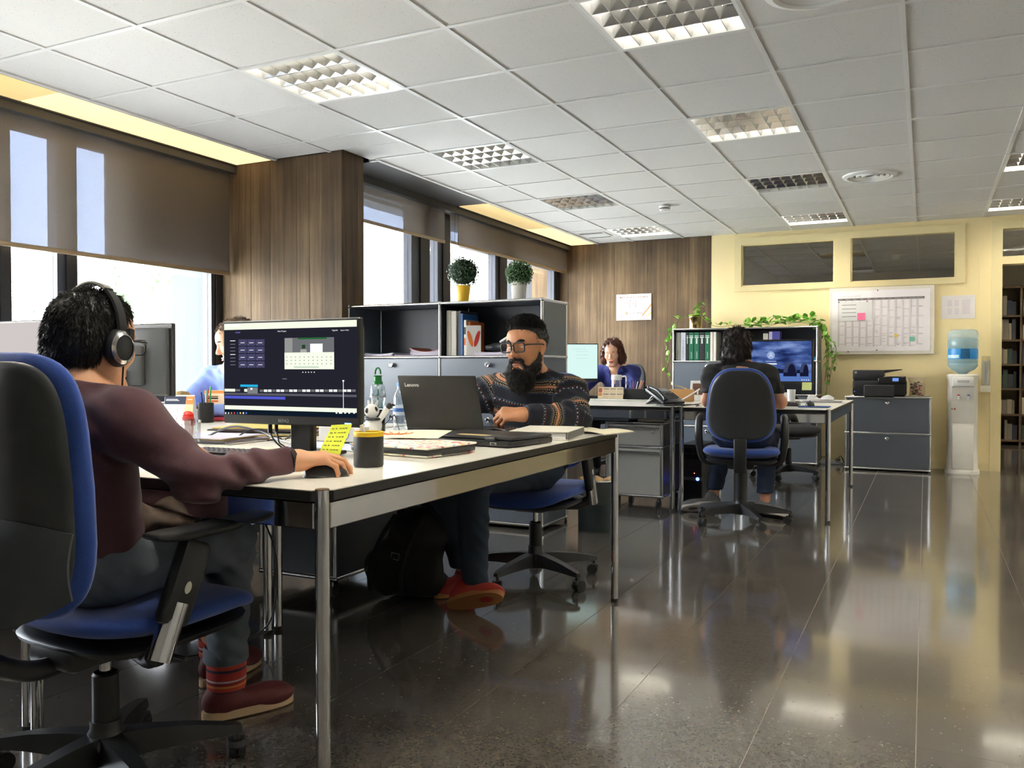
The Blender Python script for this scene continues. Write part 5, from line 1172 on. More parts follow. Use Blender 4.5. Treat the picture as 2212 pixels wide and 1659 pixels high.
# ------------------------------------------------------------ person with headphones (front left)
SK_A = skin_mat('skin_light', srgb(214, 158, 118)); HAIR_K = hair_mat('hair_black', (.012, .010, .009))
A = person('person in a maroon sweater and headphones working at the front monitor, seen from behind', (-1.83, 1.40, 0))
hA = HM((-1.815, 1.40, 1.070), .10, .10)
Ash_r, Ash_l = (-1.645, 1.365, .888), (-1.995, 1.36, .888); Ael = (-1.465, 1.40, .765); Awr = (-1.405, 1.632, .785)
AelL, AwrL = (-2.10, 1.47, .775), (-1.96, 1.70, .790)
Apel, Ach, Ank = (-1.825, 1.365, .555), (-1.818, 1.345, .79), (-1.812, 1.355, .955)
inv = hA.inverted(); nk = inv @ Vector(Ank)
body = [blob(head_prims(tuple(nk)), .0038, hA)]
hfA = hand_frame(Awr, (.62, .78, .02), (.10, -.10, 1.0))
body.append(blob(hand_prims(hfA, 1, curls=((.28, .55, .45), (.30, .62, .5), (.42, .75, .55), (.50, .8, .55)), spread=.22, thumb=(-.004, .004)), .0026))
hfL = hand_frame(AwrL, (.35, .93, -.05), (0, 0, 1)); body.append(blob(hand_prims(hfL, -1, curl=(.25, .4, .35)), .004))
limb = torso_prims(Apel, Ach, Ank, Ash_l, Ash_r, .80) + [C(Ash_r, Ael, .045, .036), C(Ael, Awr, .034, .024), C(Ash_l, AelL, .045, .036), C(AelL, AwrL, .036, .026)]
AhR, AkR, AaR = (-1.735, 1.37, .540), (-1.735, 1.765, .530), (-1.815, 1.835, .105); AhL, AkL, AaL = (-1.915, 1.38, .540), (-1.97, 1.80, .530), (-2.05, 2.03, .105)
limb += [C(AhR, AkR, .07, .05), C(AkR, AaR, .05, .036), C(AhL, AkL, .07, .05), C(AkL, AaL, .05, .036)]
body.append(blob(limb, .013)); npmesh('body', body, SK_A, A)
MAROON = mat('maroon_knit', srgb(74, 38, 46), .85, var=.25, scale=220, bump=.3, bscale=900, sheen=.2)
sw = torso_prims(Apel, Ach, Ank, Ash_l, Ash_r, 1.02) + [C(Ash_r, Ael, .068, .053, k=.05), C(Ael, Awr, .050, .032, k=.03), C(Ash_l, AelL, .066, .056, k=.05), C(AelL, AwrL, .055, .037, k=.03)]
V, F = blob(sw, .0065, disp=wrinkle(.0065, 120., 1.3), cut=cuts(below(.465), endcut(Awr, Ael, -.004), endcut(AwrL, AelL), above((Ank[0], Ank[1], .973), (0, .25, 1)))); npmesh('sweater', [(V, F)], MAROON, A)
CUF = MB(); d_ = (Vector(Awr) - Vector(Ael)).normalized(); CUF.cyl(Vector(Awr) - d_ * .012, Vector(Awr) + d_ * .004,   .0335, .031, n=24); CUF.build('cuff', mat('cuff_dark', srgb(44, 26, 30), .8), A, 40, world=True)
MB().tube([Vector(Ank) + Vector((.064 * math.cos(a), .066 * math.sin(a) - .004, .016 - .012 * math.sin(a))) for a in [2 * PI * k / 28 for k in range(28)]], .007, 8, closed=True).build('collar', MAROON, A, 60, world=True)
JEANS = mat('jeans_grey_blue', srgb(92, 100, 108), .85, var=.28, scale=18, bump=.25, bscale=700)
tr = [EL(Apel, (.172, .135, .10), k=.05), C(AhR, AkR, .088, .066, k=.05), C(AkR, AaR, .066, .052, k=.03), C(AhL, AkL, .088, .066, k=.05), C(AkL, AaL, .066, .052, k=.03)]
V, F = blob(tr, .007, disp=wrinkle(.0040, 130., .4), cut=lambda x, y, z: .175 - z + 0 * x + 0 * y); npmesh('jeans', [(V, F)], JEANS, A)
for ank in (AaR, AaL): MB().lathe([(.060, .168), (.064, .175), (.063, .205), (.058, .212)], c=(ank[0] + .006, ank[1] - .012, 0), n=28).build('turn_up', JEANS, A, 50, world=True)
def knit_band():
    m = bpy.data.materials.new('patterned_legwarmer'); m.use_nodes = True; nt = m.node_tree; b = nt.nodes['Principled BSDF']; geo = nt.nodes.new('ShaderNodeNewGeometry'); sp = nt.nodes.new('ShaderNodeSeparateXYZ'); nt.links.new(geo.outputs['Position'], sp.inputs[0])
    mm = nt.nodes.new('ShaderNodeMath'); mm.operation = 'MULTIPLY'; mm.inputs[1].default_value = 16.; nt.links.new(sp.outputs['Z'], mm.inputs[0]); fr = nt.nodes.new('ShaderNodeMath'); fr.operation = 'FRACT'; nt.links.new(mm.outputs[0], fr.inputs[0])
    r = nt.nodes.new('ShaderNodeValToRGB'); r.color_ramp.interpolation = 'CONSTANT'; e = r.color_ramp.elements; e[0].color = (*srgb(150, 44, 40), 1); e[1].position = .3; e[1].color = (*srgb(50, 38, 62), 1)
    for p, c in ((.42, (176, 62, 48)), (.6, (200, 120, 60)), (.7, (130, 36, 36)), (.85, (170, 160, 165)), (.93, (150, 44, 40))): k = e.new(p); k.color = (*srgb(*c), 1)
    nt.links.new(fr.outputs[0], r.inputs[0]); nt.links.new(r.outputs[0], b.inputs['Base Color']); b.inputs['Roughness'].default_value = .9; return m
KB = knit_band(); BOOT = mat('boot_dark_red', srgb(86, 26, 28), .7, var=.2, scale=30, bump=.2); SOLE_T = mat('sole_tan', srgb(190, 160, 125), .7)
for ank, toe in ((AaR, (-1.745, 1.975, .03)), (AaL, (-2.06, 2.2, .03))):
    s = shoe(A, (ank[0], ank[1], .083), toe, (0, 0, 1), BOOT, SOLE_T, name='boot', w=.047, collar=.05)
    MB().lathe([(.050, .085), (.054, .09), (.056, .13), (.055, .215), (.050, .225)], c=(ank[0], ank[1] - .004, 0), n=32).build('leg_warmer', KB, s, 50, world=True)
# plaid shirt showing below the sweater
plaid = mat('plaid_beige', srgb(84, 70, 58), .9, var=.95, scale=40, stretch=(1, 1, .3)); 
V, F = blob([EL((-1.72, 1.43, .63), (.045, .04, .075), k=.04), EL((-1.66, 1.50, .640), (.07, .05, .018), k=.04)], .007, disp=wrinkle(.006, 60., 2.)); npmesh('plaid_shirt', [(V, F)], plaid, A)
# hair
hp = [EL((0, -.016, .038), (.079, .098, .086), k=.02), EL((0, .015, .080), (.062, .068, .040), k=.03), EL((0, -.056, -.02), (.069, .056, .060), k=.04), EL((0, .085, -.055), (.085, .075, .09), k=.015, s=-1), EL((0, .125, .03), (.09, .065, .045), k=.02, s=-1), EL((0, -.03, -.115), (.12, .13, .05), k=.01, s=-1)]
for s in (-1, 1): hp += [EL((s * .075, .02, -.055), (.04, .045, .055), k=.012, s=-1)]
V, F = blob(hp, .005, hA, disp=None); hs = strands(V, F, 20000, .013, .0007, 3, lift=.36, jit=.09, bias=tuple(hA.to_3x3() @ Vector((0, -.1, -1.0))), bend=(0, 0, -.1), clump=7); npmesh('hair', [(V, tri(F)), hs], HAIR_K, A)
# headphones and glasses (worn things)
hd = thing('headphones', 'black and silver over-ear headphones worn by the person in front', 'headphones', tuple(hA.translation))
arc = [(.094 * math.cos(a), -.004 - .006 * math.sin(a), .020 + .122 * math.sin(a)) for a in [PI * k / 24 for k in range(25)]]
mb = MB(); vs = []; fs = []
for i, p in enumerate(arc):
    a = PI * i / 24; nx, nz = math.cos(a), math.sin(a)
    for dy, dr in ((-.013, 0), (.013, 0), (.011, .006), (-.011, .006)): vs.append(tuple(hA @ Vector((p[0] + nx * dr, p[1] + dy, p[2] + nz * dr))))
for i in range(24):
    for k in range(4): fs.append((i * 4 + k, i * 4 + (k + 1) % 4, i * 4 + 4 + (k + 1) % 4, i * 4 + 4 + k))
vs2 = []
for i in range(8, 19):
    a = PI * i / 24; nx, nz = math.cos(a), math.sin(a); p = arc[i]
    for dy, dr in ((-.0145, .003), (.0145, .003), (.0125, .0082), (-.0125, .0082)): vs2.append(tuple(hA @ Vector((p[0] + nx * dr, p[1] + dy, p[2] + nz * dr))))
MB().add(vs2, [f for f in fs if max(f) < 44]).build('headband', mat('headband_silver', (.42, .39, .34), .3, .6), hd, 40, world=True)
MB().add(vs, fs).build('headband_inner', BLACKP, hd, 40, world=True)
for s in (-1, 1):
    c = MB().lathe([(0, .030), (.024, .030), (.037, .022), (.041, .010), (.041, .0), (.036, -.012), (.018, -.012), (.016, 0)], n=28, M=hA @ T(s * .088, -.008, -.012) @ RZ(s * -.08) @ RY(s * PI / 2) @ Matrix.Diagonal((1.12, .92, .8, 1))).build('ear_cup', BLACKP, hd, 50, world=True)
    MB().lathe([(.027, .0305), (.034, .025), (.036, .020)], n=28, M=hA @ T(s * .088, -.008, -.012) @ RZ(s * -.08) @ RY(s * PI / 2) @ Matrix.Diagonal((1.12, .92, .82, 1))).build('silver_ring', mat('ring_silver', (.65, .63, .6), .2, 1.), c, 50, world=True)
    MB().rbox((s * .104, .012, .012), (.016, .016, .05), .005, 2, M=hA).build('yoke', BLACKP, c, 40, world=True)
MB().tube(spline([hA @ Vector((.093, .008, -.052)), hA @ Vector((.09, .012, -.09)), hA @ Vector((.082, .02, -.125))], 6), .0022, 6).build('cord', BLACKM, hd, 50, world=True)
def spectacles(label, M, w=.066, h=.019, m=BLACKP, lensw=.026, th=.0022):
    g = thing('glasses', label, 'glasses', tuple(M.translation))
    f = MB()
    for s in (-1, 1):
        pts = []
        for k in range(28):
            a = 2 * PI * k / 28; c, q = math.cos(a), math.sin(a); x = s * .033 + lensw * abs(c) ** .42 * (1 if c > 0 else -1); z = .004 + h * abs(q) ** .42 * (1 if q > 0 else -1); pts.append(M @ Vector((x, .112 - .10 * abs(x) ** 2 * 6, z)))
        f.tube(pts, th, 8, closed=True)
    f.tube([M @ Vector(q) for q in ((-.009, .113, .010), (0, .1145, .013), (.009, .113, .010))], th, 8); f.build('frame', m, g, 50, world=True)
    for s in (-1, 1):
        MB().tube([M @ Vector(q) for q in spline([(s * .058, .106, .012), (s * .072, .095, .014), (s * .082, .02, .010), (s * .083, -.012, .004), (s * .080, -.028, -.014)], 5)], .0028, 8).build('temple', m, g, 50, world=True)
        MB().prism([(s * .033 + lensw * .97 * math.cos(2 * PI * k / 20), .004 + h * .97 * math.sin(2 * PI * k / 20)) for k in range(20)], -.0006, .0006, M=M @ T(0, .1085, 0) @ RX(PI / 2) @ Matrix.Diagonal((1, 1, -1, 1))).build('lens', glass('lens_glass', (.97, .97, .97), .02, .02, .15), g, 0, world=True)
    return g
head_extras(A, hA)
spectacles('dark framed glasses of the person with headphones', hA)
# ------------------------------------------------------------ bearded man
SK_B = skin_mat('skin_tan', srgb(188, 130, 92)); 
B = person('bearded man with glasses in a navy patterned sweater', (-1.66, 3.62, 0))
yawB = PI - .16; hB = HM((-1.583, 3.395, 1.106), yawB, .09, .03)
Bsl, Bsr = (-1.45, 3.575, .898), (-1.855, 3.56, .898); Bel, Bwr = (-1.378, 3.465, .795), (-1.530, 3.275, .815); BelR, BwrR = (-2.01, 3.44, .80), (-1.86, 3.215, .800)
Bpel, Bch, Bnk = (-1.665, 3.60, .57), (-1.655, 3.60, .80), (-1.62, 3.505, .985)
BhL, BkL, BaL = (-1.585, 3.53, .55), (-1.690, 3.085, .560), (-1.705, 3.135, .13); BhR, BkR, BaR = (-1.76, 3.53, .55), (-1.90, 3.13, .56), (-1.89, 3.37, .105)
nk = hB.inverted() @ Vector(Bnk)
body = [blob(head_prims(tuple(nk), 1.06, 1.12, mouth=.003), .0033, hB)]
hfB = hand_frame(Bwr, (-.86, -.45, .0), (.20, -.62, .78))
body.append(blob(hand_prims(hfB, -1, curls=((.95, .75, .4), (.90, .8, .4), (.92, .8, .4), (1.0, .8, .4)), spread=.12, scale=1.10, thumb=(.020, -.018)), .0028))
body.append(blob(hand_prims(hand_frame(BwrR, (.25, -.95, -.05), (0, 0, 1)), 1, curl=(.3, .45, .35), scale=1.05), .004))
limb = torso_prims(Bpel, Bch, Bnk, Bsr, Bsl, .78) + [C(Bsl, Bel, .05, .04), C(Bel, Bwr, .04, .029), C(Bsr, BelR, .05, .04), C(BelR, BwrR, .04, .029), C(BhL, BkL, .08, .056), C(BkL, BaL, .056, .038), C(BhR, BkR, .08, .056), C(BkR, BaR, .056, .038)]
body.append(blob(limb, .013)); npmesh('body', body, SK_B, B)
def isle():
    m = bpy.data.materials.new('fair_isle_knit'); m.use_nodes = True; nt = m.node_tree; b = nt.nodes['Principled BSDF']
    at = nt.nodes.new('ShaderNodeAttribute'); at.attribute_name = 'pat'; sp = nt.nodes.new('ShaderNodeSeparateXYZ'); nt.links.new(at.outputs['Vector'], sp.inputs[0])
    def mth(op, a, bb=None, c=None):
        n = nt.nodes.new('ShaderNodeMath'); n.operation = op
        for i, v in enumerate((a, bb, c)):
            if v is None: continue
            if hasattr(v, 'is_linked'): nt.links.new(v, n.inputs[i])
            else: n.inputs[i].default_value = v
        return n.outputs[0]
    per = .150; v = mth('MULTIPLY', mth('FRACT', mth('DIVIDE', sp.outputs[0], per)), per)      # distance into the repeat
    u = sp.outputs[1]
    zig = mth('MULTIPLY', mth('ABSOLUTE', mth('SUBTRACT', mth('FRACT', mth('DIVIDE', u, .013)), .5)), .012)
    def band(c, w, wv=None):
        x = mth('SUBTRACT', v, c) if wv is None else mth('SUBTRACT', mth('SUBTRACT', v, c), wv)
        return mth('LESS_THAN', mth('ABSOLUTE', x), w)
    dots = mth('LESS_THAN', mth('FRACT', mth('DIVIDE', u, .0085)), .45); dots2 = mth('LESS_THAN', mth('FRACT', mth('DIVIDE', u, .016)), .35)
    col = (.006, .0075, .016)
    for fac, c in ((band(.040, .0058), (178, 122, 88)), (mth('MULTIPLY', band(.0515, .0022), dots), (196, 168, 120)), (mth('MULTIPLY', band(.0285, .0022), dots), (196, 168, 120)), (band(.060, .0013, zig), (170, 140, 96)), (band(.0145, .0013, zig), (170, 140, 96)), (band(.067, .0012, zig), (62, 96, 124)), (band(.0075, .0012, zig), (62, 96, 124)), (mth('MULTIPLY', band(.102, .0022), dots2), (170, 172, 168)), (mth('MULTIPLY', band(.0965, .0016), dots), (120, 52, 48)), (mth('MULTIPLY', band(.1075, .0016), dots), (66, 92, 120))):
        col = _mix(nt, fac, col, srgb(*c))
    nt.links.new(col, b.inputs['Base Color']); b.inputs['Roughness'].default_value = .9; b.inputs['Sheen Weight'].default_value = .02
    w = nt.nodes.new('ShaderNodeTexNoise'); w.inputs['Scale'].default_value = 420; bp = nt.nodes.new('ShaderNodeBump'); bp.inputs['Strength'].default_value = .35; bp.inputs['Distance'].default_value = .003; nt.links.new(w.outputs[0], bp.inputs['Height']); nt.links.new(bp.outputs[0], b.inputs['Normal']); return m
sw = torso_prims(Bpel, Bch, Bnk, Bsr, Bsl, 1.12, belly=1.05) + [C(Bsl, Bel, .074, .064, k=.05), C(Bel, Bwr, .064, .044, k=.03), C(Bsr, BelR, .074, .062, k=.05), C(BelR, BwrR, .060, .042, k=.03)]
V, F = blob(sw, .0065, disp=wrinkle(.0055, 120., 2.1), cut=cuts(below(.50), endcut(Bwr, Bel, -.01), endcut(BwrR, BelR), above((Bnk[0], Bnk[1], 1.0), (0, -.35, 1))))
ch = [([(Bpel[0], Bpel[1], .50), Bch, (Bnk[0], Bnk[1] + .02, 1.02)], .135, .012), ([Bsl, Bel, Bwr], .062, .055), ([Bsr, BelR, BwrR], .062, .055)]
npmesh('sweater', [(V, F)], isle(), B, attr=along_attr(V, ch))
KN = mat('navy_knit', (.012, .014, .026), .9, bump=.3, bscale=500)
d_ = (Vector(Bwr) - Vector(Bel)).normalized(); MB().cyl(Vector(Bwr) - d_ * .045, Vector(Bwr) + d_ * .004, .047, .040, n=24).build('cuff', KN, B, 40, world=True)
MB().tube([Vector(Bnk) + Vector((.070 * math.cos(a), .072 * math.sin(a), .010 + .018 * math.sin(a))) for a in [2 * PI * k / 28 for k in range(28)]], .010, 8, closed=True).build('collar', KN, B, 60, world=True)
JB = mat('jeans_dark_blue', srgb(42, 54, 70), .85, var=.3, scale=16, bump=.25, bscale=700)
tr = [EL(Bpel, (.18, .14, .10), k=.05), C(BhL, BkL, .098, .072, k=.05), C(BkL, BaL, .072, .056, k=.03), C(BhR, BkR, .098, .072, k=.05), C(BkR, BaR, .072, .056, k=.03)]
V, F = blob(tr, .007, disp=wrinkle(.0040, 120., 3.1), cut=lambda x, y, z: .105 - z + 0 * x + 0 * y); npmesh('jeans', [(V, F)], JB, B)
RED_S = mat('shoe_red', srgb(176, 56, 46), .7, var=.15); GUM = mat('sole_gum', srgb(176, 116, 66), .7, var=.2, scale=60, stretch=(1, 8, 1))
shoe(B, (-1.735, 3.115, .082), (-1.57, 3.09, .115), (-.15, .70, .60), RED_S, GUM, w=.048)
shoe(B, (BaR[0], BaR[1], .083), (-1.92, 3.16, .03), (0, 0, 1), RED_S, GUM, w=.050)
# hair: short sides, combed top; full beard
hp = [EL((0, -.015, .037), (.0785, .098, .0865), k=.02), EL((0, .012, .096), (.064, .078, .040), k=.03), EL((0, .105, -.020), (.105, .082, .094), k=.02, s=-1), EL((0, -.01, -.085), (.12, .13, .05), k=.03, s=-1)]
for s in (-1, 1): hp.append(EL((s * .080, .006, -.02), (.022, .030, .042), k=.01, s=-1))
V, F = blob(hp, .005, hB, disp=None)
fB = hB.to_3x3() @ Vector((-.25, .9, .5))
hs = strands(V, F, 11000, .017, .0008, 5, lift=.40, jit=.14, bias=tuple(fB * .9), bend=(0, 0, -.05), mask=lambda q: q[:, 2] > 1.185, clump=9); hs2 = strands(V, F, 7000, .008, .0006, 6, lift=.5, jit=.2, bias=(0, 0, -.8))
npmesh('hair', [(V, tri(F)), hs, hs2], HAIR_K, B)
bp_ = [EL((0, .060, -.122), (.054, .046, .046), k=.04), EL((0, .064, -.150), (.042, .036, .036), k=.04)]
for s in (-1, 1): bp_ += [C((s * .0705, .004, -.022), (s * .062, .026, -.085), .008, .014, k=.02), C((s * .056, .042, -.085), (s * .038, .062, -.112), .014, .018, k=.03), C((s * .003, .0985, -.0485), (s * .026, .090, -.055), .0050, .0050, k=.006), C((s * .026, .090, -.055), (s * .034, .078, -.088), .0055, .010, k=.012)]
bp_ += [EL((0, .110, -.068), (.024, .026, .0125), k=.004, s=-1)]
V, F = blob(bp_, .0045, hB, disp=lambda x, y, z: .003 * np.sin(260 * x + 5 * np.sin(40 * z)) * np.sin(120 * y + 30 * z))
Mi = np.array(hB.inverted()); loc = lambda q: q @ Mi[:3, :3].T + Mi[:3, 3]
hs = strands(V, F, 9000, .020, .0007, 8, lift=.25, jit=.16, bias=(0, -.1, -1.0), bend=(0, 0, -.15), clump=7, mask=lambda q: loc(q)[:, 2] < -.088); hs2 = strands(V, F, 5000, .007, .0006, 9, lift=.3, jit=.15, bias=(0, 0, -1.0), mask=lambda q: loc(q)[:, 2] >= -.088); hs = (np.concatenate([hs[0], hs2[0]]), np.concatenate([hs[1], hs2[1] + len(hs[0])])); npmesh('beard', [(V, tri(F)), hs], HAIR_K, B)
head_extras(B, hB, browr=.0058, brow=(12, 10, 9))
spectacles('black rectangular glasses of the bearded man', hB, lensw=.0275, h=.0200, th=.0034)
rg = hfB @ Vector((-.0 * -1, 0, 0))
kp = hfB @ Vector((-.010 * 1.08, .087 * 1.08, 0)); dd = (hfB.to_3x3() @ Vector((0, math.cos(.72), -math.sin(.72)))).normalized(); rc_ = kp + dd * .020; u_ = dd.orthogonal().normalized(); w_ = dd.cross(u_)
MB().tube([rc_ + (u_ * math.cos(2 * PI * k / 24) + w_ * math.sin(2 * PI * k / 24)) * .0102 for k in range(24)], .0016, 6, closed=True).build('ring', mat('gold_ring', (.8, .68, .4), .2, 1.), B, 50, world=True)

# ------------------------------------------------------------ man in the black T-shirt
SK_C = skin_mat('skin_mid', srgb(196, 140, 108))
Cc = person('man in a black T-shirt seen from behind at the far desk', (-1.08, 5.68, 0))
hC = HM((-1.120, 5.735, 1.152), -.20, .12)
Csl, Csr = (-1.278, 5.69, .962), (-.930, 5.66, .962); CeL, CwL, CeR, CwR = (-1.345, 5.83, .79), (-1.22, 6.06, .785), (-.878, 5.905, .785), (-1.0, 6.08, .785)
Cpel, Cch, Cnk = (-1.08, 5.60, .575), (-1.09, 5.64, .84), (-1.115, 5.70, 1.035)
ChL, CkL, CaL = (-1.17, 5.63, .575), (-1.27, 6.06, .54), (-1.34, 6.0, .12); ChR, CkR, CaR = (-.985, 5.63, .575), (-.98, 6.08, .54), (-.985, 5.98, .11)
nk = hC.inverted() @ Vector(Cnk)
body = [blob(head_prims(tuple(nk)), .0045, hC)] + [blob(hand_prims(hand_frame(w, d, (0, 0, 1)), s, curl=(.3, .4, .3)), .0045) for w, d, s in ((CwL, (.5, .8, -.05), -1), (CwR, (-.5, .8, -.05), 1))]
limb = torso_prims(Cpel, Cch, Cnk, Csl, Csr, .95) + [C(Csl, CeL, .05, .042), C(CeL, CwL, .042, .028), C(Csr, CeR, .05, .043), C(CeR, CwR, .043, .028), C(ChL, CkL, .075, .055), C(CkL, CaL, .055, .036), C(ChR, CkR, .075, .055), C(CkR, CaR, .055, .036)]
body.append(blob(limb, .010)); npmesh('body', body, SK_C, Cc)
BT = mat('black_tshirt', (.013, .0125, .012), .9, var=.2, bump=.2, bscale=500)
mid = lambda a, b, t: tuple(a[i] + (b[i] - a[i]) * t for i in range(3))
sw = torso_prims(Cpel, Cch, Cnk, Csl, Csr, 1.06) + [C(Csl, mid(Csl, CeL, .62), .066, .062, k=.05), C(Csr, mid(Csr, CeR, .62), .066, .062, k=.05)]
V, F = blob(sw, .0075, disp=wrinkle(.006, 110., 4.), cut=lambda x, y, z: np.maximum(np.maximum(.53 - z + 0 * x + 0 * y, z - 1.052 + .25 * (y - 5.68) + 0 * x), np.where(np.abs(x + 1.1) > .19, .845 - z + 0 * y, -1))); npmesh('t_shirt', [(V, F)], BT, Cc)
JC = mat('jeans_navy', srgb(30, 42, 66), .85, var=.3, scale=16)
tr = [EL(Cpel, (.175, .13, .09), k=.05), C(ChL, CkL, .09, .068, k=.05), C(CkL, CaL, .068, .056, k=.03), C(ChR, CkR, .09, .068, k=.05), C(CkR, CaR, .068, .056, k=.03)]
V, F = blob(tr, .008, disp=wrinkle(.004, 110., 5.), cut=lambda x, y, z: .155 - z + 0 * x + 0 * y); npmesh('jeans', [(V, F)], JC, Cc)
GS = mat('shoe_grey', srgb(112, 110, 112), .7, var=.1); GSS = mat('sole_white_grey', srgb(196, 190, 180), .7)
shoe(Cc, (-1.36, 5.955, .10), (-1.50, 5.87, .04), (-.25, .62, .70), GS, GSS, w=.047); shoe(Cc, (CaR[0], CaR[1], .085), (-.885, 5.91, .05), (.15, .35, .92), GS, GSS, w=.047)
HAIR_D = hair_mat('hair_dark_brown', srgb(44, 34, 28))
hp = [EL((0, -.022, .040), (.086, .106, .092), k=.02), EL((0, -.070, -.035), (.074, .048, .070), k=.04), EL((-.03, -.082, -.085), (.045, .038, .050), k=.04), EL((.035, -.080, -.080), (.040, .038, .045), k=.04), EL((0, .125, -.02), (.10, .09, .10), k=.02, s=-1)]
for s in (-1, 1): hp += [EL((s * .075, -.03, -.03), (.022, .040, .055), k=.03), EL((s * .092, .012, -.02), (.020, .026, .040), k=.01, s=-1)]
V, F = blob(hp, .005, hC, disp=lambda x, y, z: .003 * np.sin(95 * x + 5 * np.sin(25 * z)) * np.sin(20 * z + 2 * np.sin(50 * x)))
hs = strands(V, F, 9000, .022, .0011, 9, lift=.12, jit=.12, clump=10, bias=(0, 0, -1.), bend=(0, -.1, -.2)); npmesh('hair', [(V, tri(F)), hs], HAIR_D, Cc)
head_extras(Cc, hC)
# ------------------------------------------------------------ woman in navy
SK_D = skin_mat('skin_fair', srgb(226, 174, 144)); Dd = person('woman with auburn hair in a navy blouse at the desk by the concrete wall', (-2.69, 7.88, 0))
hD = HM((-2.700, 7.735, 1.160), PI + .10, .26)
Dsl, Dsr = (-2.53, 7.86, .975), (-2.87, 7.86, .975); DeL, DwL, DeR, DwR = (-2.47, 7.70, .79), (-2.60, 7.44, .79), (-2.98, 7.68, .80), (-2.97, 7.40, .79)
Dpel, Dch, Dnk = (-2.69, 7.93, .575), (-2.695, 7.90, .82), (-2.70, 7.83, 1.035); nk = hD.inverted() @ Vector(Dnk)
DL = [((-2.61, 7.88, .56), (-2.60, 7.46, .54), (-2.60, 7.55, .10)), ((-2.78, 7.88, .56), (-2.79, 7.46, .54), (-2.80, 7.55, .10))]
body = [blob(head_prims(tuple(nk), .94, .9, True), .0042, hD)] + [blob(hand_prims(hand_frame(w, d, (0, 0, 1)), s, curl=(.3, .4, .3), scale=.9), .005) for w, d, s in ((DwL, (-.4, -.8, 0), -1), (DwR, (.1, -.9, 0), 1))]
limb = torso_prims(Dpel, Dch, Dnk, Dsr, Dsl, .85) + [C(Dsl, DeL, .042, .034), C(DeL, DwL, .034, .024), C(Dsr, DeR, .042, .034), C(DeR, DwR, .034, .024)]
for a, b, c in DL: limb += [C(a, b, .07, .05), C(b, c, .05, .034)]
body.append(blob(limb, .012)); npmesh('body', body, SK_D, Dd)
NB = mat('navy_blouse', srgb(30, 40, 108), .8, var=.2, scale=30, bump=.15, bscale=300)
sw = torso_prims(Dpel, Dch, Dnk, Dsr, Dsl, .97) + [C(Dsl, DeL, .058, .05, k=.05), C(DeL, DwL, .048, .034, k=.03), C(Dsr, DeR, .058, .05, k=.05), C(DeR, DwR, .048, .034, k=.03)]
V, F = blob(sw, .008, disp=wrinkle(.0038, 110., 6.), cut=lambda x, y, z: np.maximum(np.maximum(.53 - z + 0 * x + 0 * y, z - 1.045 - .2 * (y - 7.83) + 0 * x), np.maximum(.028 * np.clip((z - .83) / .22, 0, 1) * 2.0 - np.abs(x + 2.70) - 1e3 * ((y > 7.86) | (z < .86)), -1))); npmesh('blouse', [(V, F)], NB, Dd)
for s in (-1, 1):
    MB().add([(-2.70 + s * .072, 7.87, 1.045), (-2.70 + s * .064, 7.785, 1.045), (-2.70 + s * .040, 7.755, .975), (-2.70 + s * .098, 7.765, .985), (-2.70 + s * .105, 7.85, 1.02)], [(0, 1, 2, 3, 4)]).solid(.006).build('collar', NB, Dd, 30, world=True)
DT = mat('dark_trousers', (.02, .02, .025), .8); tr = [EL(Dpel, (.17, .13, .09), k=.05)]
for a, b, c in DL: tr += [C(a, b, .085, .062, k=.04), C(b, c, .062, .05, k=.03)]
V, F = blob(tr, .010); npmesh('trousers', [(V, F)], DT, Dd)
for a, b, c in DL: shoe(Dd, (c[0], c[1], .083), (c[0], c[1] - .2, .03), (0, 0, 1), BLACKP, BLACKM, w=.042)
HAIR_R = hair_mat('hair_auburn', srgb(92, 48, 34), .4)
hp = [EL((0, -.022, .042), (.090, .104, .094), k=.02), EL((0, .122, -.035), (.072, .085, .105), k=.02, s=-1)]
for s in (-1, 1): hp += [EL((s * .082, .008, -.005), (.030, .052, .070), k=.03), EL((s * .084, -.010, -.060), (.036, .054, .050), k=.03)]
hp += [EL((0, -.075, -.06), (.080, .045, .08), k=.04)]
V, F = blob(hp, .0055, hD, disp=lambda x, y, z: .004 * np.sin(130 * x + 5 * np.sin(30 * z)) * np.sin(45 * z + 60 * y)); hs = strands(V, F, 7000, .022, .0011, 11, lift=.14, jit=.12, clump=10, bias=(0, 0, -1.), bend=(0, 0, .1)); npmesh('hair', [(V, tri(F)), hs], HAIR_R, Dd)
head_extras(Dd, hD, female=True, brow=(70, 44, 34), browr=.003)
# ------------------------------------------------------------ person in light blue by the window
Ee = person('person in a light blue shirt half hidden behind the front monitor', (-3.47, 3.72, 0)); hE = HM((-3.385, 3.50, 1.150), PI - .55, .30)
Esl, Esr = (-3.28, 3.62, .95), (-3.66, 3.60, .95); EeL, EwL, EeR, EwR = (-3.20, 3.45, .79), (-3.32, 3.25, .79), (-3.74, 3.43, .79), (-3.60, 3.22, .79)
Epel, Ech, Enk = (-3.45, 3.72, .575), (-3.46, 3.68, .81), (-3.46, 3.59, 1.015); nk = hE.inverted() @ Vector(Enk)
EL_ = [((-3.36, 3.66, .56), (-3.34, 3.24, .54), (-3.34, 3.3, .10)), ((-3.54, 3.66, .56), (-3.56, 3.24, .54), (-3.56, 3.3, .10))]
body = [blob(head_prims(tuple(nk)), .0045, hE)] + [blob(hand_prims(hand_frame(w, d, (0, 0, 1)), s, curl=(.3, .4, .3)), .005) for w, d, s in ((EwL, (-.3, -.9, 0), -1), (EwR, (.2, -.9, 0), 1))]
limb = torso_prims(Epel, Ech, Enk, Esr, Esl, .92) + [C(Esl, EeL, .048, .038), C(EeL, EwL, .038, .026), C(Esr, EeR, .048, .038), C(EeR, EwR, .038, .026)]
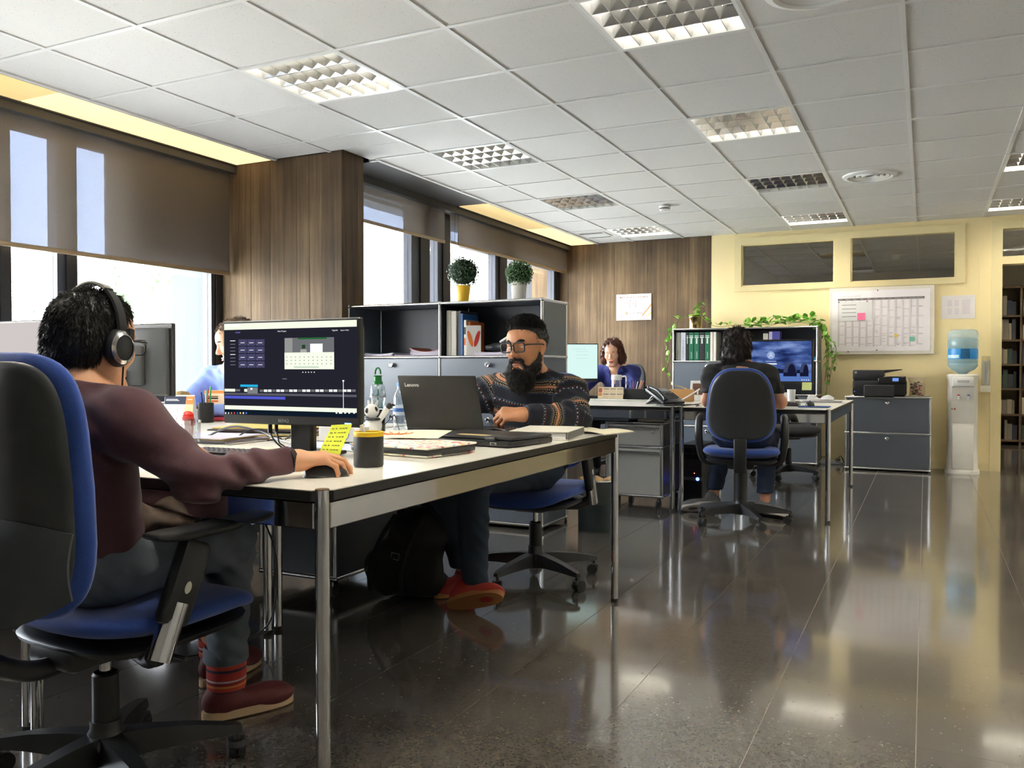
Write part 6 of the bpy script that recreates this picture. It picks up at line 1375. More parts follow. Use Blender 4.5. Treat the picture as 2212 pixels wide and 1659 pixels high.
for a, b, c in EL_: limb += [C(a, b, .075, .052), C(b, c, .052, .036)]
body.append(blob(limb, .012)); npmesh('body', body, SK_D, Ee)
LB = mat('light_blue_shirt', srgb(128, 152, 220), .8, var=.12, scale=20, bump=.1)
sw = torso_prims(Epel, Ech, Enk, Esr, Esl, 1.04) + [C(Esl, EeL, .066, .055, k=.05), C(EeL, EwL, .052, .036, k=.03), C(Esr, EeR, .066, .055, k=.05), C(EeR, EwR, .052, .036, k=.03)]
V, F = blob(sw, .008, disp=wrinkle(.005, 110., 7.), cut=lambda x, y, z: np.maximum(.53 - z + 0 * x + 0 * y, z - 1.03 - .3 * (y - 3.6) + 0 * x)); npmesh('shirt', [(V, F)], LB, Ee)
tr = [EL(Epel, (.17, .13, .09), k=.05)]
for a, b, c in EL_: tr += [C(a, b, .085, .062, k=.04), C(b, c, .062, .05, k=.03)]
V, F = blob(tr, .010); npmesh('trousers', [(V, F)], JC, Ee)
for a, b, c in EL_: shoe(Ee, (c[0], c[1], .083), (c[0], c[1] - .2, .03), (0, 0, 1), BLACKP, BLACKM)
hp = [EL((0, -.018, .042), (.084, .105, .092), k=.02), EL((0, .115, -.03), (.10, .09, .10), k=.015, s=-1), EL((0, 0, -.09), (.12, .13, .06), k=.03, s=-1)]
for s in (-1, 1): hp.append(EL((s * .080, .006, -.02), (.022, .030, .042), k=.01, s=-1))
V, F = blob(hp, .0055, hE); hs = strands(V, F, 3500, .014, .0008, 13, lift=.7); npmesh('hair', [(V, tri(F)), hs], hair_mat('hair_brown', srgb(96, 74, 56)), Ee)
head_extras(Ee, hE, brow=(80, 60, 45))
# ================================================================== THINGS ON AND AROUND THE STORAGE UNITS
LEAFM = []
def leaf_mat(n, c, r=.5): return mat(n, c, r, var=.35, scale=30, rndv=.15)
def topiary(label, loc, pot_m, pot_prof, rad, zc, flat_bottom, seed, leaf):
    t = thing('potted_plant', label, 'plant', loc, 0, 'round potted plants on the storage unit')
    MB().lathe(pot_prof, n=40).build('pot', pot_m, t, 40)
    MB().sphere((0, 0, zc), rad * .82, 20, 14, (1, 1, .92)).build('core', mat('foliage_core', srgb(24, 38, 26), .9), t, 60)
    g = np.random.default_rng(seed); n = 1500; vs = []; fs = []
    d = g.normal(0, 1, (n, 3)); d /= np.linalg.norm(d, axis=1)[:, None]
    if flat_bottom: d[:, 2] = np.maximum(d[:, 2], -.55)
    d /= np.linalg.norm(d, axis=1)[:, None]; c = d * rad * g.uniform(.80, 1.0, (n, 1)) * (1, 1, .95) + (0, 0, zc)
    a = np.cross(d, g.normal(0, 1, (n, 3))); a /= np.linalg.norm(a, axis=1)[:, None]; b = np.cross(d, a); u = a * .8 + d * g.uniform(-.2, .9, (n, 1)); u /= np.linalg.norm(u, axis=1)[:, None]
    L = g.uniform(.009, .014, (n, 1)); V = np.stack([c - u * L * .2, c + u * L * .4 + b * L * .42, c + u * L, c + u * L * .4 - b * L * .42], 1).reshape(-1, 3)
    F = np.arange(4 * n).reshape(-1, 4); me = bpy.data.meshes.new('leaves'); me.from_pydata(V.tolist(), [], F.tolist()); me.materials.append(leaf); o = link('leaves', me, t); o['kind'] = 'stuff'
    return t
LG = leaf_mat('box_leaf', srgb(58, 88, 56)); SH = S1z[-1] + .0105
topiary('clipped round plant in a yellow pot on the tall storage unit', (-2.80, 4.99, SH), mat('pot_yellow', srgb(232, 186, 40), .45), [(0, 0), (.033, 0), (.036, .006), (.050, .118), (.049, .12), (.045, .118), (.042, .09), (0, .09)], .112, .212, False, 3, LG)
topiary('clipped round plant in a white pot on the tall storage unit', (-2.385, 4.99, SH), mat('pot_white', srgb(222, 220, 210), .4), [(0, 0), (.042, 0), (.044, .006), (.052, .108), (.0545, .112), (.0545, .128), (.050, .128), (.047, .1), (0, .1)], .094, .178, True, 5, leaf_mat('box_leaf_light', srgb(70, 108, 58)))
def book(label, x, y, z, w, d, h, m, lean=0., spine=None, name='book', cat='book', grp=None, lab=None, fore=False):
    t = thing(name, label, cat, (x, y, z), 0, grp); M_ = RY(lean)
    MB().rbox((w / 2, d / 2, h / 2), (w, d, h), min(.003, w * .2), 1, M=M_).build('cover', m, t, 30)
    MB().b2((w * .12, .004, h + .0002), (w * .88, d - .004, h + .0012), M=M_).build('page_edge', PAPER, t, 0)
    if lab:
        for (a, b, mm) in lab: MB().b2((w * .12, -.0012, h * a), (w * .88, .0002, h * b), M=M_).build('spine_label', mm, t, 0)
    return t
zb = S1z[3] + .006; yb = 4.835; xb = S1x[1] + .022
WB = mat('binder_white', srgb(216, 212, 200), .5); G1 = 'books in the tall storage unit'
book('white binder standing against the divider of the tall unit', xb, yb, zb, .036, .26, .30, WB, grp=G1); book('second white binder from the divider of the tall unit', xb + .038, yb, zb, .038, .26, .295, WB, grp=G1)
book('dark blue-grey folder next to the white binders', xb + .082, yb + .01, zb, .022, .25, .295, mat('b_slate', srgb(56, 66, 80), .5), grp=G1); book('blue spined book in the tall unit', xb + .106, yb, zb, .020, .2, .275, mat('b_blue', srgb(40, 96, 158), .5, var=.5, scale=30), grp=G1)
book('white book with orange spine marks in the tall unit', xb + .132, yb, zb, .018, .18, .235, WB, grp=G1, lab=[(.6, .8, mat('b_dark', srgb(40, 40, 40), .5)), (.3, .5, mat('b_orange', srgb(222, 110, 40), .5))]); book('orange book in the tall unit', xb + .152, yb + .02, zb, .016, .20, .225, MATS['b_orange'], grp=G1)
hb = thing('picture_book', 'white booklet with an orange and red heart-like petal emblem', 'book', (xb + .197, yb + .015, zb), .50, G1)
MB().rbox((.0, 0, .10), (.098, .012, .20), .002, 1, M=RX(-.06)).build('cover', PAPER, hb, 30)
for s, c in ((-1, (226, 120, 50)), (1, (200, 50, 50))):
    MB().prism([(s * (.022 + .016 * math.cos(a) + .012 * math.sin(a)), .112 + .052 * math.sin(a) + .008 * math.cos(a)) for a in [2 * PI * k / 24 for k in range(24)]], 0, .0012, M=RX(-.06) @ T(0, -.0062, 0) @ RX(PI / 2)).build('emblem_petal', mat('petal_%d' % s, srgb(*c), .5), hb, 0)
PS = [mat('paper_lilac', srgb(214, 204, 228), .6), PAPER, mat('paper_lilac2', srgb(196, 186, 214), .6)]
def curl_stack(label, loc, rz, w, d, n, cols, lift, seed, top=None):
    t = thing('paper_stack', label, 'papers', loc, rz, 'paper stacks in the tall storage unit'); q = random.Random(seed)
    for k in range(n):
        z = .0035 * k; s = q.uniform(-.008, .008)
        MB().grid(lambda u, v: (-w / 2 + w * u + s, -d / 2 + d * v, .0015 + z + lift * (k / n) * (2 * u - 1) ** 2), 9, 3).solid(.0028).build('sheet_bundle', (top if (top and k == n - 1) else cols[k % len(cols)]), t, 50)
    return t
curl_stack('curled stack of lilac-edged sheets right of centre in the tall unit', (S1x[1] - .155, 4.99, zb), .1, .235, .29, 10, PS, .03, 1, mat('cover_brown', srgb(150, 74, 50), .6))
curl_stack('flat stack of brochures at the left in the tall unit', (S1x[0] + .22, 4.99, zb), -.1, .25, .29, 6, PS, .012, 2, mat('cover_bluegrey', srgb(72, 92, 110), .5))
curl_stack('thin fanned brochures between the two stacks in the tall unit', (S1x[0] + .43, 4.98, zb), .15, .2, .27, 3, PS, .006, 3)
curl_stack('pile of lilac sheets under the dark bag in the tall unit', (S1x[1] + .36, 4.985, zb), -.06, .30, .29, 7, PS, .008, 4)
V, F = blob([EL((S1x[1] + .44, 4.97, zb + .058), (.15, .11, .030), k=.03), EL((S1x[1] + .34, 4.95, zb + .055), (.07, .09, .022), k=.03), EL((S1x[1] + .52, 5.0, zb + .105), (.10, .08, .055), k=.04)], .008, disp=wrinkle(.009, 60., 1.))
bg = thing('dark_bag', 'crumpled dark bag on top of the sheets in the tall unit', 'bag', (S1x[1] + .42, 4.98, zb + .03)); npmesh('fabric', [(V, F)], mat('bag_dark', (.02, .024, .03), .6), bg)
lb = tag(MB().rbox((0, 0, 0), (.16, .22, .014), .002, 1).build('book', PAPER, None, 30), 'white book leaning on the dark bag in the tall unit', 'book', G1); lb.location = (S1x[1] + .47, 4.975, zb + .128); lb.rotation_euler = (0, -.52, 0)

# far unit: binders
zb2 = S2z[3] + .006; yb2 = 9.19; GR = mat('binder_green', srgb(16, 98, 68), .45, var=.05); BKB = mat('binder_black', (.02, .02, .024), .45); GYB = mat('binder_grey', srgb(150, 148, 140), .5); LAB = mat('spine_paper', srgb(200, 214, 208), .6)
def binder(label, x, w, m, h=.315, lab=True, ring=False, words=None, lean=0.):
    t = thing('ring_binder', label, 'binder', (x, yb2, zb2), 0, 'binders in the far storage unit'); M_ = RY(lean)
    MB().rbox((w / 2, .13, h / 2), (w, .26, h), .003, 1, M=M_).build('cover', m, t, 30)
    if lab:
        for a, b, x0, x1 in ((.80, .835, .1, .9), (.86, .885, .1, .9), (.60, .79, .35, .65)): MB().b2((w * x0, -.0015, h * a), (w * x1, .0, h * b), M=M_).build('spine_label', LAB, t, 0)
    if ring: MB().tube([M_ @ Vector((w / 2 + .011 * math.cos(2 * PI * k / 18), -.002, h * .22 + .011 * math.sin(2 * PI * k / 18))) for k in range(18)], .0022, 6, closed=True).build('finger_ring', CHROME, t, 50)
    if words: text('lettering', words, w * .42, mat('spine_ink', (.12, .12, .13), .6) if m is not GR else LAB, t, (w / 2, -.0016, h * .08), rot=(PI / 2, -PI / 2, 0))
    return t
x = S2x[0] + .018
for lab_, w, m, kw in (('grey binder at the left end of the far unit', .052, GYB, dict(lab=False, words='COCEMFE')), ('pale grey lettered binder beside the grey one', .056, mat('binder_pale', srgb(190, 194, 206), .5), dict(lab=False, words='COCEMFE Barcelona')), ('slim black binder between the pale and green ones', .026, BKB, dict(lab=True)), ('leftmost green binder in the far unit', .054, GR, dict(words='unipapel')), ('second green binder from the left', .056, GR, dict(words='unipapel')), ('black binder with a metal finger ring between the green ones', .054, BKB, dict(ring=True)), ('third green binder, beside the black ring binder', .054, GR, dict(words='unipapel')), ('white binder next to the third green binder', .03, WB, dict(lab=False)), ('second white binder, by the seated man\'s head', .03, WB, dict(lab=False))):
    binder(lab_, x, w, m, **kw); x += w + .004
for k, (lab_, dx, w, h, m) in enumerate((('small pale box behind the seated man in the far unit', .40, .05, .29, WB), ('small lilac and violet box high in the far unit', .46, .11, .31, mat('box_violet', srgb(84, 84, 170), .5)))):
    t = thing('box', lab_, 'box', (S2x[1] + dx - .20, yb2 + .04, zb2)); MB().rbox((w / 2, .08, h / 2), (w, .16, h), .003, 1).build('carton', m, t, 30)
    if k: MB().b2((0, -.001, h * .70), (w * .30, .0, h - .003)).build('label', mat('lilac', srgb(196, 190, 226), .5), t, 0)
bl = tag(MB().rbox((0, 0, .02), (.06, .2, .04), .002, 1).build('book', mat('book_cyan', srgb(30, 130, 180), .5), None, 30), 'bright blue book at the right end of the far unit', 'book'); bl.location = (S2x[2] - .05, 9.30, zb2)

# trailing pothos in a brass pot
py = 9.35; pz = S2z[-1] + .0105
pl = thing('trailing_plant', 'light green trailing plant in a brass pot spreading along the far storage unit', 'plant', (-2.30, py, pz))
MB().lathe([(0, 0), (.068, 0), (.075, .006), (.077, .12), (.081, .125), (.081, .135), (.074, .135), (.072, .12), (0, .11)], n=36).build('pot', mat('brass', (.42, .30, .14), .18, 1., var=.1), pl, 40)
POTH = leaf_mat('pothos_leaf', srgb(132, 190, 72), .4); POTS = mat('pothos_stem', srgb(120, 140, 60), .6)
leaf_me = MB().add([(0, 0, 0), (.020, .018, .004), (.024, .038, .003), (.012, .060, -.003), (0, .072, -.010), (-.012, .060, -.003), (-.024, .038, .003), (-.020, .018, .004), (0, .036, -.003)], [(0, 1, 8), (1, 2, 8), (2, 3, 8), (3, 4, 8), (4, 5, 8), (5, 6, 8), (6, 7, 8), (7, 0, 8)]).solid(.0008).mesh('leaf', POTH, 60)
q = random.Random(11); G_ = lambda *p: (p[0] + 2.30, p[1] - py, p[2] - pz)
vines = []
def vine(pts, n, s=(.8, 1.25), up=.5):
    P = spline([G_(*p) for p in pts], 7); MB().tube(P, .0028, 5).build('vine', POTS, pl, 50)
    for k in range(n):
        i = int((k + q.random()) / n * (len(P) - 1)); p = Vector(P[i]); a = q.uniform(0, 2 * PI); st = Vector((math.cos(a) * .02, math.sin(a) * .02, .03 * q.random() + .01 * up))
        if p.y + st.y > .16: st.y = -abs(st.y)
        lo = link('leaf', leaf_me, pl, loc=tuple(p + st), rot=(q.uniform(-.9, .5) + (.5 if up > 0 else -1.0), q.uniform(-.5, .5), q.uniform(0, 2 * PI))); k_ = q.uniform(*s); lo.scale = (k_, k_, k_)
zt = pz + .012
vine([(-2.30, py, pz + .11), (-2.26, py - .02, pz + .16), (-2.16, py - .04, pz + .08), (-2.05, py - .05, zt + .01), (-1.8, py - .08, zt + .02), (-1.5, py - .02, zt + .02)], 26, (.6, 1.05))
vine([(-1.75, py, zt), (-1.6, py - .06, zt + .035), (-1.4, py + .03, zt + .05), (-1.2, py - .06, zt + .04), (-1.02, py - .04, zt + .03)], 34, (.8, 1.45))
vine([(-1.7, py - .1, zt), (-1.45, py - .12, zt + .02), (-1.2, py - .1, zt + .03), (-.99, py - .1, zt)], 30, (.8, 1.35))
vine([(-1.55, py + .06, zt), (-1.3, py + .08, zt + .06), (-1.1, py + .07, zt + .06), (-.98, py + .03, zt + .04)], 22, (.8, 1.4))
vine([(-2.30, py, pz + .12), (-2.29, py - .01, pz + .20), (-2.24, py - .01, pz + .25), (-2.20, py - .02, pz + .24)], 7, (.7, 1.0))
vine([(-2.32, py, pz + .12), (-2.42, py - .03, pz + .13), (-2.50, py - .05, pz + .09), (-2.535, py - .06, pz + .0)], 10, (.6, 1.0))
vine([(-2.50, py - .08, pz + .06), (-2.56, py - .08, pz - .05), (-2.62, py - .10, pz - .14), (-2.57, py - .09, pz - .30), (-2.60, py - .1, pz - .45), (-2.54, py - .1, pz - .60)], 18, (.6, 1.1), -.4)
for k, (dx, L) in enumerate(((.06, .50), (.09, .62), (.05, .74), (.12, .46), (.03, .58))):
    vine([(-1.05, py - .1 + .03 * k, zt + .02), (-.965, py - .1 + .03 * k, zt), (-.955 + dx * .3, py - .09 + .03 * k, zt - .12), (-.955 + dx, py - .08 + .03 * k, zt - L * .5), (-.965 + dx * .8, py - .08 + .025 * k, zt - L)], 15, (.5, 1.05), -.4)

# posters and paper on the walls
pz0 = thing('poster', 'white poster with a crossed box and orange stripes on the concrete wall', 'poster', (-3.078, YB - .016, 1.73))
MB().b2((-.213, -.001, -.152), (.213, .001, .152)).build('sheet', PAPER, pz0, 0)
PK = mat('print_brown', srgb(104, 64, 58), .6); PO = mat('print_salmon', srgb(222, 130, 96), .6); PYo = mat('print_amber', srgb(246, 190, 100), .6)
text('lettering', 'MARCA LA X SOLIDARIA', .031, PK, pz0, (0, -.0016, .115), align='CENTER', bold=.0008); text('lettering', '106', .058, mat('print_rose', srgb(176, 120, 108), .6), pz0, (-.055, -.0016, .045), align='RIGHT'); text('lettering', '¡No te cuesta nada!', .026, mat('print_greyb', srgb(112, 112, 118), .6), pz0, (0, -.0016, -.028), align='CENTER'); text('lettering', 'SOLIDARIA', .032, INKD, pz0, (-.05, -.0016, -.072), bold=.0006)
text('lettering', 'actividades', .016, MATS['print_greyb'], pz0, (.04, -.0016, .06)); text('lettering', 'de interés', .016, MATS['print_greyb'], pz0, (.04, -.0016, .04)); text('lettering', 'social', .016, MATS['print_greyb'], pz0, (.04, -.0016, .02))
xb_ = MB(); c0, c1, d0, d1 = -.045, .027, .003, .078
for a, b in (((c0, d0), (c1, d0)), ((c1, d0), (c1, d1)), ((c1, d1), (c0, d1)), ((c0, d1), (c0, d0)), ((c0, d0), (c1, d1)), ((c0, d1), (c1, d0))): xb_.cyl((a[0], -.0018, a[1]), (b[0], -.0018, b[1]), .0018, n=5)
xb_.build('cross_box', PK, pz0, 0)
MB().prism([(.09, -.105), (.118, -.105), (.213, .01), (.213, .04)], -.0016, -.001, M=RX(PI / 2) @ Matrix.Diagonal((1, 1, -1, 1))).build('stripe', PO, pz0, 0); MB().prism([(.16, -.105), (.188, -.105), (.213, -.08), (.213, -.055)], -.0016, -.001, M=RX(PI / 2) @ Matrix.Diagonal((1, 1, -1, 1))).build('stripe', PYo, pz0, 0)
MB().b2((-.165, -.0016, -.112), (-.115, -.001, -.100)).build('logo_strip', mat('print_pink', srgb(220, 140, 160), .6), pz0, 0); MB().b2((-.20, -.0016, -.140), (-.15, -.001, -.130)).build('logo_strip', mat('print_ylw', srgb(228, 206, 110), .6), pz0, 0); MB().b2((-.098, -.0016, -.088), (-.068, -.001, -.058)).build('logo_box', PO, pz0, 0)
for k in range(6): MB().b2((-.04 + .04 * k, -.0016, -.138), (-.025 + .04 * k, -.001, -.130)).build('logo_mark', MATS['print_greyb'], pz0, 0)
wbd = thing('planner_board', 'large white board with a year planner pinned on it', 'board', (-.42, YB - .018, 1.507))
MB().rbox((0, 0, 0), (.995, .024, .70), .004, 1).build('board', mat('board_white', srgb(236, 228, 214), .5), wbd, 30)
MB().grid(lambda u, v: (-.47 + .93 * u, -.0145 - .004 * abs(math.sin(9 * u)) * (1 - v) ** 6, -.315 + .63 * v), 30, 8).build('planner_sheet', mat('planner_paper', srgb(247, 241, 243), .6), wbd, 50)
PG = mat('planner_grey', srgb(222, 213, 217), .7); PGD = mat('planner_bar', srgb(120, 112, 112), .7)
MB().b2((-.415, -.0172, .215), (.405, -.0158, .236)).build('month_bar', PGD, wbd, 0)
text('lettering', 'calendario 2018', .030, PG, wbd, (-.39, -.0172, .258))
for k, mn in enumerate(('Enero', 'Febrero', 'Marzo', 'Abril', 'Mayo', 'Junio', 'Julio', 'Agosto', 'Septiembre', 'Octubre', 'Noviembre', 'Diciembre')): text('lettering', mn, .013, PAPER, wbd, (-.385 + .068 * k, -.0176, .226), align='CENTER')
q = random.Random(5)
for c_ in range(12):
    MB().b2((-.415 + .068 * c_, -.0168, -.27), (-.397 + .068 * c_, -.0158, .21)).build('date_column', PG, wbd, 0)
    for r_ in range(5):
        z = -.25 + .092 * r_ + q.uniform(-.02, .02); MB().b2((-.412 + .068 * c_, -.0169, z), (-.352 + .068 * c_, -.0158, z + .008)).build('week_line', PG, wbd, 0)
    if c_ > 3:
        for r_ in range(3): z = -.26 + .14 * q.random() * (r_ + 1); MB().tube([(-.393 + .068 * c_ + .01 * j, -.0168, z + (.004 if j % 2 else 0)) for j in range(4)], .0016, 4).build('note', MATS['print_greyb'], wbd, 0)
MB().b2((-.40, -.0195, .0), (-.08, -.0175, .20)).build('letter_sheet', PAPER, wbd, 0)
for k in range(4): MB().b2((-.375, -.0205, .165 - .04 * k), (-.235, -.0194, .170 - .04 * k)).build('letter_line', MATS['print_greyb'], wbd, 0)
def snote(label, x, z, c, w=.075, cat='sticky note'):
    t = tag(MB().grid(lambda u, v: (-w / 2 + w * u, -.0005 - .006 * (1 - v) ** 2, -w / 2 + w * v), 5, 6).solid(.0006).build('sticky_note', mat('note_%d' % c[0], srgb(*c), .6), None, 40), label, cat, 'sticky notes on the planner board'); t.location = (wbd.location.x + x, wbd.location.y - .021, wbd.location.z + z)
snote('pink sticky note on the planner board', -.185, .045, (244, 120, 160)); snote('small yellow sticky flag on the planner board', .145, -.158, (236, 206, 60), .028); snote('green sticky flag low on the planner board', .295, -.195, (120, 196, 170), .045)
for (x, z) in ((-.03, .312), (-.405, .20), (-.13, .20), (-.035, -.305), (-.31, -.322)): MB().sphere((x, -.018, z), .006, 10, 8).build('pin', BLACKP, wbd, 50)
pp = thing('notice_sheet', 'small printed notice on the yellow wall above the water cooler', 'notice', (.288, YB - .003, 1.625))
MB().b2((-.148, -.001, -.116), (.148, .001, .116)).build('sheet', mat('notice_paper', srgb(232, 226, 224), .6), pp, 0)
for k in range(4): MB().b2((-.095 + .062 * (k % 2), -.0016, .01 - .085 * (k // 2)), (-.055 + .062 * (k % 2), -.001, .075 - .085 * (k // 2))).build('print_block', PG, pp, 0)
MB().b2((.035, -.0016, -.075), (.105, -.001, .075)).b2((-.06, -.0016, .092), (.08, -.001, .098)).build('print_block', PG, pp, 0)

# printer, sweets bag
pt = thing('printer', 'black multifunction printer on the low cabinet', 'printer', (-.41, 9.25, S3z[-1] + .0105))
MB().rbox((0, .0, .085), (.49, .30, .155), .02, 2).rbox((0, .0, .012), (.46, .28, .024), .006, 1).build('body', mat('printer_black', (.018, .018, .02), .25), pt, 40)
MB().rbox((-.10, .0, .21), (.29, .29, .10), .014, 2).build('scanner', mat('printer_black2', (.03, .03, .033), .3), pt, 40)
MB().prism([(-.02, .255), (.20, .268), (.20, .260), (.04, .228), (-.02, .222)], -.13, .12, M=RX(PI / 2)).build('feeder_tray', BLACKP, pt, 40)
pn = MB().rbox((.115, -.146, .160), (.25, .03, .075), .006, 1).build('control_panel', BLACKG, pt, 40); MB().b2((.12, -.163, .150), (.175, -.161, .182)).build('display', emis('printer_display', srgb(120, 160, 235), 1.), pn, 0)
MB().rbox((.0, -.19, .056), (.27, .12, .11), .006, 1).build('paper_tray', BLACKM, pt, 40)
MB().lathe([(0, .0), (.0125, 0), (.0125, .002), (0, .0022)], n=20, M=T(-.215, -.146, .235) @ RX(PI / 2)).build('badge', mat('badge_silver', (.6, .62, .65), .3, .6), pt, 40)
text('badge_letters', 'hp', .016, mat('badge_ink', (.1, .1, .12), .5), pt, (-.215, -.149, .235), align='CENTER'); MB().sphere((-.225, -.150, .045), .004, 8, 6).build('status_light', emis('led_blue', srgb(120, 130, 255), 2.), pt, 50)
sb = thing('sweets_bag', 'clear bag full of wrapped sweets beside the printer', 'bag', (-.075, 9.22, S3z[-1] + .0105))
def bagf(u, v):
    a = 2 * PI * u; k = 1 + .06 * math.sin(5 * a + 3 * v); r_ = (.066 if v < .75 else .066 + .014 * (v - .75) * 4); return (r_ * k * math.cos(a), .045 * k * math.sin(a) * (1 - .55 * max(0, v - .6) / .4), .19 * v)
MB().grid(bagf, 32, 8, closeu=True).build('bag', glass('bag_film', (.93, .90, .86), .12, .2), sb, 60)
q = random.Random(2); SWC = [mat('sweet_%d' % i, srgb(*c), .4) for i, c in enumerate(((150, 60, 50), (214, 190, 160), (90, 60, 44), (186, 120, 80), (60, 80, 60)))]
for k in range(48):
    z = .014 + .128 * k / 48; a = q.uniform(0, 2 * PI); r_ = .050 * math.sqrt(q.random()); MB().sphere((r_ * math.cos(a), .7 * r_ * math.sin(a), z), .012, 8, 6, (1.2, .8, .8), M=None).build('sweet', SWC[k % 5], sb, 60)
# water cooler
wcx, wcy = .325, 9.31; wcl = thing('water_cooler', 'white water cooler with an upturned blue bottle', 'water cooler', (wcx, wcy, 0))
CW = mat('cooler_white', srgb(230, 226, 216), .35)
def cf(u, v, w=.137, d=.15):
    a = 2 * PI * u; c, s = math.cos(a), math.sin(a); return (w * abs(c) ** .55 * (1 if c > 0 else -1), d * abs(s) ** .75 * (1 if s > 0 else -1) * (1.0 if s < 0 else .9), v)
ring = lambda w, d, z: [cf(k / 40, z, w, d) for k in range(40)]
def loft(rings): 
    m = MB(); n = len(rings[0]); vs = [p for r_ in rings for p in r_]; fs = [(j * n + k, j * n + (k + 1) % n, (j + 1) * n + (k + 1) % n, (j + 1) * n + k) for j in range(len(rings) - 1) for k in range(n)]
    return m.add(vs, fs + [tuple(range(n)), tuple((len(rings) - 1) * n + k for k in range(n))])
loft([ring(.15, .165, .0), ring(.15, .165, .03), ring(.137, .15, .045), ring(.130, .145, .30), ring(.130, .145, .90), ring(.138, .15, .915), ring(.138, .15, .945), ring(.12, .13, .957)]).build('cabinet', CW, wcl, 45)
MB().rbox((0, -.155, .885), (.185, .03, .085), .010, 2).build('tap_panel', WHITEP, wcl, 40); MB().b2((-.05, -.172, .875), (.05, -.169, .90)).build('panel_label', mat('label_grey', srgb(196, 196, 190), .5), wcl, 0)
MB().rbox((0, -.150, .255), (.185, .022, .42), .008, 2).build('front_panel', CW, wcl, 40); MB().b2((-.095, -.147, .485), (.095, -.143, .84)).build('tap_recess', mat('cooler_grey', srgb(200, 197, 188), .4), wcl, 0)
for x, c in ((-.04, (200, 30, 24)), (.045, (70, 110, 180))):
    tp = MB().cyl((x, -.14, .745), (x, -.178, .742), .009, n=12).cyl((x, -.172, .745), (x, -.172, .715), .008, .007, n=12).build('tap', WHITEP, wcl, 40); MB().rbox((x, -.176, .757), (.022, .03, .012), .004, 1).build('lever', mat('lever_%d' % c[0], srgb(*c), .4), tp, 40)
MB().b2((-.078, -.149, .615), (-.062, -.146, .63)).build('indicator', mat('ind_red', srgb(196, 60, 46), .4), wcl, 0); MB().b2((-.10, -.149, .615), (-.085, -.146, .63)).build('indicator', mat('ind_green', srgb(120, 140, 90), .4), wcl, 0)
wbt = thing('water_bottle', 'large upturned blue water bottle on the cooler', 'bottle', (wcx, wcy, .957))
bprof = [(.035, .0), (.06, .02), (.105, .045), (.130, .075), (.133, .10), (.129, .108), (.133, .116), (.133, .235), (.129, .243), (.133, .252), (.133, .335), (.129, .343), (.133, .352), (.133, .395), (.122, .422), (.10, .432), (0, .434)]
MB().lathe(bprof, n=44).build('bottle', mat('bottle_blue_body', srgb(170, 208, 222), .12, alpha=.42, spec=.6), wbt, 40)
MB().lathe([(r_ * .985, z) for r_, z in bprof[:12]] + [(0, .34)], n=40).build('water', mat('bottle_water', srgb(120, 180, 205), .1, alpha=.35), wbt, 40)
lbm = MB().grid(lambda u, v: (.1342 * math.cos(-2.9 + 2.6 * u), .1342 * math.sin(-2.9 + 2.6 * u), .145 + .10 * v), 26, 2).build('label', mat('bottle_label', srgb(36, 140, 214), .4, var=.1), wbt, 50)
MB().grid(lambda u, v: (.1347 * math.cos(-1.75 + .6 * u), .1347 * math.sin(-1.75 + .6 * u), .147 + .096 * v), 8, 2).build('label_panel', mat('bottle_label2', srgb(30, 96, 140), .4, var=.4, scale=30), wbt, 50); MB().grid(lambda u, v: (.1349 * math.cos(-2.85 + 1.0 * u), .1349 * math.sin(-2.85 + 1.0 * u), .155 + .03 * v), 8, 2).build('label_text', mat('bottle_label3', srgb(190, 226, 245), .4, var=.3, scale=60), wbt, 50)
cd = thing('cup_dispenser', 'clear tube of paper cups fixed beside the water cooler', 'dispenser', (.530, 9.49, .78))
MB().lathe([(.038, .05), (.038, .34), (.042, .345), (.042, .352), (.0, .354)], n=28).build('tube', glass('tube_clear', (.95, .95, .92), .14), cd, 40); MB().rbox((-.005, .0, .03), (.092, .08, .065), .008, 2).build('holder', mat('holder_clear', srgb(232, 226, 206), .3), cd, 40)
for k in range(9): MB().lathe([(.022, .0 + .03 * k), (.030, .07 + .03 * k)], n=20).build('paper_cup', PAPER, cd, 40)
MB().b2((-.02, .04, .02), (.02, .072, .3)).build('bracket', mat('holder_clear2', (.6, .58, .5), .4), cd, 0)
pwr = thing('power_strip', 'white power strip with tangled cables beside the low cabinet', 'power strip', (-.875, 9.50, 0), .03)
MB().rbox((0, 0, .022), (.24, .05, .04), .006, 1).build('strip', WHITEP, pwr, 40)
for k in range(2): MB().rbox((-.05 + .11 * k, -.005, .052), (.034, .036, .03), .006, 1).build('plug', BLACKP, pwr, 40)
MB().tube(spline([(.06, 0, .06), (.08, -.03, .10), (.11, -.04, .02), (.03, -.045, .05), (.09, -.03, .085), (.13, -.05, .01)], 7), .0032, 6).tube(spline([(-.05, 0, .06), (-.10, -.02, .08), (-.14, -.03, .02), (-.2, -.1, .005)], 7), .003, 6).build('cable', CAB, pwr, 50)
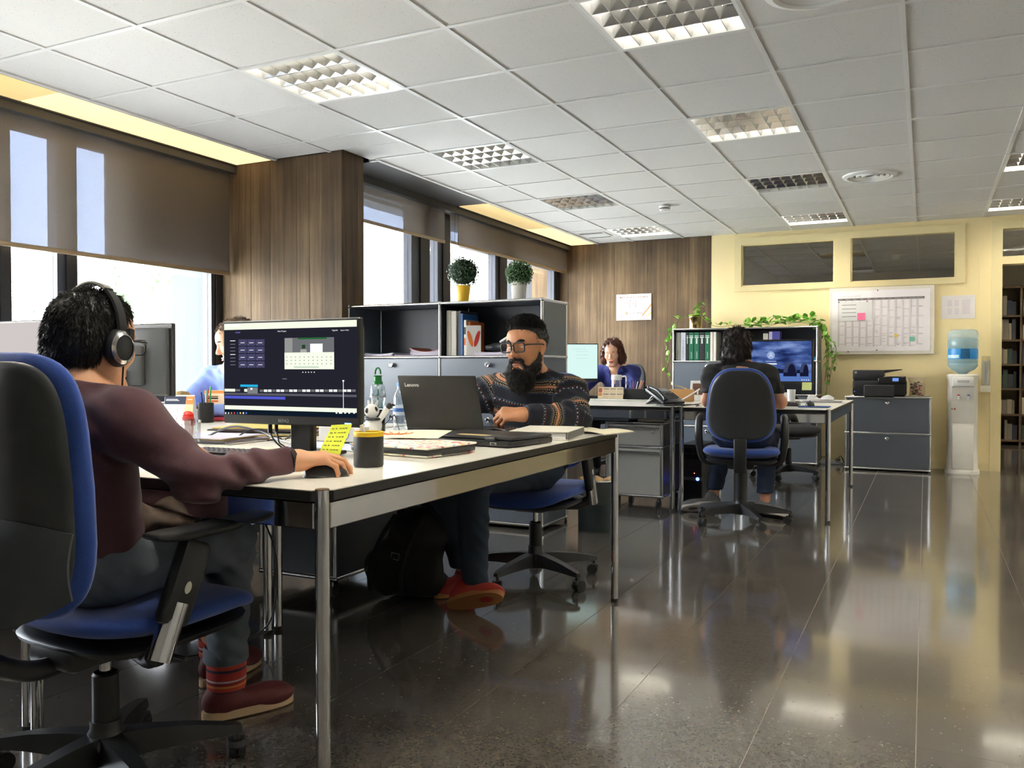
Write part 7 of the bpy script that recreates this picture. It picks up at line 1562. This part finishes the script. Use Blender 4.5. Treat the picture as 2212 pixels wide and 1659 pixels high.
# ================================================================== FAR DESKS
SCW = emis('screen_mint', srgb(214, 244, 238), 1.05)
mw, sw_, M_ = monitor('monitor with a blank mint-white page on the woman\'s desk', (-2.80, 6.90, DZ), .55, w=.50, h=.335, zb=.895, scr=SCW)
for k in range(4): flat('page_line', (.02 + .03 * k, .285), (.045 + .03 * k, .287), emis('mint_line', srgb(150, 190, 190), 1.), sw_, y=-.0022, M_=M_)
for k in range(3): flat('page_line', (.05, .265 - .03 * k), (.16, .2665 - .03 * k), MATS['mint_line'], sw_, y=-.0022, M_=M_)
keyboard('black keyboard on the woman\'s desk', (-2.86, 7.22, DZ), PI + .2, grp='keyboards')
CALP = mat('calendar_cream', srgb(238, 222, 190), .6)
tent('low wide cream desk calendar in front of the water jug', (-2.50, 7.12, DZ), .10, .225, .105, .06, CALP, [('cover_strip', -.108, .06, -.078, .10, mat('cal_red', srgb(190, 96, 70), .5), 1), ('cover_strip', -.108, .03, -.078, .055, ORNG, 1)] + [('month_box', -.068 + .062 * (k % 3), .054 - .048 * (k // 3), -.014 + .062 * (k % 3), .096 - .048 * (k // 3), mat('cal_cell', srgb(228, 208, 176), .6), 1) for k in range(6)] + [('month_title', -.066 + .062 * (k % 3), .090 - .048 * (k // 3), -.016 + .062 * (k % 3), .095 - .048 * (k // 3), INKD, 2) for k in range(6)])
jg = thing('water_jug', 'clear water jug with a white lid and handle', 'jug', (-2.50, 7.27, DZ))
MB().lathe([(0, .002), (.042, .002), (.045, .01), (.045, .17), (.04, .18)], n=28).build('jug', glass('jug_glass', (.90, .92, .95), .12), jg, 40); MB().lathe([(.046, .165), (.048, .17), (.048, .205), (.044, .212), (0, .214)], n=28).build('lid', WHITEP, jg, 40)
MB().tube(spline([(.045, 0, .195), (.080, 0, .20), (.090, 0, .18), (.090, 0, .11), (.085, 0, .10)], 5), .007, 8).build('handle', WHITEP, jg, 50)
po = thing('desk_organiser', 'black desk organiser with scissors and pens beside the phone', 'organiser', (-2.275, 7.20, DZ), .05)
MB().rbox((-.03, .0, .045), (.19, .09, .09), .004, 1).rbox((.12, .0, .034), (.15, .09, .065), .004, 1).build('box', BLACKM, po, 30)
for x, dx, L, c in ((-.06, -.012, .17, (70, 110, 190)), (-.045, .0, .16, (190, 50, 50)), (-.03, .008, .17, (30, 30, 34)), (-.02, .016, .155, (214, 214, 210)), (.0, .03, .165, (224, 170, 80)), (.012, .036, .16, (206, 90, 50))): MB().cyl((x, 0, .08), (x + dx, 0, L), .0045, n=8).build('pen', mat('pen_%d_%d_%d' % c, srgb(*c), .4), po, 40)
for s in (-1, 1): MB().tube([(-.085 + s * .014 + .011 * math.cos(2 * PI * k / 16), 0, .14 + .016 * math.sin(2 * PI * k / 16)) for k in range(16)], .003, 6, closed=True).build('scissor_handle', mat('scissors_blue', srgb(60, 80, 160), .4), po, 50)
MB().rbox((.12, .0, .069), (.13, .07, .004), .001, 1).build('cards', mat('cards_grey', srgb(150, 160, 170), .5), po, 30)
gbx = thing('small_box', 'little white box with a green print at the man\'s shoulder', 'box', (-2.62, 6.60, DZ), .2); MB().rbox((0, 0, .02), (.10, .06, .04), .002, 1).build('box', PAPER, gbx, 30); MB().b2((-.03, -.0315, .008), (.02, -.0305, .034)).build('print', mat('print_green', srgb(60, 140, 70), .5), gbx, 0)
stack('few leaflets lying in front of the cream calendar', (-2.40, 6.86, DZ), .1, .28, .2, 2, [PAPER, MATS['mag_rose']], 21, th=.0016)
# telephone
tp = thing('telephone', 'black desk telephone with handset at the desk corner', 'telephone', (-1.700, 6.06, DZ), .95)
TM = RX(.0) @ Matrix.Identity(4); PHG = mat('phone_black', (.03, .033, .038), .3)
MB().rbox((0, 0, 0), (.20, .235, .022), .008, 2, M=T(.0, .02, .068) @ RX(.42)).build('body', PHG, tp, 40)
MB().rbox((0, 0, 0), (.18, .10, .012), .004, 1, M=T(-.01, .075, .03) @ RX(-.42)).rbox((0, -.05, .006), (.19, .10, .012), .004, 1).build('stand', BLACKP, tp, 40)
PM_ = T(.0, .02, .068) @ RX(.42)
MB().rbox((.03, .075, .013), (.10, .05, .003), .001, 1, M=PM_).build('display', mat('phone_lcd', srgb(150, 158, 160), .3), tp, 30)
hs_ = MB().tube([PM_ @ Vector(p) for p in spline([(-.075, -.105, .020), (-.075, -.085, .030), (-.075, 0, .042), (-.075, .085, .030), (-.075, .105, .020)], 5)], [.019] * 5 + [.014] * 12 + [.019] * 4, 12).build('handset', PHG, tp, 50)
for r_ in range(4):
    for c_ in range(3): MB().rbox((.005 + .026 * c_, .02 - .026 * r_, .013), (.019, .015, .006), .002, 1, M=PM_).build('button', mat('phone_key', (.10, .10, .11), .35), tp, 30)
for c_ in range(3): MB().rbox((.085, .02 - .03 * c_, .013), (.014, .02, .005), .002, 1, M=PM_).build('button', MATS['phone_key'], tp, 30)
cl = [(.075 + .012 * math.cos(t * 1.0), -.085 - .0 + .012 * math.sin(t), .03 - .0016 * t * 1.0) for t in np.arange(0, 130, .7)]
cl = [(-.02 + .11 * min(1, i / 40) + .011 * math.cos(i * .9), -.115 - .12 * min(1, i / 40) + .011 * math.sin(i * .9), .012 - .0025 * max(0, i - 40)) for i in range(110)]
MB().tube(cl, .003, 5).build('coiled_cord', BLACKM, tp, 50)
wcab = tag(MB().tube(spline([(-.10, .02, .005), (-.06, .0, .05), (-.02, -.01, .06), (.0, -.03, .01), (.03, .0, .045), (.06, .01, .055), (.09, -.02, .008), (.16, .0, .004)], 7), .004, 6).build('white_cable', WHITEP, None, 50), 'white cable curling behind the telephone', 'cable'); wcab.location = (-1.86, 6.42, DZ)
# cardboard piece and photo frame
cbx = thing('cardboard_box', 'open brown cardboard box on the telephone desk', 'box', (-1.80, 6.86, DZ), .2)
MB().rbox((0, 0, .05), (.20, .12, .10), .002, 1).build('box', mat('cardboard', srgb(206, 156, 100), .7), cbx, 30); MB().rbox((-.04, 0, .112), (.10, .11, .004), .001, 1, M=RY(.3)).build('flap', mat('cardboard2', srgb(222, 180, 126), .7), cbx, 30); MB().rbox((-.15, .02, .075), (.10, .1, .004), .001, 1, M=RY(-.3)).build('flap', mat('cardboard2', srgb(222, 180, 126), .7), cbx, 30)
MB().tube([(.0, -.07, .01), (.06, -.075, .045), (.15, -.07, .105)], .006, 6).build('roll', PAPER, cbx, 50)
pf = thing('photo_frame', 'white framed photo standing by the seated man\'s elbow', 'photo frame', (-1.705, 7.02, DZ), -.05)
MB().rbox((0, 0, .085), (.13, .012, .168), .003, 1, M=RX(-.14)).build('frame', WHITEP, pf, 30); MB().b2((-.045, -.0075, .05), (.045, -.006, .145), M=RX(-.14)).build('photo', mat('photo_sepia', srgb(110, 78, 66), .4, var=.7, scale=26), pf, 0); MB().b2((-.006, .0, .0), (.006, .06, .09)).build('strut', WHITEP, pf, 0)
# ---- monitor with the lock screen
def wallpaper():
    m = bpy.data.materials.new('lock_screen_sky'); m.use_nodes = True; nt = m.node_tree; nt.nodes.clear(); o = nt.nodes.new('ShaderNodeOutputMaterial'); e = nt.nodes.new('ShaderNodeEmission'); tc = nt.nodes.new('ShaderNodeTexCoord'); mp = nt.nodes.new('ShaderNodeMapping'); mp.inputs['Scale'].default_value = (3.2, 1, 13); nt.links.new(tc.outputs['Object'], mp.inputs[0])
    n = nt.nodes.new('ShaderNodeTexNoise'); n.inputs['Scale'].default_value = 1.5; n.inputs['Detail'].default_value = 4; nt.links.new(mp.outputs[0], n.inputs['Vector']); r = nt.nodes.new('ShaderNodeValToRGB'); q = r.color_ramp.elements; q[0].position = .36; q[0].color = (*srgb(30, 44, 92), 1); q[1].position = .68; q[1].color = (*srgb(128, 152, 206), 1); k = q.new(.5); k.color = (*srgb(66, 90, 152), 1)
    nt.links.new(n.outputs[0], r.inputs[0]); nt.links.new(r.outputs[0], e.inputs[0]); e.inputs[1].default_value = DISP; nt.links.new(e.outputs[0], o.inputs[0]); return m
mc, sc_, MC = monitor('black monitor with a blue lock-screen picture of the river', (-1.045, 6.83, DZ), -.04, w=.555, h=.345, zb=.892, scr=wallpaper(), bottom=.02, side=.015)
D_ = lambda n, a, b, c, lay=1: flat(n, a, b, c, sc_, y=-.0012 - .0005 * lay, M_=MC)
D_('water', (-.262, .02), (.262, .085), emis('ls_water', srgb(88, 120, 190), 1.)); LSD = emis('ls_dark', srgb(22, 26, 52), 1.); LSM = emis('ls_mid', srgb(60, 70, 104), 1.)
for k, (x, w, h) in enumerate(((-.22, .03, .02), (-.17, .05, .03), (-.10, .02, .05), (-.07, .025, .045), (-.03, .06, .03), (.03, .06, .025), (.09, .12, .02))): D_('skyline', (x, .082), (x + w, .088 + h), LSD, 2)
for x, w, h in ((.105, .05, .085), (.21, .032, .08)):
    MB().prism([(x + w * math.cos(PI * k / 16), .085 + h * math.sin(PI * k / 16)) for k in range(17)], -.0032, -.0026, M=MC @ Matrix(((1, 0, 0, 0), (0, 0, 1, 0), (0, 1, 0, 0), (0, 0, 0, 1)))).build('dome', LSM, sc_, 0)
    MB().prism([(x + w * .62 * math.cos(PI * k / 16) + .012, .085 + h * .8 * math.sin(PI * k / 16)) for k in range(17)], -.0036, -.0032, M=MC @ Matrix(((1, 0, 0, 0), (0, 0, 1, 0), (0, 1, 0, 0), (0, 0, 0, 1)))).build('dome_shadow', LSD, sc_, 0)
    D_('pier', (x - w, .058), (x + w, .088), LSD, 4)
MB().prism([(-.04 + .030 * math.cos(2 * PI * k / 28), .222 + .030 * math.sin(2 * PI * k / 28)) for k in range(28)], -.0030, -.0024, M=MC @ Matrix(((1, 0, 0, 0), (0, 0, 1, 0), (0, 1, 0, 0), (0, 0, 0, 1)))).build('user_badge', emis('ls_badge', srgb(150, 170, 215), 1.), sc_, 0)
LW = emis('ls_white', srgb(235, 240, 248), 1.)
MB().tube([MC @ Vector((-.04 + .008 * math.cos(2 * PI * k / 16), -.0034, .230 + .008 * math.sin(2 * PI * k / 16))) for k in range(16)], .0016, 5, closed=True).tube([MC @ Vector((-.04 + .014 * math.cos(PI * k / 12), -.0034, .205 + .013 * math.sin(PI * k / 12))) for k in range(13)], .0016, 5).build('user_icon', LW, sc_, 0)
D_('password_box', (-.085, .150), (.005, .160), LW, 4); D_('text_line', (-.08, .172), (.0, .177), emis('ls_pale', srgb(170, 185, 220), 1.), 4); D_('text_line', (-.06, .125), (-.015, .130), MATS['ls_pale'], 4)
for k in range(4): D_('tray_icon', (.19 + .016 * k, .028), (.198 + .016 * k, .034), LW, 4)
sn2 = tag(MB().grid(lambda u, v: (-.035 + .07 * u, -.012 * (1 - v) ** 2, -.06 + .06 * v), 5, 6).solid(.0006).build('sticky_note', mat('note_palegreen', srgb(214, 226, 150), .6), None, 40), 'pale green sticky note under the lock-screen monitor', 'sticky note'); sn2.location = (-.815, 6.815, .905)
keyboard('black keyboard of the man in the black T-shirt', (-1.02, 6.36, DZ), 0., w=.42)
mp_ = tag(MB().rbox((0, 0, .003), (.20, .17, .006), .002, 1).build('mouse_pad', mat('pad_blue', srgb(44, 74, 140), .8), None, 30), 'blue mouse pad near the corner of the far desk', 'mouse pad'); mp_.location = (-.695, 6.24, DZ)
mouse('black mouse on the blue mouse pad', (-.725, 6.24, DZ + .0065), .1)
for lab_, x, y, r_, h in (('tall white paper cup under the lock-screen monitor', -.975, 7.16, .033, .098), ('short white paper cup behind the tall one', -1.05, 7.24, .036, .07)):
    c_ = thing('paper_cup', lab_, 'cup', (x, y, DZ), 0, 'white cups on the far desk'); MB().lathe([(0, .002), (r_ * .85, .0), (r_, h), (r_ * .94, h), (r_ * .8, .006), (0, .006)], n=28).build('cup', PAPER, c_, 40); MB().tube([(r_ * math.cos(2 * PI * k / 24), r_ * math.sin(2 * PI * k / 24), h) for k in range(24)], .002, 6, closed=True).build('rim', PAPER, c_, 50)
stack('heap of white papers at the far corner of the far desk', (-.74, 7.18, DZ), .2, .30, .26, 4, [PAPER, MATS['mag_lilac'], PAPER], 31, th=.004)
crp = tag(MB().grid(lambda u, v: (-.10 + .2 * u, -.1 + .2 * v, .003 + .035 * abs(math.sin(5 * u + 1)) * math.sin(PI * v) ** 2), 14, 10).solid(.001).build('crumpled_sheet', PAPER, None, 50), 'crumpled white sheet on the heap of papers', 'paper'); crp.location = (-.75, 7.20, DZ + .021)
phn = tag(MB().rbox((0, 0, .005), (.07, .14, .009), .003, 2).build('smartphone', BLACKG, None, 40), 'black smartphone beside the paper cups', 'phone'); phn.location = (-.93, 7.02, DZ)
# computer tower under the far desk
ct = thing('computer_tower', 'black computer tower with a blue power light under the far desk', 'computer', (-1.602, 6.40, 0), 0.)
MB().rbox((0, .2, .215), (.18, .42, .43), .006, 1).build('case', mat('tower_black', (.010, .010, .011), .35), ct, 30); MB().rbox((0, -.012, .215), (.176, .012, .425), .004, 1).build('front_panel', BLACKP, ct, 30)
MB().b2((-.085, -.0205, .16), (.085, -.018, .185)).build('trim_strip', mat('tower_grey', (.12, .12, .13), .3), ct, 0); MB().lathe([(0, 0), (.013, 0), (.013, .003), (0, .004)], n=20, M=T(.055, -.02, .172) @ RX(PI / 2)).build('power_button', emis('power_led', (.05, .1, 1.), 3.), ct, 40)
MB().sphere((.03, -.019, .215), .0025, 8, 6).build('drive_light', emis('drive_led', (1., .1, .05), 4.), ct, 50)
for k in range(2): MB().rbox((0, -.02, .34 + .045 * k), (.15, .004, .038), .002, 1).build('drive_bay', BLACKG, ct, 30)
MB().tube(spline([(-.06, .0, .43), (-.10, -.03, .42), (-.12, -.02, .30), (-.19, .02, .10), (-.15, .0, .02), (-.10, .06, .0)], 7), .0028, 6).build('cable', mat('cable_brown', (.10, .08, .06), .5), ct, 50)

# ================================================================== BACKPACK
bk_ = thing('backpack', 'black backpack standing on the floor against the front desk\'s drawer unit', 'backpack', (-2.03, 3.20, 0))
BPM = mat('backpack_black', (.008, .008, .009), .75, var=.3, scale=40, bump=.3, bscale=300)
V, F = blob([EL((-2.06, 3.22, .18), (.13, .14, .17), k=.08), EL((-2.0, 3.20, .30), (.12, .13, .10), k=.08), EL((-2.13, 3.10, .13), (.10, .09, .11), k=.05), EL((-2.05, 3.22, .055), (.15, .15, .055), k=.04), EL((-1.955, 3.14, .13), (.08, .09, .11), k=.05)], .009, disp=wrinkle(.006, 36., 8.), cut=lambda x, y, z: .004 - z + 0 * x + 0 * y); npmesh('bag', [(V, F)], BPM, bk_)
MB().tube(spline([(-2.10, 3.17, .36), (-2.06, 3.13, .42), (-1.98, 3.12, .44), (-1.91, 3.16, .40), (-1.90, 3.18, .33)], 6), .020, 10).build('top_handle', BPM, bk_, 50, world=True)
for (x, y, z, a) in ((-2.15, 3.012, .14, .5), (-2.05, 3.05, .20, .2)):
    MB().tube([Vector((x, y, z)) + RZ(.2) @ RY(a) @ Vector(p) for p in ((-.018, 0, -.013), (.018, 0, -.013), (.018, 0, .013), (-.018, 0, .013))], .0022, 6, closed=True).build('buckle', mat('buckle_metal', (.3, .29, .27), .3, 1.), bk_, 30, world=True)
for x0, x1 in ((-2.16, -2.08), (-2.0, -1.93)): MB().tube(spline([(x0, 3.02, .05), (x0 + .01, 3.005, .15), ((x0 + x1) / 2, 3.04, .27), (x1, 3.10, .37)], 6), .010, 6).build('strap', BPM, bk_, 50, world=True)

# ================================================================== LIBRARY BEYOND THE DOORWAY
WOODD = mat('shelf_wood_dark', srgb(96, 78, 58), .5, var=.2, scale=8, stretch=(1, 1, 6))
bs = thing('bookcase', 'tall dark bookcase full of books seen through the doorway', 'bookcase', (1.55, 13.1, 0))
bx0, bx1, by = .70, 2.6, 12.9
for x in (bx0, 1.12, 1.60, 2.1, bx1): MB().b2((x - .012, by, 0), (x + .012, by + .3, 2.1)).build('upright', WOODD, bs, 0, world=True)
SHZ = (.06, .40, .74, 1.06, 1.38, 1.70, 2.08)
for z in SHZ: MB().b2((bx0, by, z - .012), (bx1, by + .3, z + .012)).build('shelf', WOODD, bs, 0, world=True)
MB().b2((bx0, by + .29, 0), (bx1, by + .30, 2.1)).build('back', WOODD, bs, 0, world=True)
q = random.Random(9); BC = [mat('lib_%d' % i, srgb(*c), .6) for i, c in enumerate(((120, 112, 98), (60, 62, 70), (150, 140, 120), (84, 52, 44), (60, 76, 66), (170, 164, 150), (44, 48, 64)))]
LP = ['left bay', 'second bay']; n_b = 0
for bi, (x0, x1) in enumerate(((bx0 + .02, 1.10), (1.14, 1.58))):
    for zi, z in enumerate(SHZ[:-1]):
        x = x0; k = 0
        while x < x1 - .05:
            w = q.uniform(.028, .06); h = q.uniform(.17, .27)
            if x + w > x1 - .005: break
            if not (q.random() < .12):
                o = tag(MB().rbox((0, .09, h / 2), (w, .18, h), .002, 1).build('book', BC[q.randrange(7)], None, 30), '%s book from the left on %s shelf of the dark bookcase, %s' % (('first', 'second', 'third', 'fourth', 'fifth', 'sixth', 'seventh', 'eighth', 'ninth', 'tenth', 'eleventh', 'twelfth')[k], ('the lowest', 'the second lowest', 'the third', 'the fourth', 'the fifth', 'the top')[zi], LP[bi]), 'book', 'books in the dark bookcase'); o.location = (x + w / 2, by + .03, z + .0125); n_b += 1; k += 1
            x += w + .002
# ================================================================== OUTSIDE
struct(MB().b2((-60, -40, -4.2), (-5.2, 60, -4.0)).build('ground_outside', mat('outside_paving', (.60, .58, .54), .9), None, 0))
def tree(label, x, y, h, r, seed):
    t = thing('tree', label, 'tree', (x, y, -4.0), 0, 'trees outside the windows'); g = np.random.default_rng(seed)
    MB().cyl((0, 0, 0), (0, 0, h - r * .6), .22, .10, n=10).build('trunk', mat('bark', (.25, .2, .15), .9), t, 40)
    n = 2600; d = g.normal(0, 1, (n, 3)); d /= np.linalg.norm(d, axis=1)[:, None]; c = d * r * g.uniform(.3, 1, (n, 1)) ** .5 * (1, 1, .85) + (0, 0, h - r * .6); c += .35 * np.sin(c * 2.1)
    a = g.normal(0, 1, (n, 3)); a /= np.linalg.norm(a, axis=1)[:, None]; b = np.cross(a, d); L = g.uniform(.12, .22, (n, 1))
    V = np.stack([c, c + a * L * .5 + b * L * .4, c + a * L, c + a * L * .5 - b * L * .4], 1).reshape(-1, 3); me = bpy.data.meshes.new('foliage'); me.from_pydata(V.tolist(), [], np.arange(4 * n).reshape(-1, 4).tolist()); me.materials.append(mat('tree_leaf', srgb(120, 150, 110), .7, var=.4)); o = link('foliage', me, t); o['kind'] = 'stuff'
tree('pale leafy tree outside the near window, lower', -17., 11.5, 5.6, 1.6, 1); tree('pale tree outside the near window, showing through the blind', -17., 15.6, 7.6, 1.5, 2); tree('pale tree outside by the frame of the near window', -21., 12.2, 6.8, 1.8, 3)
